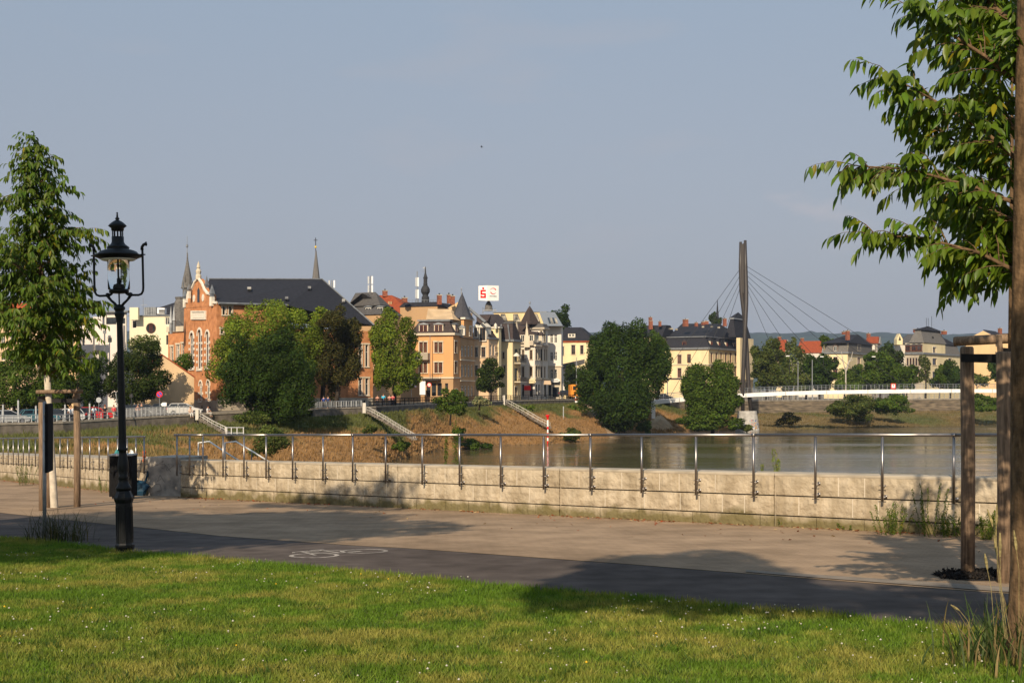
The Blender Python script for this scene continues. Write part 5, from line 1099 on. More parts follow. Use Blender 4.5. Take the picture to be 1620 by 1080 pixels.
b = Block(1566, 1640, 1660, 438, 20, deep=14); core(t, b, GZ, b.z(533), 'apricot', 0).name = 'wing_wall'; hip(t, b, b.z(533), b.z(525), .5, 'slate', ((b.l1 * .95, b.l2 * .5), (b.l1 * .1, b.l2 * .5)), 'wing_roof'); chimney(t, xy(1582, 436), zz(528, 436), 1., 1.8)
# ------------------------------------------------------------------ footbridge
D0b = 270.
bx = [1036, 1075, 1130, 1180, 1243, 1308, 1373, 1440, 1505, 1570, 1640, 1760]
by = [633, 629.3, 625, 622, 619.2, 617.3, 616.4, 615.6, 615.2, 615.2, 615.6, 617]
bD = [262, 265, 268, 270, 273, 276, 279, 282, 285, 288, 291, 296]
br = thing('footbridge', 'slender white cable stayed footbridge with panelled deck crossing the river mouth', 'bridge', pt(1182, 683, 270))
def dk(px): 
    D = float(np.interp(px, bx, bD)); return pt(px, float(np.interp(px, bx, by)), D)
deck_h = .82; wdt = 3.6
for i in range(len(bx) - 1):
    a, c = dk(bx[i] + .45), dk(bx[i + 1] - .45); o = Vector((0, wdt, 0)); h = Vector((0, 0, -deck_h)); k = Vector((0, .7, 0))
    mb = MB(); mb.hexa([a + h, c + h, c + h - k + o, a + h - k + o], [a, c, c + o, a + o]); mb.build('deck_panel', M['whitesteel'], br)
def lineset(name, off, dz, r, m='galv'):
    mb = MB(); mb.tube([dk(x) + Vector((0, off, dz)) for x in bx], r, 5); return mb.build(name, M[m], br)
for off in (.05, wdt - .05):
    lineset('handrail', off, 1.15, .04, 'zinc'); lineset('rail_wire', off, .8, .02); lineset('rail_wire', off, .45, .02)
pm = MB(); pm.box((0, 0, .575), (.06, .05, 1.15)); pm = pm.mesh('post', M['galv'])
x = 1040.
while x < 1755:
    for off in (.05, wdt - .05): link(bpy.data.objects.new('post', pm), br, Matrix.Translation(dk(x) + Vector((0, off, 0))))
    x += 13
P = lambda x, y, D=271.5: pt(100 * 9 + x / 3.1765, 360 + y / 3.1765, D)
mb = MB(); mb.smooth = True; mb.tube([P(863, 72), P(863, 200), P(867, 320), P(875, 390), P(884, 470), P(893, 600), P(905, 830), P(916, 925)], [.30, .42, .46, .46, .46, .46, .46, .4], 12); mb.build('pylon_leg', M['pylon'], br)
mb = MB(); mb.smooth = True; mb.tube([P(886, 64, 271), P(888, 200, 271), P(891, 310, 270.6), P(891, 380, 270.2), P(887, 470, 269.8), P(880, 640, 269.8), P(873, 800, 269.8), P(874, 925, 271)], [.30, .42, .46, .46, .46, .44, .42, .4], 12); mb.build('pylon_leg', M['pylon'], br)
for y0, y1 in ((188, 215), (230, 245), (262, 285), (322, 345)):
    mb = MB(); a, c = P(866, y0, 271.3), P(888, y1, 271.3); mb.box((a + c) / 2, (abs(c.x - a.x), .3, abs(c.z - a.z))); mb.build('cross_plate', M['pylon'], br)
mb = MB(); mb.hexa([P(871, 330, 271.1), P(886, 330, 271.1), P(886, 330, 270.9), P(871, 330, 270.9)], [P(866, 84, 271.1), P(884, 76, 271.1), P(884, 76, 270.9), P(866, 84, 270.9)]); mb.build('web_plate', M['pylon'], br)
for (yp, xe) in ((421.4, 1500), (428.5, 1441), (436, 1388), (443, 1338), (449, 1293), (456, 1254)):
    mb = MB(); mb.tube([pt(1181.5, yp, 271), dk(xe) + Vector((0, 1.8, .1))], .045, 4, False); mb.build('stay_cable', M['dark'], br)
for (yp, xe) in ((426, 1029), (436, 1058), (446, 1085), (456, 1112)):
    mb = MB(); e = dk(max(xe, 1037)) + Vector((0, 1.8, .1)); e = pt(xe, 621 if xe < 1040 else e.z * -F / e.y + 615, 266); mb.tube([pt(1170.5, yp, 271), e], .045, 4, False); mb.build('stay_cable', M['dark'], br)
dm = mat('pierstone', (.40, .38, .35), .9, .2, .9, bump=.01, bscale=6, detail=7)
mb = MB(); mb.smooth = False; mb.lathe([(2.72, -10.2), (2.6, -9), (2.5, -7.9), (2.46, -7.87), (2.46, -7.8), (2.5, -7.77), (2.33, -6.7), (2.28, -6.67), (2.28, -6.6), (2.3, -6.57), (2.1, -5.5), (2.06, -5.46), (2.06, -5.4), (2.08, -5.36), (1.98, -4.72)], (pt(1182.3, 650, 271).x, 271, 0), 36); mb.build('pier', dm, br)
cx = pt(1182.3, 650, 271).x; rr = random.Random(8); gcol = [(.55, .12, .10), (.10, .16, .34), (.60, .48, .32), (.06, .06, .07), (.62, .60, .56), (.5, .25, .08)]
for i in range(34):
    a = R(rr.uniform(-92, -28)); z_ = -9 + rr.uniform(.25, 2.2); r_ = 2.615 - .14 * (z_ + 9) + .015; wv = rr.uniform(.05, .14); hv = rr.uniform(.12, .42); s_ = rr.uniform(-.25, .25)
    c4 = [Vector((cx + r_ * math.cos(q), 271 + r_ * math.sin(q), zq)) for q, zq in ((a - wv, z_), (a, z_ - hv * .3), (a + wv, z_ + s_), (a + wv * .6, z_ + hv), (a - wv * .7, z_ + hv * .8))]
    mb = MB(); mb.prism(c4, (math.cos(a) * .012, math.sin(a) * .012, 0)); k = i % 6
    if ('graf%d' % k) not in M: M['graf%d' % k] = mat('graffiti', gcol[k], .8, .15, 4)
    mb.build('graffiti', M['graf%d' % k], br)
mb = MB()
for a, b_ in ((1036, 1030.5),): mb.hexa([pt(1031, 662, 262), pt(1036.5, 662, 262), pt(1036.5, 662, 265.5), pt(1031, 662, 265.5)], [pt(1030, 636, 262), pt(1037, 636, 262), pt(1037, 636, 265.5), pt(1030, 636, 265.5)])
mb.box(pt(1025, 637.5, 264), (2.6, 3, .5)); mb.build('abutment', M['whitesteel'], br)
t = thing('notice_board', 'small red framed white notice board hanging on the footbridge railing', 'sign', dk(1413) + Vector((0, -.1, 0)))
mb = MB(); c_ = dk(1413) + Vector((0, -.12, .72)); mb.box(c_, (1.1, .1, 1.25)); mb.build('board', M['red'], t)
mb = MB(); mb.box(c_ + Vector((0, -.06, .05)), (.75, .03, .8)); mb.build('panel', M['signwhite'], t); mb = MB(); mb.prism([c_ + Vector((x, -.08, z)) for x, z in ((-.22, .3), (.22, .3), (0, -.02))], (0, -.02, 0)); mb.build('triangle_mark', M['red'], t)

# ------------------------------------------------------------------ foliage of mid-distance trees
FM = {}
def fmat(k, c, tr=.22): FM[k] = foliage('leaves_' + k, c, tr); return FM[k]
fmat('dark', (.028, .050, .009)); fmat('deep', (.030, .046, .010)); fmat('lime', (.115, .155, .018)); fmat('mid', (.052, .084, .012)); fmat('brown', (.046, .044, .013)); fmat('olive', (.062, .080, .020)); fmat('silver', (.17, .18, .10)); fmat('birch', (.085, .105, .03)); fmat('fresh', (.065, .10, .016))
def leaf_quads(C, Nrm, size, r):
    """rhombic two-triangle leaves at C with normals Nrm"""
    n = len(C); a = r.normal(size=(n, 3)); t = np.cross(Nrm, a); t /= np.linalg.norm(t, axis=1)[:, None] + 1e-9; bb = np.cross(Nrm, t)
    s = size * r.uniform(.7, 1.35, n)[:, None]
    V = np.stack([C - t * s, C - bb * s * .55 + Nrm * s * .12, C + t * s, C + bb * s * .55 + Nrm * s * .12], 1).reshape(-1, 3)
    return V, np.arange(n * 4).reshape(-1, 4)
def crown(blobs, n, size, seed, up=.25, shell=(.56, 1.12)):
    """blobs: (centre, radii) ellipsoids; leaves sit in their outer shells"""
    r = np.random.default_rng(seed); wt = np.array([b[1][0] * b[1][2] for b in blobs]); wt = wt / wt.sum(); Cs, Ns, Ts = [], [], []
    for (c, rad), wv in zip(blobs, wt):
        k = max(8, int(n * wv)); d = r.normal(size=(k, 3)); d /= np.linalg.norm(d, axis=1)[:, None]
        rr_ = r.uniform(shell[0], shell[1], k) ** .6
        lump = 1 + .13 * np.sin(d[:, 0] * 7 + c[0]) * np.sin(d[:, 2] * 6 + c[2] * 2) + .08 * r.normal(size=k)
        Cs.append(np.array(c) + d * np.array(rad) * (rr_ * lump)[:, None])
        N_ = d * .9 + r.normal(size=(k, 3)) * .55 + np.array((0, 0, up)); N_ /= np.linalg.norm(N_, axis=1)[:, None]; Ns.append(N_)
        Ts.append((r.uniform(.72, 1.28) * r.uniform(.7, 1.35, k)))
    C = np.concatenate(Cs); N_ = np.concatenate(Ns); T_ = np.concatenate(Ts)
    V, Fc = leaf_quads(C, N_, size, r)
    hue = r.uniform(.85, 1.2, len(C)); tint = np.stack([T_ * hue, T_, T_ * .9], -1)
    return V, Fc, np.repeat(tint, 4, axis=0)
def blobs_px(px, top, bot, w, D, seed, nb=16, br_=.30, shape='round'):
    """clumps filling a crown outline given in photo pixels"""
    r = random.Random(seed); k = D / F; cx, cz = pt(px, (top + bot) / 2, D).x, zz((top + bot) / 2, D); rx, rz = w / 2 * k, (bot - top) / 2 * k; ry = rx
    out = [((cx, D, cz), (rx * .58, ry * .58, rz * .62))]
    if nb > 10: nb = int(nb * 1.8); br_ *= .74
    for i in range(nb):
        th = r.uniform(0, 2 * math.pi); ph = math.asin(r.uniform(-.85, 1)); q = r.uniform(.56, .84)
        x, y, z = math.cos(th) * math.cos(ph), math.sin(th) * math.cos(ph), math.sin(ph)
        if shape == 'cone': sc_ = 1 - .55 * (z * .5 + .5)
        elif shape == 'egg': sc_ = 1 - .25 * (z * .5 + .5)
        else: sc_ = 1
        b_ = br_ * r.uniform(.75, 1.2)
        out.append(((cx + x * rx * q * sc_, D + y * ry * q * sc_, cz + z * rz * (q + .06)), (rx * b_, ry * b_, rz * b_ * r.uniform(.8, 1.1))))
    return out
def tree(label, px, top, bot, w, D, kind, seed, ground=None, name='broadleaf_tree', nb=16, br_=.30, shape='round', dens=1., lsz=1., group=None, extra=(), trunk=True, cat='tree', tkind='bark_far', tr=None):
    k = D / F; gy = ground if ground is not None else bot + 6
    base = pt(px, gy, D); t = thing(name, label, cat, base, group)
    bl_ = blobs_px(px, top, bot, w, D, seed, nb, br_, shape)
    for e in extra: bl_ += blobs_px(e[0], e[1], e[2], e[3], D + (e[4] if len(e) > 4 else 0), seed + 5, max(5, nb // 3), .36)
    size = max(.12, 1.75 * D / F * lsz); area = w * (bot - top) * .4; n = int(min(26000, area * 3.5 * dens / lsz ** 2) + 200)
    n += sum(int(min(8000, e[3] * (e[2] - e[1]) * 1.6 * dens)) for e in extra)
    V, Fc, T_ = crown(bl_, n, size, seed)
    np_obj('crown', V, Fc, FM[kind], t, T_)
    if trunk:
        h = (gy - top) * k; r0 = tr or max(.14, h * .022); c0 = Vector(bl_[0][0]); mb = MB(); mb.smooth = True
        mb.tube([base - Vector((0, 0, .4)), lerp(base, c0, .4) + Vector((r0 * .6, 0, 0)), c0], [r0 * 1.25, r0 * .85, r0 * .45], 8)
        rq = random.Random(seed)
        for b_ in rq.sample(bl_[1:], min(7, len(bl_) - 1)):
            s_ = lerp(base, c0, rq.uniform(.5, .95)); e_ = Vector(b_[0]); mb.tube([s_, lerp(s_, e_, .55) + Vector((0, 0, -.1 * r0)), e_], [r0 * .42, r0 * .28, r0 * .1], 6)
        mb.build('trunk', M[tkind], t)
    return t
gp = 'trees along the far promenade'
tree('dark tree mass at the far left edge behind the parked cars', 20, 560, 662, 110, 152, 'mid', 11, 668, extra=((70, 566, 660, 60),), group=gp)
tree('dark green tree behind the walkers, left of the street lamp', 122, 548, 656, 105, 158, 'dark', 12, 664, group=gp)
tree('deep green tree just right of the street lamp post', 214, 545, 657, 108, 160, 'deep', 13, 662, extra=((235, 535, 560, 44),), group=gp)
tree('feathery light tree top in front of the cream porthole house', 226, 517, 590, 54, 168, 'birch', 14, 640, nb=9, dens=.55, tkind='birch', group=gp)
tree('small creeper covered tree between shed roof and brick hall', 285, 558, 600, 46, 172, 'mid', 15, 640, nb=8, dens=.7, group=gp)
tree('big round yellow-green lime tree covering the brick hall front', 418, 464, 640, 178, 176, 'lime', 16, 650, nb=26, br_=.26, extra=((350, 525, 620, 60), (492, 500, 610, 66)), group=gp)
tree('dark drooping tree on the slope in front of the lime tree', 424, 509, 662, 152, 150, 'dark', 17, 684, nb=24, br_=.27, extra=((370, 560, 650, 56, -3), (468, 560, 668, 62, -3), (430, 610, 676, 110, -1)), group=gp)
tree('dull brownish green tree shading the right end of the hall', 532, 486, 640, 104, 178, 'brown', 18, 650, nb=18, extra=((530, 484, 540, 62, -4),), group=gp)
tree('yellow-green lime tree between the hall and the orange corner house', 623, 488, 632, 90, 196, 'lime', 19, 640, nb=18, extra=((638, 575, 628, 56),), group=gp)
tree('yellow-green branches tip of a lime behind the brownish tree', 510, 483, 520, 56, 184, 'lime', 31, 640, nb=8, group=gp)
tree('compact dark green tree in front of the dormer house', 776, 566, 630, 60, 232, 'deep', 20, 638, nb=12, shape='egg', group=gp)
tree('leafy bush tree on the slope crest before the corner house', 712, 612, 662, 62, 182, 'mid', 21, 668, name='shrub', cat='shrub', nb=11, dens=.8, group='shrubs on the far slope')
tree('pale silvery bush by the black railing', 758, 627, 643, 38, 210, 'silver', 22, 645, name='shrub', cat='shrub', nb=7, dens=1., group='shrubs on the far slope')
tree('tall tree top rising behind the white end townhouse', 886, 482, 540, 54, 380, 'dark', 23, 620, nb=10, group=gp)
tree('dark tree beside the end townhouse entrance', 902, 573, 628, 34, 305, 'deep', 24, 634, nb=8, group=gp)
tree('very large dark tree between the townhouse row and the footbridge', 984, 499, 672, 138, 246, 'dark', 25, 686, nb=30, br_=.25, extra=((930, 560, 660, 44), (1040, 530, 640, 50), (1012, 512, 610, 64), (955, 515, 610, 60), (985, 600, 682, 110, -5), (990, 630, 688, 84, -6)), group=gp)
tree('lighter green tree at the right side of the very large dark one', 1040, 527, 604, 50, 282, 'mid', 26, 632, nb=10, group=gp)
tree('low fresh green bush at the water under the very large tree', 1018, 664, 686, 30, 250, 'fresh', 27, 688, name='shrub', cat='shrub', nb=6, trunk=False, group='shrubs on the far slope')
tree('broad green willow-like tree by the water left of the bridge pylon', 1127, 566, 676, 102, 255, 'mid', 28, 686, nb=26, br_=.26, extra=((1100, 580, 660, 50, -3), (1150, 590, 672, 54, -3), (1127, 628, 684, 92, -1), (1165, 660, 684, 40, -2), (1118, 652, 687, 104, -2)), group=gp)
gp2 = 'trees lining the right bank'
tree('olive green tree immediately right of the bridge pylon', 1213, 529, 618, 60, 335, 'olive', 41, 630, nb=14, extra=((1222, 572, 624, 66),), group=gp2)
tree('loose light birch by the red roofs', 1256, 531, 616, 42, 350, 'birch', 42, 630, nb=11, extra=((1256, 578, 624, 60),), dens=.55, tkind='birch', group=gp2)
tree('dark bushy tree under the long red roof', 1296, 556, 616, 64, 352, 'dark', 43, 630, nb=12, extra=((1294, 578, 624, 80),), group=gp2)
tree('low green tree in front of the villa, bare white forked branch above', 1336, 575, 616, 44, 346, 'fresh', 44, 630, nb=8, extra=((1342, 592, 624, 56),), group=gp2)
tree('small tree behind the long red roof', 1308, 530, 556, 30, 410, 'mid', 45, 600, nb=7, group=gp2)
tree('wide green tree right of the slate roofed villa', 1392, 556, 616, 86, 350, 'mid', 46, 630, nb=16, extra=((1396, 584, 624, 92),), group=gp2)
tree('dark tree standing above the wide green one', 1408, 541, 590, 50, 372, 'deep', 47, 625, nb=10, group=gp2)
tree('slim sunlit poplar in front of the towered villa', 1464, 556, 612, 26, 352, 'olive', 48, 628, nb=9, dens=.4, group=gp2)
tree('round dark tree right of the towered villa', 1503, 560, 612, 42, 356, 'dark', 49, 630, nb=10, extra=((1500, 585, 624, 60),), group=gp2)
tree('small bushy tree low between poplar and round dark tree', 1486, 578, 612, 20, 350, 'mid', 50, 630, nb=6, group=gp2)
tree('tree at the corner of the plain yellow gable house', 1580, 562, 612, 40, 380, 'dark', 51, 630, nb=8, group=gp2)
tree('low bushes in front of the plain yellow gable wall', 1545, 588, 612, 46, 384, 'olive', 52, 630, nb=8, dens=.6, group=gp2)
tree('paired dark poplars beside the distant thin spire', 1130, 494, 520, 18, 590, 'deep', 53, 560, nb=5, extra=((1139, 498, 518, 8),), group=gp2)
tree('dark tree filling the gap right of the olive green tree', 1238, 562, 624, 58, 356, 'dark', 81, 630, nb=12, group=gp2)
tree('dark tree between birch and villa behind the twin poles', 1275, 560, 624, 56, 362, 'mid', 82, 630, nb=12, group=gp2)
tree('low dark tree mass in front of the slate roofed villa', 1362, 574, 624, 60, 356, 'dark', 83, 630, nb=12, group=gp2)
tree('dark tree left of the towered villa', 1434, 572, 624, 46, 358, 'mid', 84, 630, nb=11, group=gp2)
gs = 'bushes on the bank below the embankment wall'
tree('dense grey-green bank bush, left of the two under the bridge', 1345, 621, 672, 92, 298, 'olive', 54, 674, name='shrub', cat='shrub', nb=14, trunk=False, group=gs)
tree('dense dark bank bush, middle one under the bridge', 1414, 620, 662, 80, 304, 'mid', 55, 668, name='shrub', cat='shrub', nb=13, trunk=False, group=gs)
tree('bank bush at far right behind the tree stakes', 1548, 620, 656, 80, 316, 'mid', 56, 660, name='shrub', cat='shrub', nb=11, trunk=False, group=gs)
tree('brownish scrub on the bank right of the bridge pier', 1250, 652, 676, 46, 284, 'brown', 57, 680, name='shrub', cat='shrub', nb=8, dens=.6, trunk=False, group=gs)
for i, (x, y0, y1, w_, D_, k, l) in enumerate(((748, 694, 714, 42, 188, 'mid', 'bushy waterside clump left of the red and white marker'), (905, 676, 702, 44, 212, 'olive', 'thin waterside bush right of the red and white marker'), (768, 698, 712, 26, 190, 'dark', 'small dark clump beside the bushy waterside clump'), (636, 694, 716, 40, 160, 'fresh', 'low green clump near the shallow spit'),
        (726, 672, 700, 22, 184, 'mid', 'upright weed clump on the brown slope'), (585, 668, 690, 24, 150, 'olive', 'scrubby weed clump low on the brown slope'), (425, 672, 730, 80, 112, 'olive', 'spreading feathery bush below the dark drooping tree'), (1180, 672, 684, 26, 262, 'olive', 'low growth at the foot of the bridge pier'), (400, 650, 672, 60, 142, 'olive', 'tall weeds at the retaining wall foot'), (830, 640, 655, 40, 238, 'fresh', 'rank green weeds under the black railing'), (905, 640, 652, 30, 254, 'fresh', 'green weeds at the head of the ramp'))):
    tree(l, x, y0, y1, w_, D_, k, 60 + i, y1 + 2, name='shrub', cat='shrub', nb=7, dens=.75 if w_ < 60 else .4, trunk=False, group='shrubs on the far slope')
t = thing('bare_birch', 'white leafless forked branch standing before the slate roofed villa', 'tree', pt(1338, 620, 342)); mb = MB()
for pl in (((1338, 620), (1338, 588), (1334, 572), (1331, 556)), ((1338, 588), (1342, 574), (1347, 566), (1349, 556)), ((1335, 575), (1329, 566)), ((1343, 573), (1350, 568))): mb.tube([pt(x, y, 342) for x, y in pl], [.22, .18, .13, .06][:len(pl)] if len(pl) > 2 else [.12, .05], 6)
mb.build('trunk', M['birch'], t)

# ------------------------------------------------------------------ young street trees with real leaves
def leaf_fan(C, Dr, Nr, size, asp=.40, droop=.25):
    """folded, drooping leaves: 6 points, 4 triangles. C base, Dr length direction, Nr up normal (unit arrays)"""
    n = len(C); s = size[:, None]; S = np.cross(Dr, Nr); S /= np.linalg.norm(S, axis=1)[:, None] + 1e-9
    dn = np.array((0, 0, -1.))
    def q(u, v, h): return C + Dr * s * u + S * s * (asp * .5 * v) + Nr * s * h + dn * s * droop * u * u
    V = np.stack([q(0, 0, 0), q(.2, .72, .05), q(.25, 0, -.01), q(.2, -.72, .05), q(.52, .95, .06), q(.58, 0, -.02), q(.52, -.95, .06), q(.8, .5, .03), q(.8, -.5, .03), q(1, 0, -.02)], 1)
    idx = np.arange(n)[:, None] * 10
    tri = np.array([[0, 2, 1], [0, 3, 2], [1, 2, 5], [1, 5, 4], [3, 6, 5], [3, 5, 2], [4, 5, 7], [5, 6, 8], [7, 5, 9], [5, 8, 9]])
    Fc = (idx[:, None, :] + tri[None]).reshape(-1, 3)
    return V.reshape(-1, 3), Fc
class Grower:
    def __init__(s, seed): s.r = np.random.default_rng(seed); s.C = []; s.D = []; s.tw = MB(); s.tw.smooth = True
    def twig(s, a, b, r0, step, n=7, sag=.12, leaves=True):
        a, b = np.array(a, float), np.array(b, float); L = np.linalg.norm(b - a); pts = []
        for i in range(n):
            t = i / (n - 1); p = a + (b - a) * t; p[2] += math.sin(t * math.pi) * L * .08 - sag * L * t * t; p += s.r.normal(size=3) * L * .012 * (0 < i < n - 1); pts.append(p)
        s.tw.tube([tuple(p) for p in pts], [r0 * (1 - .8 * i / (n - 1)) for i in range(n)], 5)
        if leaves:
            m_ = max(2, int(L / step)); side = 1
            for i in range(m_):
                t = .12 + .88 * i / max(1, m_ - 1); k = min(n - 2, int(t * (n - 1))); f = t * (n - 1) - k; p = pts[k] * (1 - f) + pts[k + 1] * f
                ax = pts[k + 1] - pts[k]; ax /= np.linalg.norm(ax); sd = np.cross(ax, (0, 0, 1.)); sd /= np.linalg.norm(sd) + 1e-9
                d = ax * .45 + sd * side * s.r.uniform(.3, .8) + np.array((0, 0, s.r.uniform(-1.25, -.35))) + s.r.normal(size=3) * .22
                s.C.append(p); s.D.append(d / np.linalg.norm(d)); side = -side
        return pts
    def limb(s, pts, r0, tw_len, tw_step, leaf_step, spread=1., start=.12):
        pts = [np.array(p, float) for p in pts]; s.tw.tube([tuple(p) for p in pts], [r0 * (1 - .82 * i / (len(pts) - 1)) for i in range(len(pts))], 6)
        seg = [np.linalg.norm(pts[i + 1] - pts[i]) for i in range(len(pts) - 1)]; tot = sum(seg); q = tot * start
        while q < tot:
            k = 0; u = q
            while k < len(seg) - 1 and u > seg[k]: u -= seg[k]; k += 1
            p = pts[k] + (pts[k + 1] - pts[k]) * (u / seg[k]); ax = (pts[k + 1] - pts[k]) / seg[k]; t = q / tot
            rnd = s.r.normal(size=3); rnd -= ax * rnd.dot(ax); rnd /= np.linalg.norm(rnd) + 1e-9; rnd[2] *= .55
            d = ax * .8 + rnd * spread; d /= np.linalg.norm(d); l = tw_len * s.r.uniform(.6, 1.15) * (1.05 - .45 * t)
            s.twig(p, p + d * l, r0 * .28, leaf_step); q += tw_step * s.r.uniform(.6, 1.4)
        s.twig(pts[-1], pts[-1] + (pts[-1] - pts[-2]) / seg[-1] * tw_len * .8, r0 * .2, leaf_step)
    def leaves(s, size, parent, m, seed_tint=1., hero=0, hero_to=None):
        C, D_ = np.array(s.C), np.array(s.D); n = len(C); up = np.array((-.1, -.35, .9)) + s.r.normal(size=(n, 3)) * .35
        N_ = up - D_ * (up * D_).sum(1)[:, None]; N_ /= np.linalg.norm(N_, axis=1)[:, None]
        sz = size * s.r.uniform(.72, 1.2, n); order = np.arange(n)
        tint = s.r.uniform(.72, 1.3, n); tc_ = np.stack([tint * s.r.uniform(.85, 1.35, n), tint, tint * .85], -1); yl = s.r.random(n) < .035; tc_[yl] *= (2.2, 1.3, .9)
        rest = order
        if hero:
            d2 = (C[:, 1]) + 6. * ((C[:, 0] / C[:, 1] > .413)) + 6. * (C[:, 2] / C[:, 1] > .31)
            o2 = np.argsort(d2); pick = o2[:hero]; rest = o2[hero:]
            lm = []
            for v in range(6):
                rv = np.random.default_rng(100 + v); V, Fc = leaf_fan(np.zeros((1, 3)), np.array([[1., 0, 0]]), np.array([[0, 0, 1.]]), np.array([1.]), .40 + .06 * rv.random(), .0)
                V[:, 2] -= V[:, 0] ** 2 * (.12 + .2 * rv.random()); tv = rv.uniform(.78, 1.25)
                lm.append(np_mesh('leaf', V, Fc, m, np.tile((tv * 1.05, tv, tv * .85), (10, 1))))
            for i in pick:
                x = Vector(D_[i]); z = Vector(N_[i]); y = z.cross(x); Mx = Matrix((x, y, z)).transposed().to_4x4() @ Matrix.Scale(sz[i], 4); Mx.translation = Vector(C[i])
                link(bpy.data.objects.new('leaf', lm[i % 6]), parent, Mx)
        V, Fc = leaf_fan(C[rest], D_[rest], N_[rest], sz[rest])
        o = np_obj('crown_leaves', V, Fc, m, parent, np.repeat(tc_[rest], 10, axis=0)); o['kind'] = 'stuff'
        return o
LM = foliage('cherry_leaves', (.080, .138, .012), .34, .42, .35)
# right foreground tree: trunk at the frame edge, crown reaching left
D_ = 8.5; t = thing('young_tree', 'foreground tree with long drooping leaves, its brown trunk cut by the right frame edge', 'tree', (pt(1629, 0, D_).x, D_, gz(3.5, D_)))
tk = MB(); tk.smooth = True; tx = pt(1629, 0, D_).x
tk.tube([(tx - .02, D_, gz(3.5, D_) - .3), (tx - .02, D_, gz(3.5, D_) + .05), (tx, D_, -1.2), (tx, D_ + .01, 0), (tx + .01, D_, 1.3), (tx + .02, D_, 2.6), (tx + .05, D_, 4.6), (tx + .1, D_, 6.5)], [.17, .135, .122, .118, .112, .10, .06, .02], 20)
tk.build('trunk', M['bark'], t)
G_ = Grower(5)
def L(*p): return [pt(x, y, D_ + .12 + abs(dz)) for x, y, dz in p]
limbs = [L((1629, 330, 0), (1540, 296, -.2), (1440, 268, -.3), (1352, 262, -.3)),
         L((1629, 440, 0), (1550, 400, -.2), (1460, 376, -.4), (1385, 372, -.5)),
         L((1629, 270, 0), (1560, 210, .2), (1480, 160, .3), (1412, 122, .3)),
         L((1629, 150, 0), (1560, 90, -.1), (1490, 45, -.2), (1440, 15, -.2)),
         L((1629, 400, 0), (1580, 400, .5), (1545, 412, .8), (1525, 425, 1.)),
         L((1629, 360, 0), (1560, 330, -.7), (1500, 300, -.8), (1450, 290, -.9)),
         L((1629, 300, 0), (1560, 260, -.6), (1500, 215, -.7), (1455, 180, -.8)),
         L((1629, 220, 0), (1575, 180, .6), (1530, 120, 1.1), (1500, 60, 1.4)),
         L((1629, 100, 0), (1570, 40, .5), (1520, -40, .9), (1480, -110, 1.1)),
         L((1629, 60, 0), (1560, 0, -.5), (1500, -80, -.8), (1450, -150, -1)),
         L((1629, 380, 0), (1580, 350, .9), (1540, 330, 1.5), (1500, 330, 1.9)),
         L((1629, 440, 0), (1590, 425, -.3), (1565, 425, -.5), (1542, 440, -.6)),
         L((1629, 200, 0), (1680, 150, .3), (1760, 90, .5), (1850, 60, .6)), L((1629, 340, 0), (1700, 300, -.3), (1790, 260, -.4), (1880, 250, -.4)),
         L((1629, 60, 0), (1690, -20, -.3), (1760, -120, -.4), (1820, -200, -.4)), L((1629, -60, 0), (1590, -160, .2), (1540, -260, .3), (1490, -330, .3)), L((1629, -60, 0), (1650, -200, .2), (1690, -320, .3), (1700, -420, .3)),
         L((1629, 260, 0), (1690, 220, 1), (1750, 200, 1.7), (1800, 200, 2.2)), L((1629, 120, 0), (1600, 60, 1.2), (1570, 20, 2), (1560, -10, 2.6))]
for i, l in enumerate(limbs): G_.limb(l, .018, .42, .034, .021, 1.05, .14)
G_.tw.build('branches', M['bark'], t); G_.leaves(.102, t, LM, hero=300); print('LEAVES', len(G_.C))
def young_tree(name, label, base, h, h0, prof, seed, nl, leaf, tw, lstep, trunk_r, white=True, mats='limewash', group=None, lean=(0, 0), leafm=None, split=.33):
    t = thing(name, label, 'tree', base, group); b = Vector(base); tr = MB(); tr.smooth = True
    pts = [b + Vector((lean[0] * u, lean[1] * u, h * u)) for u in (0, .15, split)]; r = trunk_r
    tr.tube([b - Vector((0, 0, .3))] + pts, [r * 1.25, r * 1.15, r, r * .92], 12); tr.build('trunk', M[mats], t)
    tr = MB(); tr.smooth = True; pts = [b + Vector((lean[0] * u, lean[1] * u, h * u)) for u in (split, .5, .75, .97)]; tr.tube(pts, [r * .9, r * .7, r * .4, r * .12], 8); tr.build('upper_trunk', M['bark'], t)
    G_ = Grower(seed); rr = random.Random(seed)
    for i in range(nl):
        u = h0 + (1 - h0) * (i + .5) / nl; a = i * 2.4 + rr.uniform(-.7, .7); R_ = prof(u) * (.82 + .25 * math.sin(a * 2 + u * 9)) * rr.uniform(.5, 1.2); z0 = h * (u - .06 * (1 - u)); o = b + Vector((lean[0] * u, lean[1] * u, 0))
        p0 = o + Vector((0, 0, z0)); d = Vector((math.cos(a), math.sin(a), 0))
        G_.limb([p0, p0 + d * R_ * .35 + Vector((0, 0, R_ * .22)), p0 + d * R_ * .72 + Vector((0, 0, R_ * .36)), p0 + d * R_ + Vector((0, 0, R_ * rr.uniform(.15, .6)))], max(.008, trunk_r * .18), tw * (.5 + .5 * R_ / prof(h0)), tw * .12, lstep, 1.1, .06)
    G_.limb([b + Vector((lean[0] * u, lean[1] * u, h * u)) for u in (.78, .86, .93, .985)], .01, tw * .55, .10, lstep, 1.1, 0)
    G_.tw.build('branches', M['bark'], t); G_.leaves(leaf, t, leafm or LM)
    return t
def prof1(u):
    return float(np.interp(u, [.38, .46, .57, .64, .8, .9, 1], [1.15, 1.6, 1.5, 1.1, .85, .5, .1]))
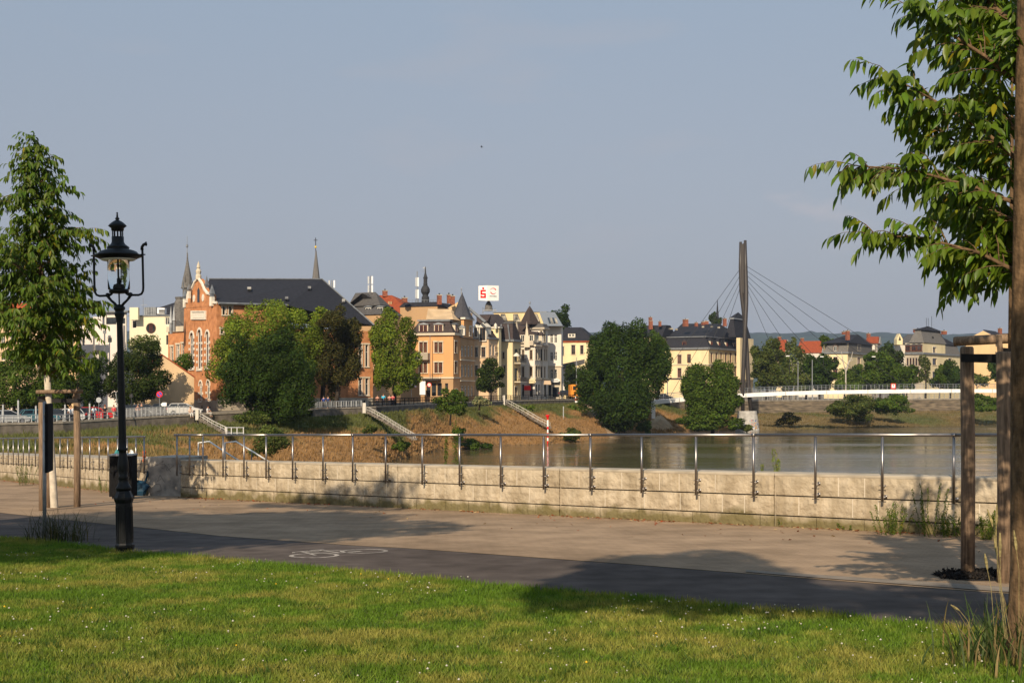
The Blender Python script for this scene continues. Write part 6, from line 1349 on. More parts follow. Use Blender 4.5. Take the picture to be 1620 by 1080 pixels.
young_tree('young_tree', 'leafy young tree with whitewashed trunk between wooden stakes at left', (g(86, 803).x, g(86, 803).y, g(86, 803).z), 8.2, .385, prof1, 21, 84, .15, .8, .036, .075, lean=(-.45, 0), split=.36, leafm=foliage('linden_leaves', (.060, .105, .010), .32, .45, .2))
def prof2(u): return float(np.interp(u, [.35, .5, .7, 1], [.5, .8, .7, .1]))
b2 = g(1601, 916); young_tree('young_tree', 'slim pale trunked tree tied between the wooden stakes at right', tuple(b2), 6.2, .52, prof2, 22, 12, .11, .4, .06, .05, split=.36)
# large old trees behind and beside the camera whose shade falls on the path
def shade_tree(label, x, y, hc, rx, ry, rz, n, seed, size=.16, more=()):
    z = gz(x, y); t = thing('broadleaf_tree', label, 'tree', (x, y, z), 'old trees of the park'); rq = random.Random(seed); bl_ = [((x, y, z + hc), (rx * .6, ry * .6, rz * .6))]
    for i in range(20):
        a = rq.uniform(0, 6.28); q = rq.uniform(.45, .8); e = rq.uniform(-.8, .9); cc_ = math.sqrt(1 - e * e)
        bl_.append(((x + rx * q * math.cos(a) * cc_, y + ry * q * math.sin(a) * cc_, z + hc + rz * e * .75), (rx * .3, ry * .3, rz * .34)))
    bl_ += list(more)
    V, Fc, T_ = crown(bl_, n, size, seed); np_obj('crown', V, Fc, FM['mid'], t, T_); mb = MB(); mb.smooth = True
    lx = 6.2 if hc < 9 else -2
    mb.tube([(x + lx, y - .5, z - .3), (x + lx, y - .5, z + hc * .45), (x + lx * .5, y, z + hc * .85), (x, y, z + hc)], [.3, .22, .15, .1], 10); mb.build('trunk', M['bark'], t); return t
SK = math.cos(SUN_AZ) / math.tan(SUN_EL); SX = math.sin(SUN_AZ) / math.tan(SUN_EL)
def caster(px, py, h, *a):
    p = g(px, py); return (p.x - SX * h, p.y - SK * h, h) + a
shade_tree('old park tree behind the camera at left', *caster(170, 846, 9.5, 5.0, 3.7, 2.8, 14000, 71), more=[((-3.7 - SX * 10.6 + d_, 27.8 - SK * 10.6, -2.4 + 10.6 + e_), (.9, .8, .5)) for d_, e_ in ((0, 0), (-.9, .35), (.7, -.1), (-1.9, .6))])
shade_tree('old park tree directly behind the camera', *caster(1060, 937, 8.5, 1.5, 2.3, 1.5, 6500, 72, .13), more=[((3.85 - SX * 8.2, 11.4 - SK * 8.2, 6.3), (.75, .8, .5)), ((2.6 - SX * 8.2, 11.6 - SK * 8.2, 6.3), (.9, .8, .5)), ((4.9 - SX * 8.2, 11.0 - SK * 8.2, 6.3), (.8, .8, .4))])
# ------------------------------------------------------------------ tree stakes
def stake_set(label, posts, logs, straps, pile=None):
    c = posts[0]; t = thing('tree_stakes', label, 'tree stake', (c[0].x, c[0].y, c[0].z))
    for p, h, r, m in posts:
        mb = MB(); mb.smooth = True; mb.tube([p - Vector((0, 0, .2)), p + Vector((.005, 0, h * .5)), p + Vector((-.01, 0, h - .02)), p + Vector((-.01, 0, h))], [r, r * 1.0, r * .97, r * .82], 14); mb.build('stake', M[m], t)
    for a, b, r, m in logs: mb = MB(); mb.smooth = True; mb.tube([a, a + (b - a) * .02, b - (b - a) * .02, b], [r * .9, r, r, r * .9], 12); mb.build('cross_log', M[m], t)
    for a, b in straps:
        mb = MB(); d = (b - a).normalized(); n = Vector((d.y, -d.x, 0)).normalized() * .012
        mb.hexa([a - n - Vector((0, 0, .045)), b - n - Vector((0, 0, .045)), b + n - Vector((0, 0, .045)), a + n - Vector((0, 0, .045))], [a - n + Vector((0, 0, .045)), b - n + Vector((0, 0, .045)), b + n + Vector((0, 0, .045)), a + n + Vector((0, 0, .045))]); mb.build('strap', M['strap'], t)
    return t
p1, p2, p3 = g(1531, 908), g(1590, 922), g(1606, 900)
top1, top2 = pt(1529, 546, p1.y), pt(1588, 540, p2.y)
stake_set('three weathered wooden stakes with a cross log around the pale trunk at right', [(p1, zz(548, p1.y) - p1.z, .075, 'wood'), (p2, zz(556, p2.y) - p2.z, .082, 'wood'), (p3, zz(600, p3.y) - p3.z, .07, 'limewash')],
          [(pt(1509, 540, 13.7), pt(1640, 533, 13.3), .052, 'wood'), (pt(1580, 530, 13.2), pt(1583, 562, 13.2), .03, 'wood')], [(pt(1521, 566, 13.8), pt(1640, 569, 13.2)), (pt(1521, 566, 14.1), pt(1600, 566, 15.2)), (pt(1578, 556, 13.25), pt(1625, 560, 13.2))])
q1, q2, q3 = g(66, 808), g(76, 803), g(122, 802)
stake_set('three tall wooden stakes with a cross log around the whitewashed trunk at left', [(q1, zz(636, q1.y) - q1.z, .062, 'wood'), (q2, zz(627, q2.y) - q2.z, .07, 'wood'), (q3, zz(622, q3.y) - q3.z, .075, 'wood')],
          [(pt(57, 620, 28.), pt(131, 618.5, 28.2), .045, 'wood')], [(pt(60, 630, 27.8), pt(82, 628, 28.6)), (pt(80, 633.5, 28.2), pt(128, 634, 28.05)), (pt(62, 634, 27.6), pt(72, 636, 27.6))])
mu = [g(1472, 909), g(1500, 905), g(1540, 902), g(1600, 902), g(1640, 908), g(1600, 920), g(1540, 920), g(1495, 916)]
mb = MB(); c = sum(mu, Vector()) / len(mu); mb.add([p + Vector((0, 0, .014)) for p in mu] + [c + Vector((0, 0, .035))], [(i, (i + 1) % 8, 8) for i in range(8)][::1])
for i, f in enumerate(mb.f):
    a, b_, c_ = [Vector(mb.v[k]) for k in f]
    if (b_ - a).cross(c_ - a).z < 0: mb.f[i] = list(f)[::-1]
tag(mb.build('mulch', M['mulch']), 'dark gravelly mulch filling the tree pit round the right stakes', 'mulch', kind='stuff')
r = np.random.default_rng(4); n = 900; V = []; Fc = []
cs = [g(1545 + math.cos(a) * 68 * q, 911 + math.sin(a) * 8.5 * q) for a, q in zip(r.uniform(0, 6.28, n), np.sqrt(r.random(n)))]
for i, c in enumerate(cs):
    s = r.uniform(.008, .02); o = np.array((c.x, c.y, c.z + .02 + r.uniform(0, .015))); V += [o + r.normal(size=3) * s for _ in range(4)]; Fc += [(4 * i, 4 * i + 1, 4 * i + 2), (4 * i, 4 * i + 2, 4 * i + 3), (4 * i, 4 * i + 3, 4 * i + 1), (4 * i + 1, 4 * i + 3, 4 * i + 2)]
tag(np_obj('mulch_chips', V, Fc, M['mulch']), 'loose dark chips of mulch in the right tree pit', 'mulch', kind='stuff')

# ------------------------------------------------------------------ cast iron gas lantern
D_ = 16.8; k = D_ / F; base = g(198, 874); D_ = base.y; k = D_ / F
lamp = thing('street_lamp', 'ornate black cast iron lantern post leaning slightly, on the lawn edge', 'street lamp', base)
Zp = lambda y: (874 - y) * k
def Lp(name, m, fn):
    mb = MB(); mb.smooth = True; fn(mb); o = mb.build(name, m, lamp, LM_)
    return o
LM_ = Matrix.Translation(base) @ Matrix.Rotation(R(-1.35), 4, 'Y')
def prof(l): return [(r_ * k, Zp(y)) for r_, y in l]
def f(mb):
    mb.smooth = False
    mb.lathe(prof([(15, 880), (15.5, 872), (13.6, 869), (14.8, 864), (14.8, 861), (13.2, 858), (12.9, 795), (14.2, 792), (15.2, 789), (15.2, 786), (13.6, 783), (11.5, 778), (10.5, 775)]), n=8, rot=R(22.5))
base_o = Lp('plinth', M['iron'], f)
for i in range(8):
    a = R(45 * i); mb = MB(); c = Vector((12.25 * k * math.cos(a), 12.25 * k * math.sin(a), (Zp(852) + Zp(801)) / 2)); hgt = Zp(801) - Zp(852)
    rx = Matrix.Rotation(a, 3, 'Z')
    for dy, dz, sy, sz in ((-3.2, 0, .7, hgt), (3.2, 0, .7, hgt), (0, hgt / 2, 7, .7 * k), (0, -hgt / 2, 7, .7 * k)):
        mb.box(c + rx @ Vector((0, dy * k, dz)), (.9 * k, sy * k, sz if sz > k else .7 * k), ax=rx)
    mb.build('panel_moulding', M['iron'], base_o, LM_)
Lp('shaft', M['iron'], lambda mb: mb.lathe(prof([(10.5, 776), (11.8, 773), (12.2, 771), (9.5, 767), (7.8, 762), (7.4, 757), (8.6, 755), (6.6, 752), (8.1, 744), (8.4, 737), (7.8, 729), (6.6, 722), (5.9, 717), (6, 713), (7.6, 712), (7.6, 709), (6.2, 708), (6.1, 700), (5.5, 620), (5.0, 560), (4.7, 512), (5.5, 507), (5.9, 503), (7.9, 497), (7.6, 494), (6.6, 493), (6.9, 491), (8.8, 489), (8.8, 485.5), (6.5, 484), (5, 482), (.5, 481)]), n=24))
cxl = 0.
def pp(x, y, dy=0.): return Vector(((x - 187.9) * k, dy, Zp(y)))      # lantern drawn about its own axis
def f(mb):
    for sg in (-1, 1):
        X = lambda q: 187.9 + sg * q
        mb.tube([pp(X(4), 484), pp(X(7), 480), pp(X(12.5), 475), pp(X(16.5), 470), pp(X(17.5), 466)], [2.4 * k, 2.2 * k, 2. * k, 2.4 * k, 2.6 * k], 8)
        mb.lathe([(0, -4 * k), (3.6 * k, -2 * k), (3.8 * k, 0), (3. * k, 3 * k), (0, 4 * k)], pp(X(18), 466.5), 10)
        mb.tube([pp(X(16), 467), pp(X(12), 464.5), pp(X(9), 461)], [2 * k, 2. * k, 1.6 * k], 8)
        mb.tube([pp(X(19), 467), pp(X(31), 467.2), pp(X(35.5), 465.5), pp(X(38), 461), pp(X(38.6), 455), pp(X(38.6), 404), pp(X(38.4), 394)], 1.8 * k, 10)
        mb.tube([pp(X(38), 396), pp(X(38), 391.5), pp(X(40.5), 388), pp(X(44), 386)], [2.8 * k, 2.4 * k, 2.4 * k, 2. * k], 8)
        mb.lathe([(0, -3.2 * k), (1.9 * k, -1.5 * k), (2.1 * k, .5 * k), (1. * k, 4 * k), (0, 5 * k)], pp(X(44.5), 387.5), 8)
        mb.tube([pp(X(43), 403.5), pp(X(30), 403.5)], 1.1 * k, 6)
Lp('bracket_arms', M['iron'], f)
Lp('burner_ring', M['iron'], lambda mb: mb.lathe(prof([(9, 464), (15, 463), (15.4, 459), (14.5, 457.5), (5, 457)]), n=20))
Lp('burner', M['dark'], lambda mb: (mb.lathe(prof([(8, 457), (8.5, 453), (7, 449), (3, 447.5), (2.6, 440), (1, 439)]), n=14), mb.tube([pp(187.9, 482), pp(187.9, 457)], 1.3 * k, 8), mb.tube([pp(187.5, 446), pp(187.5, 412)], 1.4 * k, 8), mb.tube([pp(191.5, 447), pp(191.5, 412)], .7 * k, 6)))
gm, n_, b_ = newmat('lantern_glass'); b_.inputs['Transmission Weight'].default_value = 1; b_.inputs['Roughness'].default_value = .03; b_.inputs['IOR'].default_value = 1.12; b_.inputs['Base Color'].default_value = (.93, .95, .94, 1)
Lp('glass_cylinder', gm, lambda mb: mb.lathe(prof([(16.8, 457.4), (17, 430), (17, 411)]), n=28))
Lp('lantern_roof', M['iron'], lambda mb: mb.lathe(prof([(25, 411.5), (30, 408.5), (37.5, 405.5), (38.3, 403.8), (31, 401.5), (29, 398.5), (25.5, 396.8), (22, 395.6), (17.5, 394.8), (16.6, 392.5), (17.8, 391.5), (15.5, 389.5), (11.5, 386.5), (10, 384), (9.4, 382), (9.4, 374.5), (8.6, 374.3)]), n=28))
Lp('lantern_underside', M['signwhite'], lambda mb: mb.lathe(prof([(29, 408.9), (25, 411.8), (17, 412), (2, 411.6)]), n=28))
def f(mb):
    mb.smooth = False
    for i in range(10): a = 2 * math.pi * i / 10; mb.box((8. * k * math.cos(a), 8. * k * math.sin(a), Zp(369.5)), (1.3 * k, 2.4 * k, 9.8 * k), a)
Lp('vent_mullions', M['iron'], f)
Lp('lantern_cap', M['iron'], lambda mb: mb.lathe(prof([(8.6, 365), (9.6, 364.5), (9.8, 361), (14.3, 357.5), (12.5, 355), (8.5, 351.5), (4.5, 349), (2.2, 347.6), (3.4, 346.3), (3.4, 345.2), (1.7, 343.6), (1.4, 339.5), (.8, 338.6), (1.6, 337.4), (1.1, 335.8), (.1, 335.4)]), n=20))
# ------------------------------------------------------------------ litter bin, blue bag, ribbon
p = g(195, 789); t = thing('litter_bin', 'dark square litter bin standing behind the lantern post, rubbish on its lid', 'bin', p); k2 = p.y / F
mb = MB(); mb.box((p.x, p.y, p.z + .60), (35 * k2, .5, 1.04)); mb.build('bin_body', M['black'], t)
mb = MB(); mb.box((p.x, p.y, p.z + 1.14), (37 * k2, .54, .035)); mb.build('lid', M['galv'], t)
mb = MB(); mb.box((p.x - .2, p.y, p.z + .04), (.06, .4, .1)); mb.box((p.x + .2, p.y, p.z + .04), (.06, .4, .1)); mb.build('foot', M['dark'], t)
rq = random.Random(3)
def crumple(name, label, c, s, m, seed, cat='litter', flat=1.):
    r = np.random.default_rng(seed); mb = MB(); P_ = []
    nn, mm = 8, 5
    for j in range(mm + 1):
        for i in range(nn):
            a = 2 * math.pi * i / nn; e = -math.pi / 2 + math.pi * j / mm; q = r.uniform(.7, 1.2); P_.append(Vector(c) + Vector((s[0] * math.cos(a) * math.cos(e) * q, s[1] * math.sin(a) * math.cos(e) * q, s[2] * (math.sin(e) * q))))
    fs = [(j * nn + i, j * nn + (i + 1) % nn, (j + 1) * nn + (i + 1) % nn, (j + 1) * nn + i) for j in range(mm) for i in range(nn)]; mb.add(P_, fs); o = mb.build(name, M[m]); return tag(o, label, cat)
M['bluebag'] = mat('bluebag', (.008, .035, .065), .5, .3, 6); M['teal'] = mat('teal', (.05, .25, .26), .6, .2, 6); M['ribbon'] = mat('ribbon', (.75, .13, .03), .7, .15, 10)
b_ = g(220, 784); crumple('rubbish_bag', 'crumpled dark blue bag lying at the wall foot right of the bin', (b_.x, b_.y - .1, b_.z + .2), (.30, .18, .22), 'bluebag', 3, 'bag')
mb = MB(); mb.tube([pt(222, 772, b_.y), pt(229, 764, b_.y), pt(233, 752, b_.y), pt(233.5, 745, b_.y)], [.03, .035, .03, .02], 6); tag(mb.build('blue_cloth', M['bluebag']), 'blue cloth strip hanging from the last rail post to the bag', 'cloth')
mb = MB()
for y0, y1 in ((712, 718), (719, 724), (725, 731)): mb.lathe([(.036, zz(y1, 35.)), (.052, zz((y0 + y1) / 2, 35.)), (.034, zz(y0, 35.))], (pt(228.3, 700, 34.95).x, 34.95, 0), 7)
tag(mb.build('ribbon', M['ribbon']), 'orange-red ribbon tied round the last post before the concrete block', 'ribbon')
crumple('bottle_bag', 'small teal plastic bag left on top of the wall behind the lantern', (pt(187, 712, 34.2).x, 34.2, zz(717, 34.2)), (.10, .08, .12), 'teal', 8)
crumple('paper_cup', 'white crumpled paper on the wall top right of the lantern post', (pt(208, 717, 34.6).x, 34.6, zz(719, 34.6)), (.07, .06, .13), 'signwhite', 9)
# pole with the dark sign seen nearly edge-on
p = g(70.5, 856); k3 = p.y / F; t = thing('path_sign', 'thin grey pole with a dark narrow sign board seen edge-on, in weeds', 'sign', p)
mb = MB(); mb.smooth = True; mb.tube([p - Vector((0, 0, .2)), Vector((p.x, p.y, zz(636, p.y)))], .027, 10); mb.tube([Vector((p.x, p.y, zz(636, p.y))), Vector((p.x, p.y, zz(635, p.y)))], [.03, .012], 10); mb.build('pole', M['galv'], t)
mb = MB(); mb.box((pt(71, 0, p.y).x + .04, p.y + .06, (zz(638, p.y) + zz(746, p.y)) / 2), (.04, .62, 108 * k3), R(13)); mb.build('sign_board', M['black'], t)
for y in (655, 695, 728): mb = MB(); mb.box((p.x + .03, p.y, zz(y, p.y)), (.08, .07, .03)); mb.build('clamp', M['galv'], t)

# ------------------------------------------------------------------ painted bicycle on the path
bt_o = Vector(g(497, 879)); ax = Vector(g(576, 872)) - bt_o; Lb = ax.length; ux = ax.normalized(); up_ = Vector((-ux.y, ux.x, 0)); up_ = Vector((-.72, .69, 0))
def Bp(a, b): p = bt_o + ux * a + up_ * b; return Vector((p.x, p.y, gz(p.x, p.y) + .008))
bk = MB()
def ring(ca, cb, r0, r1, n=32):
    vs = [Bp(ca + r_ * math.cos(2 * math.pi * i / n), cb + r_ * math.sin(2 * math.pi * i / n)) for i in range(n) for r_ in (r0, r1)]
    bk.add(vs, [(2 * i, 2 * i + 1, (2 * i + 3) % (2 * n), (2 * i + 2) % (2 * n)) for i in range(n)])
def seg(a, b, w_=.05):
    a, b = Vector(a), Vector(b); d = (b - a).normalized(); n = Vector((-d.y, d.x)) * w_ / 2; bk.add([Bp(*(a - n)), Bp(*(b - n)), Bp(*(b + n)), Bp(*(a + n))], [(0, 1, 2, 3)])
ring(0, 0, .27, .33); ring(Lb, 0, .27, .33)
seg((.04, .02), (.24, .56)); seg((.22, .50), (Lb - .30, .50)); seg((.2, .42), (Lb * .52, .02)); seg((Lb * .52, .02), (Lb - .02, .02)); seg((Lb * .54, .02), (Lb - .30, .60)); seg((Lb - .28, .48), (Lb - .04, .04)); seg((.10, .58), (.38, .60)); seg((.10, .58), (.05, .50), .04); seg((Lb - .44, .62), (Lb - .2, .62), .07)
for i, f in enumerate(bk.f):
    a, b, c = [Vector(bk.v[q]) for q in f[:3]]
    if (b - a).cross(c - a).z < 0: bk.f[i] = list(f)[::-1]
tag(bk.build('bicycle_marking', M['road_paint']), 'white bicycle symbol painted on the dark cycle path', 'road marking')

# ------------------------------------------------------------------ grass of the lawn
def lawn_edge_y(x):
    xs = np.array([p[0] for p in LAWN]); ys = np.array([p[1] for p in LAWN]); o = np.argsort(xs); return np.interp(x, xs[o], ys[o])
def in_lawn(x, y): return y < lawn_edge_y(x) + .06 * (fbm(x * 3, y * 3) - .5)
r = np.random.default_rng(12)
def grass_pts(n, y0=7.0, y1=19.5):
    u = r.random(n * 2); y = y0 + (y1 - y0) * u; keep = r.random(n * 2) < (y / y1) ** .6; y = y[keep]; x = (r.random(len(y)) * 2 - 1) * (y * .405 + 1.2) ; m_ = in_lawn(x, y)
    return x[m_], y[m_]
def lawn_tint(x, y):
    n1 = fbm(x * .8 + 4, y * 1.5 + 2); n2 = fbm(x * 2.6 + 40, y * 2.6); n3 = fbm(x * 8, y * 8 + 3)
    k = np.clip((n1 - .48) * 1.9 + (n2 - .5) * 2.0 + (n3 - .5) * 1.4 + .27, 0, 1)[:, None]
    g_ = np.array((.095, .165, .014)); d_ = np.array((.25, .22, .05)); c = g_ * (1 - k) + d_ * k * .85 + g_ * k * .15
    return c * (.7 + .6 * n3[:, None])
x, y = grass_pts(420000); n = len(x)
h = r.uniform(.018, .046, n) * (.75 + .7 * fbm(x * 2, y * 2)); a = r.uniform(0, 2 * math.pi, n); wv = r.uniform(.0035, .007, n); ln = r.normal(size=(n, 2)) * h[:, None] * .55
edge = np.clip((y - lawn_edge_y(x) + .5) * 2, 0, 1); h = h * (1 + edge * .9)
z = gz(x, y); ca, sa = np.cos(a) * wv, np.sin(a) * wv
V = np.stack([np.stack([x - ca, y - sa, z - .003], -1), np.stack([x + ca, y + sa, z - .003], -1), np.stack([x + ln[:, 0], y + ln[:, 1], z + h], -1)], 1).reshape(-1, 3)
T_ = lawn_tint(x, y) * r.uniform(.7, 1.35, n)[:, None]
gm = foliage('grass_blades', (1, 1, 1), .3, .6, .2)
tag(np_obj('lawn_grass', V, np.arange(3 * n).reshape(-1, 3), gm, None, np.repeat(T_, 3, axis=0)), 'short lawn grass, green with straw coloured patches, in the foreground', 'grass', kind='stuff')
# denser green tufts scattered in the lawn
x, y = grass_pts(500); V = []; T_ = []
cx_, cy_ = x, y; m_ = 26; n = len(cx_) * m_
x = np.repeat(cx_, m_) + r.normal(size=n) * .05; y = np.repeat(cy_, m_) + r.normal(size=n) * .05; h = r.uniform(.035, .07, n); a = r.uniform(0, 6.28, n); wv = r.uniform(.004, .008, n); ln = r.normal(size=(n, 2)) * .03; z = gz(x, y); ca, sa = np.cos(a) * wv, np.sin(a) * wv
V = np.stack([np.stack([x - ca, y - sa, z - .003], -1), np.stack([x + ca, y + sa, z - .003], -1), np.stack([x + ln[:, 0], y + ln[:, 1], z + h], -1)], 1).reshape(-1, 3)
tag(np_obj('grass_tufts', V, np.arange(3 * n).reshape(-1, 3), gm, None, np.repeat(np.array((.045, .085, .012)) * r.uniform(.7, 1.4, n)[:, None], 3, axis=0)), 'darker taller grass tufts dotted through the lawn', 'grass', kind='stuff')
# white clover heads
x, y = grass_pts(1300); cl = fbm(x * .9 + 12, y * .9 + 5); keep = cl + r.normal(size=len(x)) * .06 > .52; x, y = x[keep], y[keep]
x = np.concatenate([x, 1.0 + r.random(150) * 4.2]); y = np.concatenate([y, 8.6 + r.random(150) * 2.6]); kk = in_lawn(x, y); x, y = x[kk], y[kk]
n = len(x); z = gz(x, y) + r.uniform(.05, .085, n); s = r.uniform(.004, .0115, n)
dirs = np.array([(1, 0, 0), (0, 1, 0), (-1, 0, 0), (0, -1, 0), (0, 0, .9), (0, 0, -.6)]); V = (np.stack([x, y, z], -1)[:, None] + dirs[None] * s[:, None, None]).reshape(-1, 3)
tri = np.array([(0, 1, 4), (1, 2, 4), (2, 3, 4), (3, 0, 4), (1, 0, 5), (2, 1, 5), (3, 2, 5), (0, 3, 5)]); Fc = (np.arange(n)[:, None, None] * 6 + tri[None]).reshape(-1, 3)
wt = np.tile((.50, .47, .40), (n, 1)); yl = r.random(n) < .03; wt[yl] = (.75, .45, .03)
tag(np_obj('clover_flowers', V, Fc, foliage('clover', (1, 1, 1), .1, .8, .1), None, np.repeat(wt, 6, axis=0)), 'tiny white clover flowers and a few yellow ones dotting the lawn', 'flowers', kind='stuff')
# dead leaves along the wall foot and on the paving
n = 1300; s_ = r.random(n) * Lw; off = np.abs(r.normal(size=n)) * .16 + .02; lone = r.random(n) < .10; off[lone] = r.random(lone.sum()) * 3.5 + .1
P2 = np.stack([WB.x + wd.x * s_ + wn.x * off, WB.y + wd.y * s_ + wn.y * off], -1); cl = fbm(s_ * 1.2, s_ * 0 + 3) + r.normal(size=n) * .05; keep = (cl > .46) | lone; P2 = P2[keep]; n = len(P2)
n2 = 260; s2 = r.random(n2) * Lv; P3 = np.stack([VE.x + vd.x * s2 + vn.x * (.05 + .3 * r.random(n2)), VE.y + vd.y * s2 + vn.y * (.05 + .3 * r.random(n2))], -1); P2 = np.concatenate([P2, P3]); n = len(P2)
C = np.stack([P2[:, 0], P2[:, 1], gz(P2[:, 0], P2[:, 1]) + .02], -1); N_ = r.normal(size=(n, 3)) * .3 + (0, 0, 1); N_ /= np.linalg.norm(N_, axis=1)[:, None]; V, Fc = leaf_quads(C, N_, .032, r)
cc = np.array([(.24, .055, .02), (.30, .10, .04), (.16, .07, .03), (.40, .28, .14)])[r.integers(0, 4, n)]
tag(np_obj('dead_leaves', V, Fc, foliage('dead_leaves', (1, 1, 1), .1, .8, .1), None, np.repeat(cc, 4, axis=0)), 'reddish dead leaves drifted along the foot of the stone walls', 'leaves', kind='stuff')
# weeds: leafy stems
def weed(label, px, py, h, n, seed, spread=.25, m='fresh', size=.035, off=None, name='weed_plant'):
    p = g(px, py) if off is None else off; t = thing(name, label, 'weed', p, 'weeds at the wall foot and path edge'); G_ = Grower(seed); rr = random.Random(seed)
    for i in range(n):
        a = rr.uniform(0, 6.28); q = spread * rr.uniform(.1, 1); b_ = p + Vector((q * .6 * math.cos(a), q * .4 * math.sin(a), -.02)); e = p + Vector((q * math.cos(a), q * math.sin(a), h * rr.uniform(.55, 1)))
        G_.twig(b_, e, .003, size * .32, sag=.02)
    G_.tw.build('stems', M['stem'], t); G_.leaves(size, t, FM[m]); return t
for i, a_ in enumerate((('bushy weed against the wall below the second last visible rail post', 1412, 846, .55, 22, 1, .42), ('tall dark weed in the shade at the wall foot', 1470, 848, .95, 9, 2, .3), ('low green weeds right of the wall joint', 1345, 838, .16, 14, 3, .3), ('small weed tuft at the sealed wall joint', 1240, 833, .16, 10, 4, .22), ('slender weed stems at the middle wall joint', 895, 812, .42, 5, 5, .18),
                         ('thin weed beside the middle rail posts', 938, 813, .35, 4, 6, .2), ('low leafy weed under the right part of the wall', 1150, 827, .12, 9, 7, .25), ('low dark weeds spreading in the shade behind the stakes', 1500, 850, .4, 24, 8, .6), ('weeds behind the right stakes by the wall', 1560, 854, .5, 24, 9, .6), ('leafy weed at the left stone wall', 38, 768, .8, 14, 10, .5), ('drooping weed left of the litter bin', 168, 780, .55, 8, 11, .4))):
    weed(a_[0], a_[1], a_[2], a_[3], a_[4], a_[5], a_[6])
weed('fresh sprig growing on the river side behind the wall', 1232, 760, .5, 5, 30, .12, 'lime', .05, pt(1232, 752, 23.2)); weed('small sprig behind the wall near the pale joint', 1206, 760, .3, 3, 31, .08, 'lime', .04, pt(1206, 750, 23.2)); weed('thin shoots poking above the wall from the river bank', 702, 735, .9, 3, 32, .15, 'mid', .06, pt(702, 742, 29)); weed('tall shoot poking above the wall beside the left centre post', 722, 738, 1.2, 3, 33, .12, 'mid', .06, pt(722, 742, 29))
# tall grasses at the foot of the foreground tree
def blades(name, label, spots, seed, hr, wr, cols, bend=.5, cat='grass'):
    r = np.random.default_rng(seed); V = []; Fc = []; T_ = []
    for (x0, y0, n, sp) in spots:
        for i in range(n):
            bx_, by_ = x0 + r.normal() * sp, y0 + r.normal() * sp; z0 = gz(bx_, by_); h = r.uniform(*hr); w_ = r.uniform(*wr); a = r.uniform(0, 6.28); dx, dy = math.cos(a), math.sin(a); bd = r.uniform(.1, bend) * h; c = cols[r.integers(0, len(cols))] * r.uniform(.7, 1.3); k0 = len(V); ns = 5
            for j in range(ns + 1):
                t = j / ns; p = np.array((bx_ + dx * bd * t * t, by_ + dy * bd * t * t, z0 - .02 + h * (t - .35 * (bd / h) * t ** 3))); ww = w_ * (1 - t ** 2.2) + .0006; sd = np.array((-dy, dx, 0)) * ww
                V += [p - sd, p + sd]; T_ += [c, c]
            Fc += [(k0 + 2 * j, k0 + 2 * j + 1, k0 + 2 * j + 3, k0 + 2 * j + 2) for j in range(ns)]
    return tag(np_obj(name, V, Fc, gm, None, np.array(T_)), label, cat, kind='stuff')
tg = g(1590, 1040); gc = [np.array(c) for c in ((.055, .085, .02), (.07, .10, .03), (.22, .16, .07), (.045, .07, .02))]
blades('tall_grass', 'tall rank grass blades round the foreground trunk in the lower right corner', [(tg.x, tg.y, 150, .18), (tg.x - .25, tg.y - .3, 60, .15), (tg.x + .4, tg.y - .3, 130, .25), (tg.x + .15, tg.y - .8, 120, .22)], 5, (.15, .50), (.004, .009), gc, .8)
sg_ = g(80, 856)
blades('grass_tuft', 'dark wispy grass tuft round the foot of the path sign', [(sg_.x, sg_.y, 150, .16), (sg_.x + .35, sg_.y, 50, .14)], 6, (.2, .65), (.003, .006), [np.array((.03, .04, .012)), np.array((.06, .05, .02))], 1.1)
def seedhead(label, pts, D_, rad=.007):
    t = thing('seed_head', label, 'grass'); P_ = [pt(x, y, D_) for x, y in pts]; mb = MB(); mb.tube(P_, .0018, 5); mb.build('stalk', M['straw'], t); n = len(P_); mb = MB(); a = P_[-2]; b_ = P_[-1]
    rq = random.Random(len(label)); mb.smooth = False; m_ = 12
    mb.tube([lerp(a, b_, i / m_) for i in range(m_ + 1)], [rad * (.5 + .9 * math.sin(math.pi * min(1, (i + 1) / (m_ + 1)))) * rq.uniform(.7, 1.1) for i in range(m_ + 1)], 6); mb.build('ear', M['straw'], t); t.location = P_[0] * 0; return t
M['straw'] = mat('straw', (.26, .21, .09), .8, .25, 40)
seedhead('bent straw stalk arching left over the lawn edge', [(1560, 1030), (1543, 1010), (1530, 980), (1518, 965), (1504, 956)], 8.2, .006)
seedhead('tall pale ear of grass left of the foreground trunk', [(1592, 1010), (1580, 900), (1574, 840), (1562, 805)], 8.1); seedhead('upright grass ear beside the tall pale one', [(1590, 1010), (1578, 900), (1576, 835), (1577, 797)], 8.0); seedhead('short grass ear in front of the right stake', [(1594, 1010), (1582, 910), (1578, 880), (1572, 845)], 8.2)
seedhead('long grass ear close to the trunk', [(1600, 1010), (1584, 930), (1582, 880), (1582, 842)], 8.0); seedhead('grass ear in front of the trunk bark', [(1612, 1000), (1612, 900), (1608, 870), (1604, 838)], 8.0); seedhead('drooping ear of grass over the path', [(1575, 1020), (1568, 930), (1562, 900), (1558, 875)], 8.1)
for lab, a_ in (('bare soil and straw lying at the trunk foot', None),): pass

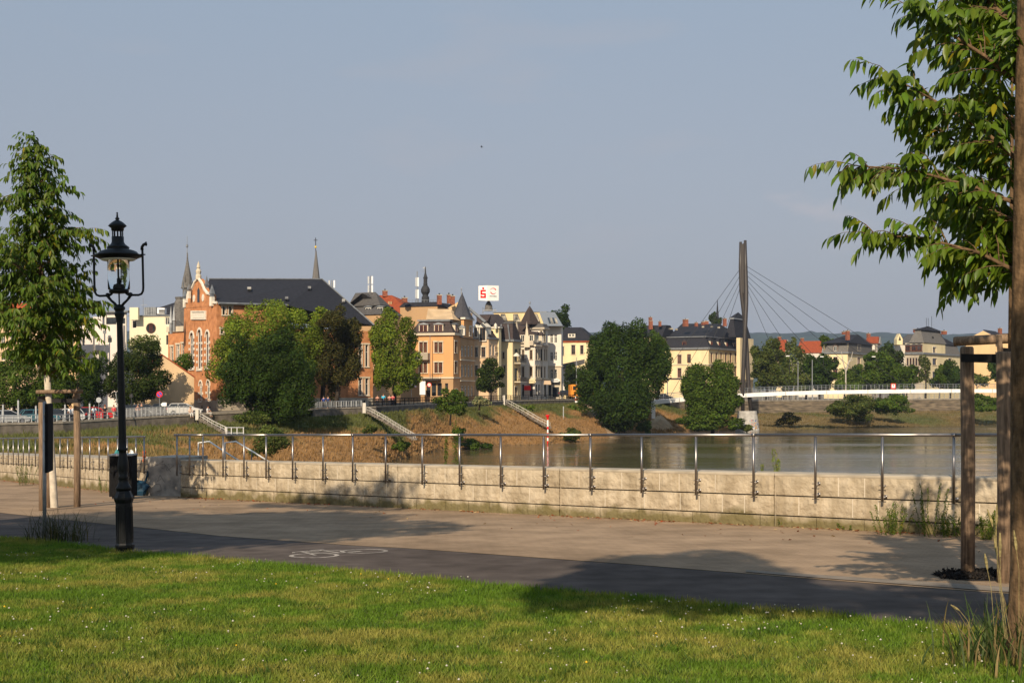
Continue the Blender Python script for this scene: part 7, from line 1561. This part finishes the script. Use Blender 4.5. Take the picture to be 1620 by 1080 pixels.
# ------------------------------------------------------------------ slope vegetation: dry grass tufts
r = np.random.default_rng(33); n = 26000; px = r.uniform(-30, 1660, n); tt = r.uniform(.02, .97, n); X, D, Z = terr(px, tt); vis = np.ones(n, bool)
n1 = fbm(X * .3, D * .3); keep = (r.random(n) < .35 + .9 * n1) & ~((np.abs(px - (921 + 52 * tt)) < 3 + 9 * tt)) & (X > -70); px, tt, X, D, Z = px[keep], tt[keep], X[keep], D[keep], Z[keep]; n = len(X)
tb_ = bank_tint(px, tt, X, D); hh = r.uniform(.18, .55, n) * (.5 + fbm(X * .25 + 7, D * .25)); B = 4
x = np.repeat(X, B) + r.normal(size=n * B) * .18; y = np.repeat(D, B) + r.normal(size=n * B) * .18; z = np.repeat(Z, B); h = np.repeat(hh, B) * r.uniform(.6, 1.2, n * B); wv = .05 + .05 * r.random(n * B); ln = r.normal(size=(n * B, 2)) * .15
V = np.stack([np.stack([x - wv, y, z - .08], -1), np.stack([x + wv, y, z - .08], -1), np.stack([x + ln[:, 0], y + ln[:, 1], z + h], -1)], 1).reshape(-1, 3)
tag(np_obj('slope_grass', V, np.arange(3 * n * B).reshape(-1, 3), gm, None, np.repeat(np.repeat(tb_, B, axis=0) * r.uniform(.65, 1.25, n * B)[:, None], 3, axis=0)), 'dry brown and green grass covering the far river slope', 'grass', kind='stuff')
# ramp path down the slope
ptx = []; ptr = []
for i in range(25):
    t_ = i / 24; xc = 921 + 54 * t_ ** .9; hw = 2.6 + 7.5 * t_
    for lst, xx in ((ptx, xc - hw), (ptr, xc + hw)):
        X, D, Z = terr(xx, t_ * .97); lst.append((float(X), float(D), float(Z) + .14))
strip('ramp_path', [ptx, [(Vector(a) + Vector(b)) / 2 + Vector((0, 0, .04)) for a, b in zip(ptx, ptr)], ptr], mat('ramp', (.36, .25, .15), .95, .15, 1.))
sd = [(float(a), float(b), float(c)) for a, b, c in [terr(x_, t_) for x_, t_ in ((1032, .5), (1045, .45), (1058, .62), (1068, .78), (1040, .84), (1024, .8))]]
mb = MB(); mb.add([Vector(p) + Vector((0, 0, .05)) for p in sd] + [sum((Vector(p) for p in sd), Vector()) / 6 + Vector((0, 0, .9))], [(i, 6, (i + 1) % 6) for i in range(6)]); tag(mb.build('sand_mound', mat('sand', (.42, .29, .16), .95, .12, 1.2)), 'pale sandy mound under the left end of the footbridge', 'mound')
# ------------------------------------------------------------------ far promenade: railings, poles, signs
def prom(px, dD=0., dz=0.):
    D_, z_ = interp(TOP, px); D_ = float(D_) + dD; return Vector(((px - 810) / F * D_, D_, float(z_) + dz))
def far_rail(label, x0, x1, step, hgt, m, dD=.15, rails=(1.,), bal=None, base=.22, r=.04, pr=.05):
    c = prom((x0 + x1) / 2, dD); t = thing('promenade_railing', label, 'railing', c); xs = np.arange(x0, x1 + .01, step)
    for q in rails: mb = MB(); mb.tube([prom(x, dD, base + hgt * q) for x in np.append(xs, x1)], r, 5); mb.build('rail', M[m], t)
    pm = MB(); pm.box((0, 0, hgt / 2), (pr * 1.6, pr * 1.6, hgt)); pm = pm.mesh('post', M[m])
    for x in xs: link(bpy.data.objects.new('post', pm), t, Matrix.Translation(prom(x, dD, base)))
    if bal:
        bmm = MB(); bmm.box((0, 0, hgt / 2), (.045, .045, hgt - .05)); bmm = bmm.mesh('baluster', M[m]); k = 0; x = x0 + bal
        while x < x1: link(bpy.data.objects.new('baluster', bmm), t, Matrix.Translation(prom(x, dD, base))); x += bal
    return t
far_rail('grey metal railing in front of the parked cars at the far left', -60, 186, 10, .72, 'galv', rails=(1., .5))
far_rail('pale baluster railing right of the street lamp, by the no stopping sign', 188, 302, 6, 1.05, 'galv', rails=(1., .12), bal=2.)
far_rail('short baluster railing under the brownish tree', 492, 572, 8, .8, 'galv', rails=(1., .15), bal=2.7)
far_rail('long black railing in front of the townhouse row', 584, 912, 7, 1.0, 'black', rails=(1., .6, .2), base=.15, r=.05, bal=2.4)
far_rail('distant grey fence on top of the embankment wall', 1190, 1640, 8, 1.35, 'galv', dD=.3, rails=(1., .5, .1), base=.3, r=.035, pr=.07)
for i, (x, y0) in enumerate(((5, 640), (29, 633), (57, 642), (103, 640), (142, 638))):
    b_ = prom(x, .6); t = thing('concrete_post', ('light grey flood barrier post at the far left edge', 'light grey flood barrier post beside the yellow sign', 'light grey flood barrier post right of the blue poster van', 'light grey capped flood barrier post left of the man in white', 'light grey capped flood barrier post left of the second walker')[i], 'post', b_, 'flood barrier posts')
    mb = MB(); h = zz(y0, b_.y) - b_.z; mb.box(b_ + Vector((0, 0, h / 2)), (.15, .15, h)); mb.m = 1; mb.box(b_ + Vector((0, 0, h + .06)), (.13, .13, .12)); mb.build('post_body', [M['galv'], M['dark']], t)
def round_sign(name, label, px, py, ybase, D_, r_px, face='signred', inner='signblue', slash=True):
    k = D_ / F; t = thing(name, label, 'sign', pt(px, ybase, D_)); mb = MB(); mb.tube([pt(px, ybase + 3, D_), pt(px, py - r_px, D_)], .035, 6); mb.build('pole', M['galv'], t); c = pt(px, py, D_ - .08)
    def disc(r_, y_, m, nm): mb = MB(); mb.prism([c + Vector((r_ * k * math.cos(a), y_, r_ * k * math.sin(a))) for a in [i * math.pi / 12 for i in range(24)]], (0, .02, 0)); mb.build(nm, M[m], t)
    disc(r_px, 0, face, 'sign_ring'); 
    if inner: disc(r_px * .76, -.021, inner, 'sign_face')
    if slash: mb = MB(); q = r_px * .74 * k; d = Vector((.7, 0, -.7)); n = Vector((.7, 0, .7)) * .07; mb.prism([c + Vector((0, -.045, 0)) + x for x in (d * -q - n, d * q - n, d * q + n, d * -q + n)], (0, .02, 0)); mb.build('slash', M['signred'], t)
    return t
round_sign('no_stopping_sign', 'round blue and red no stopping sign on a grey pole by the baluster railing', 252.3, 623.5, 654, 147, 5)
round_sign('road_sign', 'grey back of a round road sign between two walkers', 156.2, 632.5, 664, 141, 4.2, 'galv', None, False)
t = thing('direction_sign', 'small white arrow shaped direction sign in front of the dark trees', 'sign', pt(262, 652, 156)); mb = MB(); mb.prism([pt(x, y, 156) for x, y in ((254, 639.5), (257, 636.5), (263.5, 636.5), (263.5, 643), (257, 643))], (0, .05, 0)); mb.build('board', M['signwhite'], t); mb = MB(); mb.tube([pt(262.5, 655, 156.1), pt(262.5, 636, 156.1)], .04, 5); mb.build('pole', M['galv'], t)
mb = MB(); mb.tube([pt(187.5, 662, 140), pt(183.3, 619, 140)], .045, 6); tag(mb.build('leaning_pole', M['galv']), 'thin leaning pole just left of the lantern post', 'pole')
mb = MB(); mb.tube([pt(208, 656, 150), pt(208, 622, 150)], .06, 6); mb.box(pt(208, 626, 150), (.35, .3, .4)); tag(mb.build('small_lamp_post', M['dark']), 'small dark lamp post against the trees right of the lantern', 'lamp post')
for x, yt, D_, lab, hd in ((1262.5, 571, 330, 'tall thin grey pole behind the bridge, left one of the pair', False), (1285, 569, 330, 'tall thin grey pole behind the bridge, right one of the pair', False), (1043.5, 590, 300, 'grey lamp pole left of the big green tree by the bridge', False), (1056, 589, 304, 'white flagpole in front of the yellow building corner', False), (912, 565, 300, 'tall grey pole rising in front of the yellow truck', False)):
    t = thing('street_pole', lab, 'pole', pt(x, 630, D_)); mb = MB(); mb.tube([pt(x, 634, D_), pt(x, (yt), D_)], [.14, .09], 6); mb.build('pole', M['galv'], t)
for x, y, D_, lab in ((1246, 563, 345, 'white street lamp head floating before the birch'), (1300, 564, 350, 'white street lamp head left of the villa'), (1382, 564, 348, 'white street lamp head above the wide green tree')):
    t = thing('street_light', lab, 'street lamp', pt(x, 630, D_)); mb = MB(); mb.box(pt(x, y, D_), (.95, .35, .22)); mb.build('lamp_head', M['signwhite'], t); mb = MB(); mb.tube([pt(x + 3, 632, D_), pt(x + 3, y + 2, D_), pt(x + 1, y, D_)], .07, 5); mb.build('pole', M['dark'], t)
# white pillars and stair rails down the slope
def stair(label, top, pts, D0_, D1_, gapx=2.5):
    t = thing('slope_stairs', label, 'stairs', pt(top[0], top[1], D0_)); k = D0_ / F
    mb = MB(); mb.box(pt(top[0] - .5, top[1] - 1, D0_), (5 * k, .6, 16 * k)); mb.build('pillar', M['offwhite'], t)
    n = len(pts)
    for dx, dy, dd in ((0, 0, 0), (gapx, .6, 1.3)):
        for ry in (0, 4.2):
            mb = MB(); mb.tube([pt(x + dx, y + dy + ry, lerp(D0_, D1_, i / (n - 1)) + dd) for i, (x, y) in enumerate(pts)], .026, 5); mb.build('handrail', M['offwhite'], t)
        for i in range(10):
            u = i / 9 * (n - 1) * .999; a = int(u); f_ = u - a; x = lerp(pts[a][0], pts[a + 1][0], f_) + dx; y = lerp(pts[a][1], pts[a + 1][1], f_) + dy; D_ = lerp(D0_, D1_, i / 9) + dd
            mb = MB(); mb.tube([pt(x, y, D_), pt(x, y + 7.5, D_)], .026, 4); mb.build('post', M['offwhite'], t)
    for i in range(22):
        u = i / 21 * (n - 1) * .999; a = int(u); f_ = u - a; x = lerp(pts[a][0], pts[a + 1][0], f_); y = lerp(pts[a][1], pts[a + 1][1], f_) + 8.2; D_ = lerp(D0_, D1_, i / 21)
        mb = MB(); mb.box(pt(x + gapx / 2, y, D_ + .6), (gapx * k + .4, 1.2, .2)); mb.build('step', M['retain'], t)
    return t
stair('white stair railing with pale pillar descending the slope near the brick hall', (313, 657), [(315, 653), (335, 665), (356, 675), (357, 676)], 149.3, 124)
t = thing('landing_railing', 'short level white railing at the foot of the leftmost slope stairs', 'railing', pt(370, 684, 122))
for y in (676, 684.5): mb = MB(); mb.tube([pt(357, y, 122), pt(386, y, 124)], .04, 5); mb.build('rail', M['whitesteel'], t)
for x in (358, 366, 375, 385): mb = MB(); mb.tube([pt(x, 676, 122.5), pt(x, 688, 122.5)], .035, 4); mb.build('post', M['whitesteel'], t)
stair('long white stair railing in the middle of the grassy slope', (577, 646), [(580, 643), (606, 657), (630, 672), (654, 686)], 168, 150, 3.5)
stair('white stair railing right of the corner house, running down towards the river marker', (797, 634), [(801, 631.5), (826, 645), (850, 659), (868, 668)], 234, 216)
mb = MB(); mb.box(pt(891.3, 653, 236), (.16, .16, 21 * 236 / F)); tag(mb.build('grey_stake', M['galv']), 'plain grey stake standing in the dry grass above the river marker', 'post')
# river marker
D_ = 206; k = D_ / F; t = thing('river_marker', 'red and white banded river marker pole with a red funnel top standing in the shallows', 'marker', pt(867, 702, D_))
ys = [664, 674.5, 679, 684.5, 692, 697, 709]
for i, (a, b_) in enumerate(zip([661] + ys[:-1], ys)):
    mb = MB(); mb.tube([pt(866.6, b_, D_), pt(866.6, a, D_)], .13, 8); mb.build('band', M['signwhite'] if i % 2 else M['signred'], t)
cone(t, 866.4, D_, [(1.6, 661), (3.4, 657), (3.4, 656), (1, 655.8)], 'signred', 'funnel', 8)
t = thing('striped_bollard', 'small red and white barrier post at the right end of the black railing', 'bollard', pt(912.5, 636, 264)); mb = MB(); mb.box(pt(912.5, 631.5, 263), (.7, .4, 1.3)); mb.m = 1; mb.box(pt(912.5, 631.5, 262.75), (.72, .05, .45)); mb.build('post_body', [M['signwhite'], M['signred']], t)
# ------------------------------------------------------------------ vehicles
M['glass_car'] = glassy('car_glass', (.015, .018, .02), .05)
def paint(c): 
    m = mat('car_paint', c, .28, .03, 1, spec=.55); return m
def make_car(label, M_, col, group='cars parked along the far promenade', hatch=True, name='parked_car'):
    p = M_.translation; t = bpy.data.objects.new(name, None); link(t, None, M_); tag(t, label, 'car', group); pm_ = paint(col)
    def sub(nm, mb, m, par=t): return mb.build(nm, m, par, M_)
    L2, w2 = 2.08, .86
    out = [(-L2, .38), (-L2 + .03, .75), (-L2 + .12, .92), (-1.2, .98), (1.0, .96), (1.75, .82), (L2 - .04, .66), (L2, .36), (1.75, .26), (-1.8, .26)]
    mb = MB(); n = len(out); ys = [(-w2, .93), (-w2 - .0, 1), (w2, 1), (w2, .93)]
    rings = [[Vector((x * (.985 if e else 1), y, z if not e else .3 + (z - .3) * .94)) for x, z in out] for y, e in ((-w2, 1), (-w2 + .06, 0), (w2 - .06, 0), (w2, 1))]
    mb.smooth = False
    mb.add([p_ for r_ in rings for p_ in r_], [tuple(range(n))] + [tuple(range(3 * n, 4 * n))[::-1]] + [(j * n + i, (j + 1) * n + i, (j + 1) * n + (i + 1) % n, j * n + (i + 1) % n) for j in range(3) for i in range(n)])
    body = sub('body', mb, pm_)
    top = [(-1.85 if hatch else -1.35, .96), (-1.5 if hatch else -.95, 1.42), (.15, 1.45), (1.0, .95)]
    mb = MB(); mb.hexa([(-1.92, -w2 + .05, .955), (1.08, -w2 + .05, .945), (1.08, w2 - .05, .945), (-1.92, w2 - .05, .955)], [(-1.55, -w2 + .2, 1.40), (.2, -w2 + .2, 1.42), (.2, w2 - .2, 1.42), (-1.55, w2 - .2, 1.40)]); sub('windows', mb, M['glass_car'])
    mb = MB(); mb.hexa([(-1.58, -w2 + .19, 1.401), (.22, -w2 + .19, 1.421), (.22, w2 - .19, 1.421), (-1.58, w2 - .19, 1.401)], [(-1.5, -w2 + .24, 1.46), (.1, -w2 + .24, 1.47), (.1, w2 - .24, 1.47), (-1.5, w2 - .24, 1.46)])
    for sg in (-1, 1):
        for xb, xt in ((-1.92, -1.56), (-.75, -.7), (1.08, .2)): mb.tube([(xb, sg * (w2 - .045), .95), (xt, sg * (w2 - .195), 1.415)], .04, 4)
    sub('roof', mb, pm_)
    for x in (-1.28, 1.28):
        for sg in (-1, 1):
            mb = MB(); mb.tube([(x, sg * (w2 - .2), .31), (x, sg * (w2 + .012), .31)], .31, 14); wv = sub('wheel', mb, M['tyre']); mb = MB(); mb.tube([(x, sg * (w2 + .0), .31), (x, sg * (w2 + .02), .31)], .18, 10); mb.build('rim', M['rim'], wv, M_)
    for sg in (-1, 1): mb = MB(); mb.box((L2 - .02, sg * .62, .66), (.1, .32, .14)); sub('headlight', mb, M['lampclear']); mb = MB(); mb.box((-L2 + .03, sg * .7, .8), (.1, .16, .26)); sub('tail_light', mb, M['lampred'])
    mb = MB(); mb.box((-L2 - .012, 0, .55), (.02, .5, .12)); sub('number_plate', mb, M['signwhite'])
    return t
def carM(px, dD, rz, dz=.0): return Matrix.Translation(prom(px, dD, dz)) @ Matrix.Rotation(R(rz), 4, 'Z')
for px, dD, rz, c, lab in ((14, 4, 25, (.30, .31, .32), 'silver grey hatchback at the far left behind the railing'), (36, 8, 200, (.02, .025, .05), 'dark blue car behind the silver hatchback'), (62, 6, 30, (.04, .12, .15), 'dark teal car below the blue poster van'), (92, 6, 25, (.03, .035, .045), 'dark car partly behind the whitewashed trunk'), (104, 7.5, 200, (.5, .5, .5), 'pale car just left of the man in the white shirt'),
                          (134, 8, 95, (.025, .03, .035), 'dark car between the man in white and the red car'), (152, 8, 12, (.45, .01, .012), 'bright red car behind the walkers'), (210, 10, 20, (.02, .022, .03), 'black car right of the lantern post'), (232, 12, 20, (.10, .10, .11), 'dark grey car behind the baluster railing left of the sign'), (264, 12, 15, (.03, .03, .035), 'dark car right of the no stopping sign'), (292, 6, 10, (.55, .53, .50), 'pale car end by the pillar of the first stairs')):
    make_car(lab, carM(px, dD, rz), c)
t0 = make_car('white car on the road behind the bridge railing', carM(1234, 10, 5, 1.1), (.55, .55, .54), None)
make_car('dark car between the big green tree and the lamp pole', carM(1050, 12, 5, .2), (.03, .03, .035), None)
make_car('dark parked car right of the white end townhouse', carM(898, 40, 8, .6), (.02, .02, .025), None)
# blue poster van
MV = Matrix.Translation(prom(48, 60, .3)) @ Matrix.Rotation(R(32), 4, 'Z'); van = bpy.data.objects.new('delivery_van', None); link(van, None, MV); tag(van, 'blue box van with a faded poster of pinkish shapes on its side at far left', 'van')
def vs(nm, mb, m): return mb.build(nm, m, van, MV)
mb = MB(); mb.box((-.4, 0, 1.75), (3.6, 2., 2.1)); vs('cargo_box', mb, mat('van_blue', (.07, .22, .60), .5, .05))
mb = MB(); mb.hexa([(1.4, -.95, .5), (2.6, -.95, .5), (2.6, .95, .5), (1.4, .95, .5)], [(1.4, -.9, 2.), (1.9, -.9, 2.), (1.9, .9, 2.), (1.4, .9, 2.)]); vs('cab', mb, mat('van_blue2', (.07, .22, .60), .5, .05))
mb = MB(); mb.hexa([(1.75, -.96, 1.25), (2.2, -.96, 1.25), (2.2, .96, 1.25), (1.75, .96, 1.25)], [(1.6, -.93, 1.8), (1.95, -.93, 1.8), (1.95, .93, 1.8), (1.6, .93, 1.8)]); vs('cab_window', mb, M['glass_car'])
for a, b_, r1_, m in ((-.1, 1.3, .5, (.62, .35, .25)), (.45, 1.55, .42, (.66, .40, .30)), (.75, 1.95, .30, (.70, .62, .58)), (-.6, 1.15, .35, (.62, .55, .52))):
    mb = MB(); mb.prism([Vector((a + r1_ * math.cos(q) * 1.2, -1.003, b_ + r1_ * .75 * math.sin(q))) for q in [i * math.pi / 8 for i in range(16)]], (0, -.012, 0)); vs('poster_shape', mb, mat('poster', m, .6, .1, 3))
mb = MB(); mb.prism([(-1.9, -1.003, 1.7), (.9, -1.003, 2.6), (1.2, -1.003, 2.6), (-1.6, -1.003, 1.62)], (0, -.01, 0)); vs('poster_stripe', mb, M['signwhite'])
for x in (-1.5, 1.9):
    for sg in (-1, 1): mb = MB(); mb.tube([(x, sg * .75, .38), (x, sg * 1., .38)], .38, 14); vs('wheel', mb, M['tyre'])
# orange truck and yellow cabin at the end of the street
MT = Matrix.Translation(pt(921, 629.5, 292)) @ Matrix.Rotation(R(10), 4, 'Z'); tr_ = bpy.data.objects.new('works_truck', None); link(tr_, None, MT); tag(tr_, 'orange works truck half hidden behind the very large dark tree', 'truck')
for nm, c, s, m in (('cab', (-2.2, 0, 1.8), (1.6, 2.2, 2.6), 'orangepaint'), ('load_bed', (1.2, 0, 1.1), (5., 2.3, .9), 'signyellow'), ('cab_window', (-2.2, -1.11, 2.3), (1.2, .05, .9), 'glass_car')): mb = MB(); mb.box(c, s); mb.build(nm, M[m], tr_, MT)
for x in (-2, .5, 2.6): mb = MB(); mb.tube([(x, -1.15, .45), (x, 1.15, .45)], .45, 12); mb.build('wheel_pair', M['tyre'], tr_, MT)
t = thing('site_frame', 'orange scaffold like frame standing beside the orange works truck', 'frame', pt(912, 628, 288)); mb = MB()
for x in (905.5, 912, 919): mb.box(pt(x, 619, 288), (.25, .25, 2.6))
for y in (609, 618, 627): mb.box(pt(912, y, 288), (2.1, .22, .3))
mb.build('frame', M['orangepaint'], t)
# advert and shop bits at far left
t = thing('shop_sign', 'small yellow and white shop signs above the parked cars at far left', 'sign', pt(35, 660, 160)); mb = MB(); mb.box(pt(36.5, 629, 160), (.75, .2, .45)); mb.m = 1; mb.box(pt(36, 636, 160), (.5, .18, .6)); mb.m = 2; mb.box(pt(36.5, 633.5, 159.85), (.3, .05, .3)); mb.m = 3; mb.tube([pt(33.5, 660, 160.2), pt(33.5, 624, 160.2)], .08, 5); mb.build('sign_boards', [M['signyellow'], M['signwhite'], M['signblue'], M['galv']], t)
b = Block(15, 46, 49, 166, 8, deep=6); t = newb('kiosk', 'white kiosk with small tiled gable behind the blue van', b); facade(t, b.L, b.C, prom(30).z, b.z(634), 'modernwhite', [(20, 638, 25, 650, 'dark')]); core(t, b, prom(30).z, b.z(635)); hip(t, b, b.z(634), b.z(629), .3, 'redroof', ((b.l1 * .7, b.l2 / 2), (b.l1 * .3, b.l2 / 2)))

# ------------------------------------------------------------------ people
def skin_mesh(name, verts, edges, radii, mats, sub=1):
    me = bpy.data.meshes.new(name); me.from_pydata(verts, edges, []); ob = bpy.data.objects.new(name, me); COL.objects.link(ob)
    md = ob.modifiers.new('s', 'SKIN'); md.use_smooth_shade = True
    for v, r_ in zip(me.skin_vertices[0].data, radii): v.radius = (r_, r_) if not isinstance(r_, tuple) else r_
    me.skin_vertices[0].data[0].use_root = True
    sb = ob.modifiers.new('u', 'SUBSURF'); sb.levels = sub; dg = bpy.context.evaluated_depsgraph_get(); out = bpy.data.meshes.new_from_object(ob.evaluated_get(dg)); bpy.data.objects.remove(ob); out.materials.clear(); out.materials.append(mats); return out
PB = {}
def person(label, M_, top, legs, hair, pose='stand', bare=False, skirt=False, s=1.):
    M_ = M_ @ Matrix.Scale(s, 4); p = bpy.data.objects.new('person', None); link(p, None, M_); tag(p, label, 'person', 'people on the far promenade')
    key = (pose,)
    if key not in PB:
        if pose == 'stand': kn = [(.10, .02, .50), (-.10, -.03, .50)]; ft = [(.11, .0, .07), (-.11, .04, .07)]; toe = [(.12, -.14, .04), (-.13, -.10, .04)]; hz = .92; el = [(.27, .03, 1.14), (-.27, .02, 1.14)]; ha = [(.28, -.10, .90), (-.27, -.12, .92)]
        elif pose == 'walk': kn = [(.09, -.14, .50), (-.09, .06, .52)]; ft = [(.09, -.22, .08), (-.09, .34, .14)]; toe = [(.10, -.36, .05), (-.10, .24, .04)]; hz = .92; el = [(.26, .10, 1.15), (-.26, -.08, 1.15)]; ha = [(.27, -.02, .92), (-.26, -.24, .98)]
        else: kn = [(.12, -.42, .50), (-.12, -.42, .48)]; ft = [(.13, -.44, .07), (-.13, -.40, .07)]; toe = [(.14, -.58, .04), (-.14, -.54, .04)]; hz = .48; el = [(.26, -.12, .74), (-.26, -.10, .74)]; ha = [(.16, -.34, .60), (-.14, -.36, .62)]
        dz = hz - .92; sh = 1.42 + dz
        V = [(0, 0, hz), (0, .01, hz + .22), (0, .01, sh - .05), (0, -.01, sh + .10), (0, -.02, sh + .20), (0, -.02, sh + .32), (.18, .01, sh - .02), el[0], ha[0], (-.18, .01, sh - .02), el[1], ha[1], (.09, 0, hz - .04), kn[0], ft[0], toe[0], (-.09, 0, hz - .04), kn[1], ft[1], toe[1]]
        E = [(0, 1), (1, 2), (2, 3), (3, 4), (4, 5), (2, 6), (6, 7), (7, 8), (2, 9), (9, 10), (10, 11), (0, 12), (12, 13), (13, 14), (14, 15), (0, 16), (16, 17), (17, 18), (18, 19)]
        Rd = [(.14, .11), (.13, .10), (.13, .10), .055, (.075, .09), (.065, .08), .055, .042, .032, .055, .042, .032, .085, .055, .04, .035, .085, .055, .04, .035]
        body = skin_mesh('body', V, E, Rd, M['skin'])
        shv = [V[0], V[1], V[2], V[6], tuple(lerp(V[6][i], V[7][i], .85) for i in range(3)), V[9], tuple(lerp(V[9][i], V[10][i], .85) for i in range(3))]
        shirt = lambda m: skin_mesh('shirt', shv, [(0, 1), (1, 2), (2, 3), (3, 4), (2, 5), (5, 6)], [(.175, .14), (.165, .135), (.155, .125), .075, .065, .075, .065], m)
        lv = [V[0], V[12], V[13], tuple(lerp(V[13][i], V[14][i], .9) for i in range(3)), V[16], V[17], tuple(lerp(V[17][i], V[18][i], .9) for i in range(3))]
        trs = lambda m: skin_mesh('trousers', lv, [(0, 1), (1, 2), (2, 3), (0, 4), (4, 5), (5, 6)], [(.165, .135), .11, .08, .065, .11, .08, .065], m)
        PB[key] = (body, shirt, trs, sh)
    body, shirt, trs, sh = PB[key]
    link(bpy.data.objects.new('body', body), p, M_); link(bpy.data.objects.new('shirt', shirt(mat('cloth', top, .9, .08, 9))), p, M_); link(bpy.data.objects.new('trousers', trs(mat('cloth', legs, .9, .08, 9))), p, M_)
    mb = MB(); mb.smooth = True; mb.lathe([(.0, .115), (.05, .105), (.088, .06), (.1, .0), (.092, -.05)], (0, .012, sh + .255), 12); mb.build('hair', mat('hair', hair, .8, .1, 9), p, M_)
    mb = MB()
    for sg in (-1, 1): mb.box((sg * .03, -.105, sh + .23), (.018, .012, .01)); mb.lathe([(0, -.03), (.02, 0), (0, .03)], (sg * .088, -.02, sh + .215), 6)
    mb.box((0, -.118, sh + .20), (.02, .03, .035)); mb.build('face', M['skin'], p, M_); mb = MB(); mb.box((0, -.1, sh + .155), (.045, .014, .01)); mb.build('mouth', M['frame_red'], p, M_)
    for i in ((8, 7), (11, 10)): pass
    return p
def pM(px, dD=.8, rz=0, dz=.0): return Matrix.Translation(prom(px, dD, dz)) @ Matrix.Rotation(R(rz), 4, 'Z')
dk_ = (.02, .02, .03)
person('man in a white t-shirt and dark trousers standing left of the red car', pM(112, 1., 190), (.72, .72, .74), dk_, (.25, .12, .06), 'stand', s=1.05)
person('grey haired man in a pale blue-white t-shirt in front of the red car', pM(149, 1., 170), (.62, .70, .78), (.03, .04, .09), (.28, .26, .24), 'walk')
person('red haired woman in a black sleeveless top beside the red car', pM(166, 1.2, 200), (.015, .015, .02), dk_, (.30, .07, .02), 'stand')
person('person in a red striped t-shirt and beige trousers left of the lantern post', pM(180, .9, 160), (.62, .07, .08), (.42, .33, .22), (.16, .06, .03), 'walk', s=.97)
person('person in dark clothes behind the baluster railing right of the lantern', pM(224, 5, 20), (.03, .03, .03), dk_, (.08, .05, .03), 'stand'); person('small figure with reddish top behind the baluster railing', pM(218, 5.5, 40), (.40, .16, .12), (.1, .1, .12), (.1, .05, .03), 'stand', s=.9)
person('person in white sitting on the promenade wall in front of the brick hall', pM(329, .1, 70, -.22), (.72, .72, .72), (.5, .45, .4), (.05, .03, .02), 'sit')
person('person in a pale top sitting by the pillar of the first stairs', pM(301, -.1, 40, -.2), (.62, .48, .38), (.6, .58, .55), (.3, .2, .1), 'sit')
for x, c, l, s_ in ((597, (.5, .25, .18), 'bare shouldered person, leftmost of the group at the black railing', .95), (606.5, (.05, .42, .62), 'person in a bright turquoise shirt at the black railing', 1.05), (616, (.60, .30, .22), 'person in a salmon top in the group at the black railing', .95), (621.5, (.66, .12, .12), 'person in a red-pink top, rightmost of the group at the black railing', .97)): person(l, pM(x, 3., 180), c, dk_, (.15, .08, .04), 'stand', s=s_)
person('person in blue in the shade under the brownish tree', pM(512, 3, 180), (.03, .05, .2), dk_, (.05, .04, .03), 'stand'); person('second dark blue clad person in the shade under the brownish tree', pM(519, 3.4, 160), (.03, .04, .12), dk_, (.05, .04, .03), 'walk')
# parasols and bird
t = thing('cafe_parasol', 'folded pinkish white cafe parasol at the edge of the lime tree', 'parasol', pt(651, 625, 205)); mb = MB(); mb.tube([pt(651, 628, 205), pt(651, 604, 205)], .04, 5); mb.build('pole', M['galv'], t); mb = MB(); mb.lathe([(.85, zz(612, 205)), (.5, zz(607.5, 205)), (.05, zz(604.5, 205))], (pt(651, 0, 205).x, 205, 0), 8); mb.build('canopy', mat('pinkwhite', (.75, .5, .48), .8, .05), t)
t = thing('bird', 'tiny dark bird high in the sky left of centre', 'bird', pt(762, 233, 90)); mb = MB(); c_ = pt(762, 233, 90); mb.tube([c_ + Vector((-.09, 0, 0)), c_, c_ + Vector((.11, 0, .01))], [.01, .03, .008], 6); mb.build('body', M['dark'], t)
for sg in (-1, 1): mb = MB(); mb.prism([c_ + Vector((-.03, 0, .01)), c_ + Vector((.05, 0, .01)), c_ + Vector((.0, sg * .12, .09)), c_ + Vector((-.05, sg * .2, .05))], (0, 0, .008)); mb.build('wing', M['dark'], t)

# ------------------------------------------------------------------ hazy evening air
hm = bpy.data.materials.new('haze'); hm.use_nodes = True; n = hm.node_tree; n.nodes.clear(); o_ = n.nodes.new('ShaderNodeOutputMaterial'); v_ = n.nodes.new('ShaderNodeVolumePrincipled')
v_.inputs['Color'].default_value = (.55, .70, .98, 1); v_.inputs['Density'].default_value = .00007; v_.inputs['Anisotropy'].default_value = .0
n.links.new(v_.outputs[0], o_.inputs['Volume'])
mb = MB(); mb.hexa([(-9000, -200, -13), (9000, -200, -13), (9000, 9500, -13), (-9000, 9500, -13)], [(-9000, -200, 262), (9000, -200, 262), (9000, 9500, 262), (-9000, 9500, 262)])
tag(mb.build('haze', hm), 'thin even evening haze filling the air over the river and city', 'haze', kind='stuff')
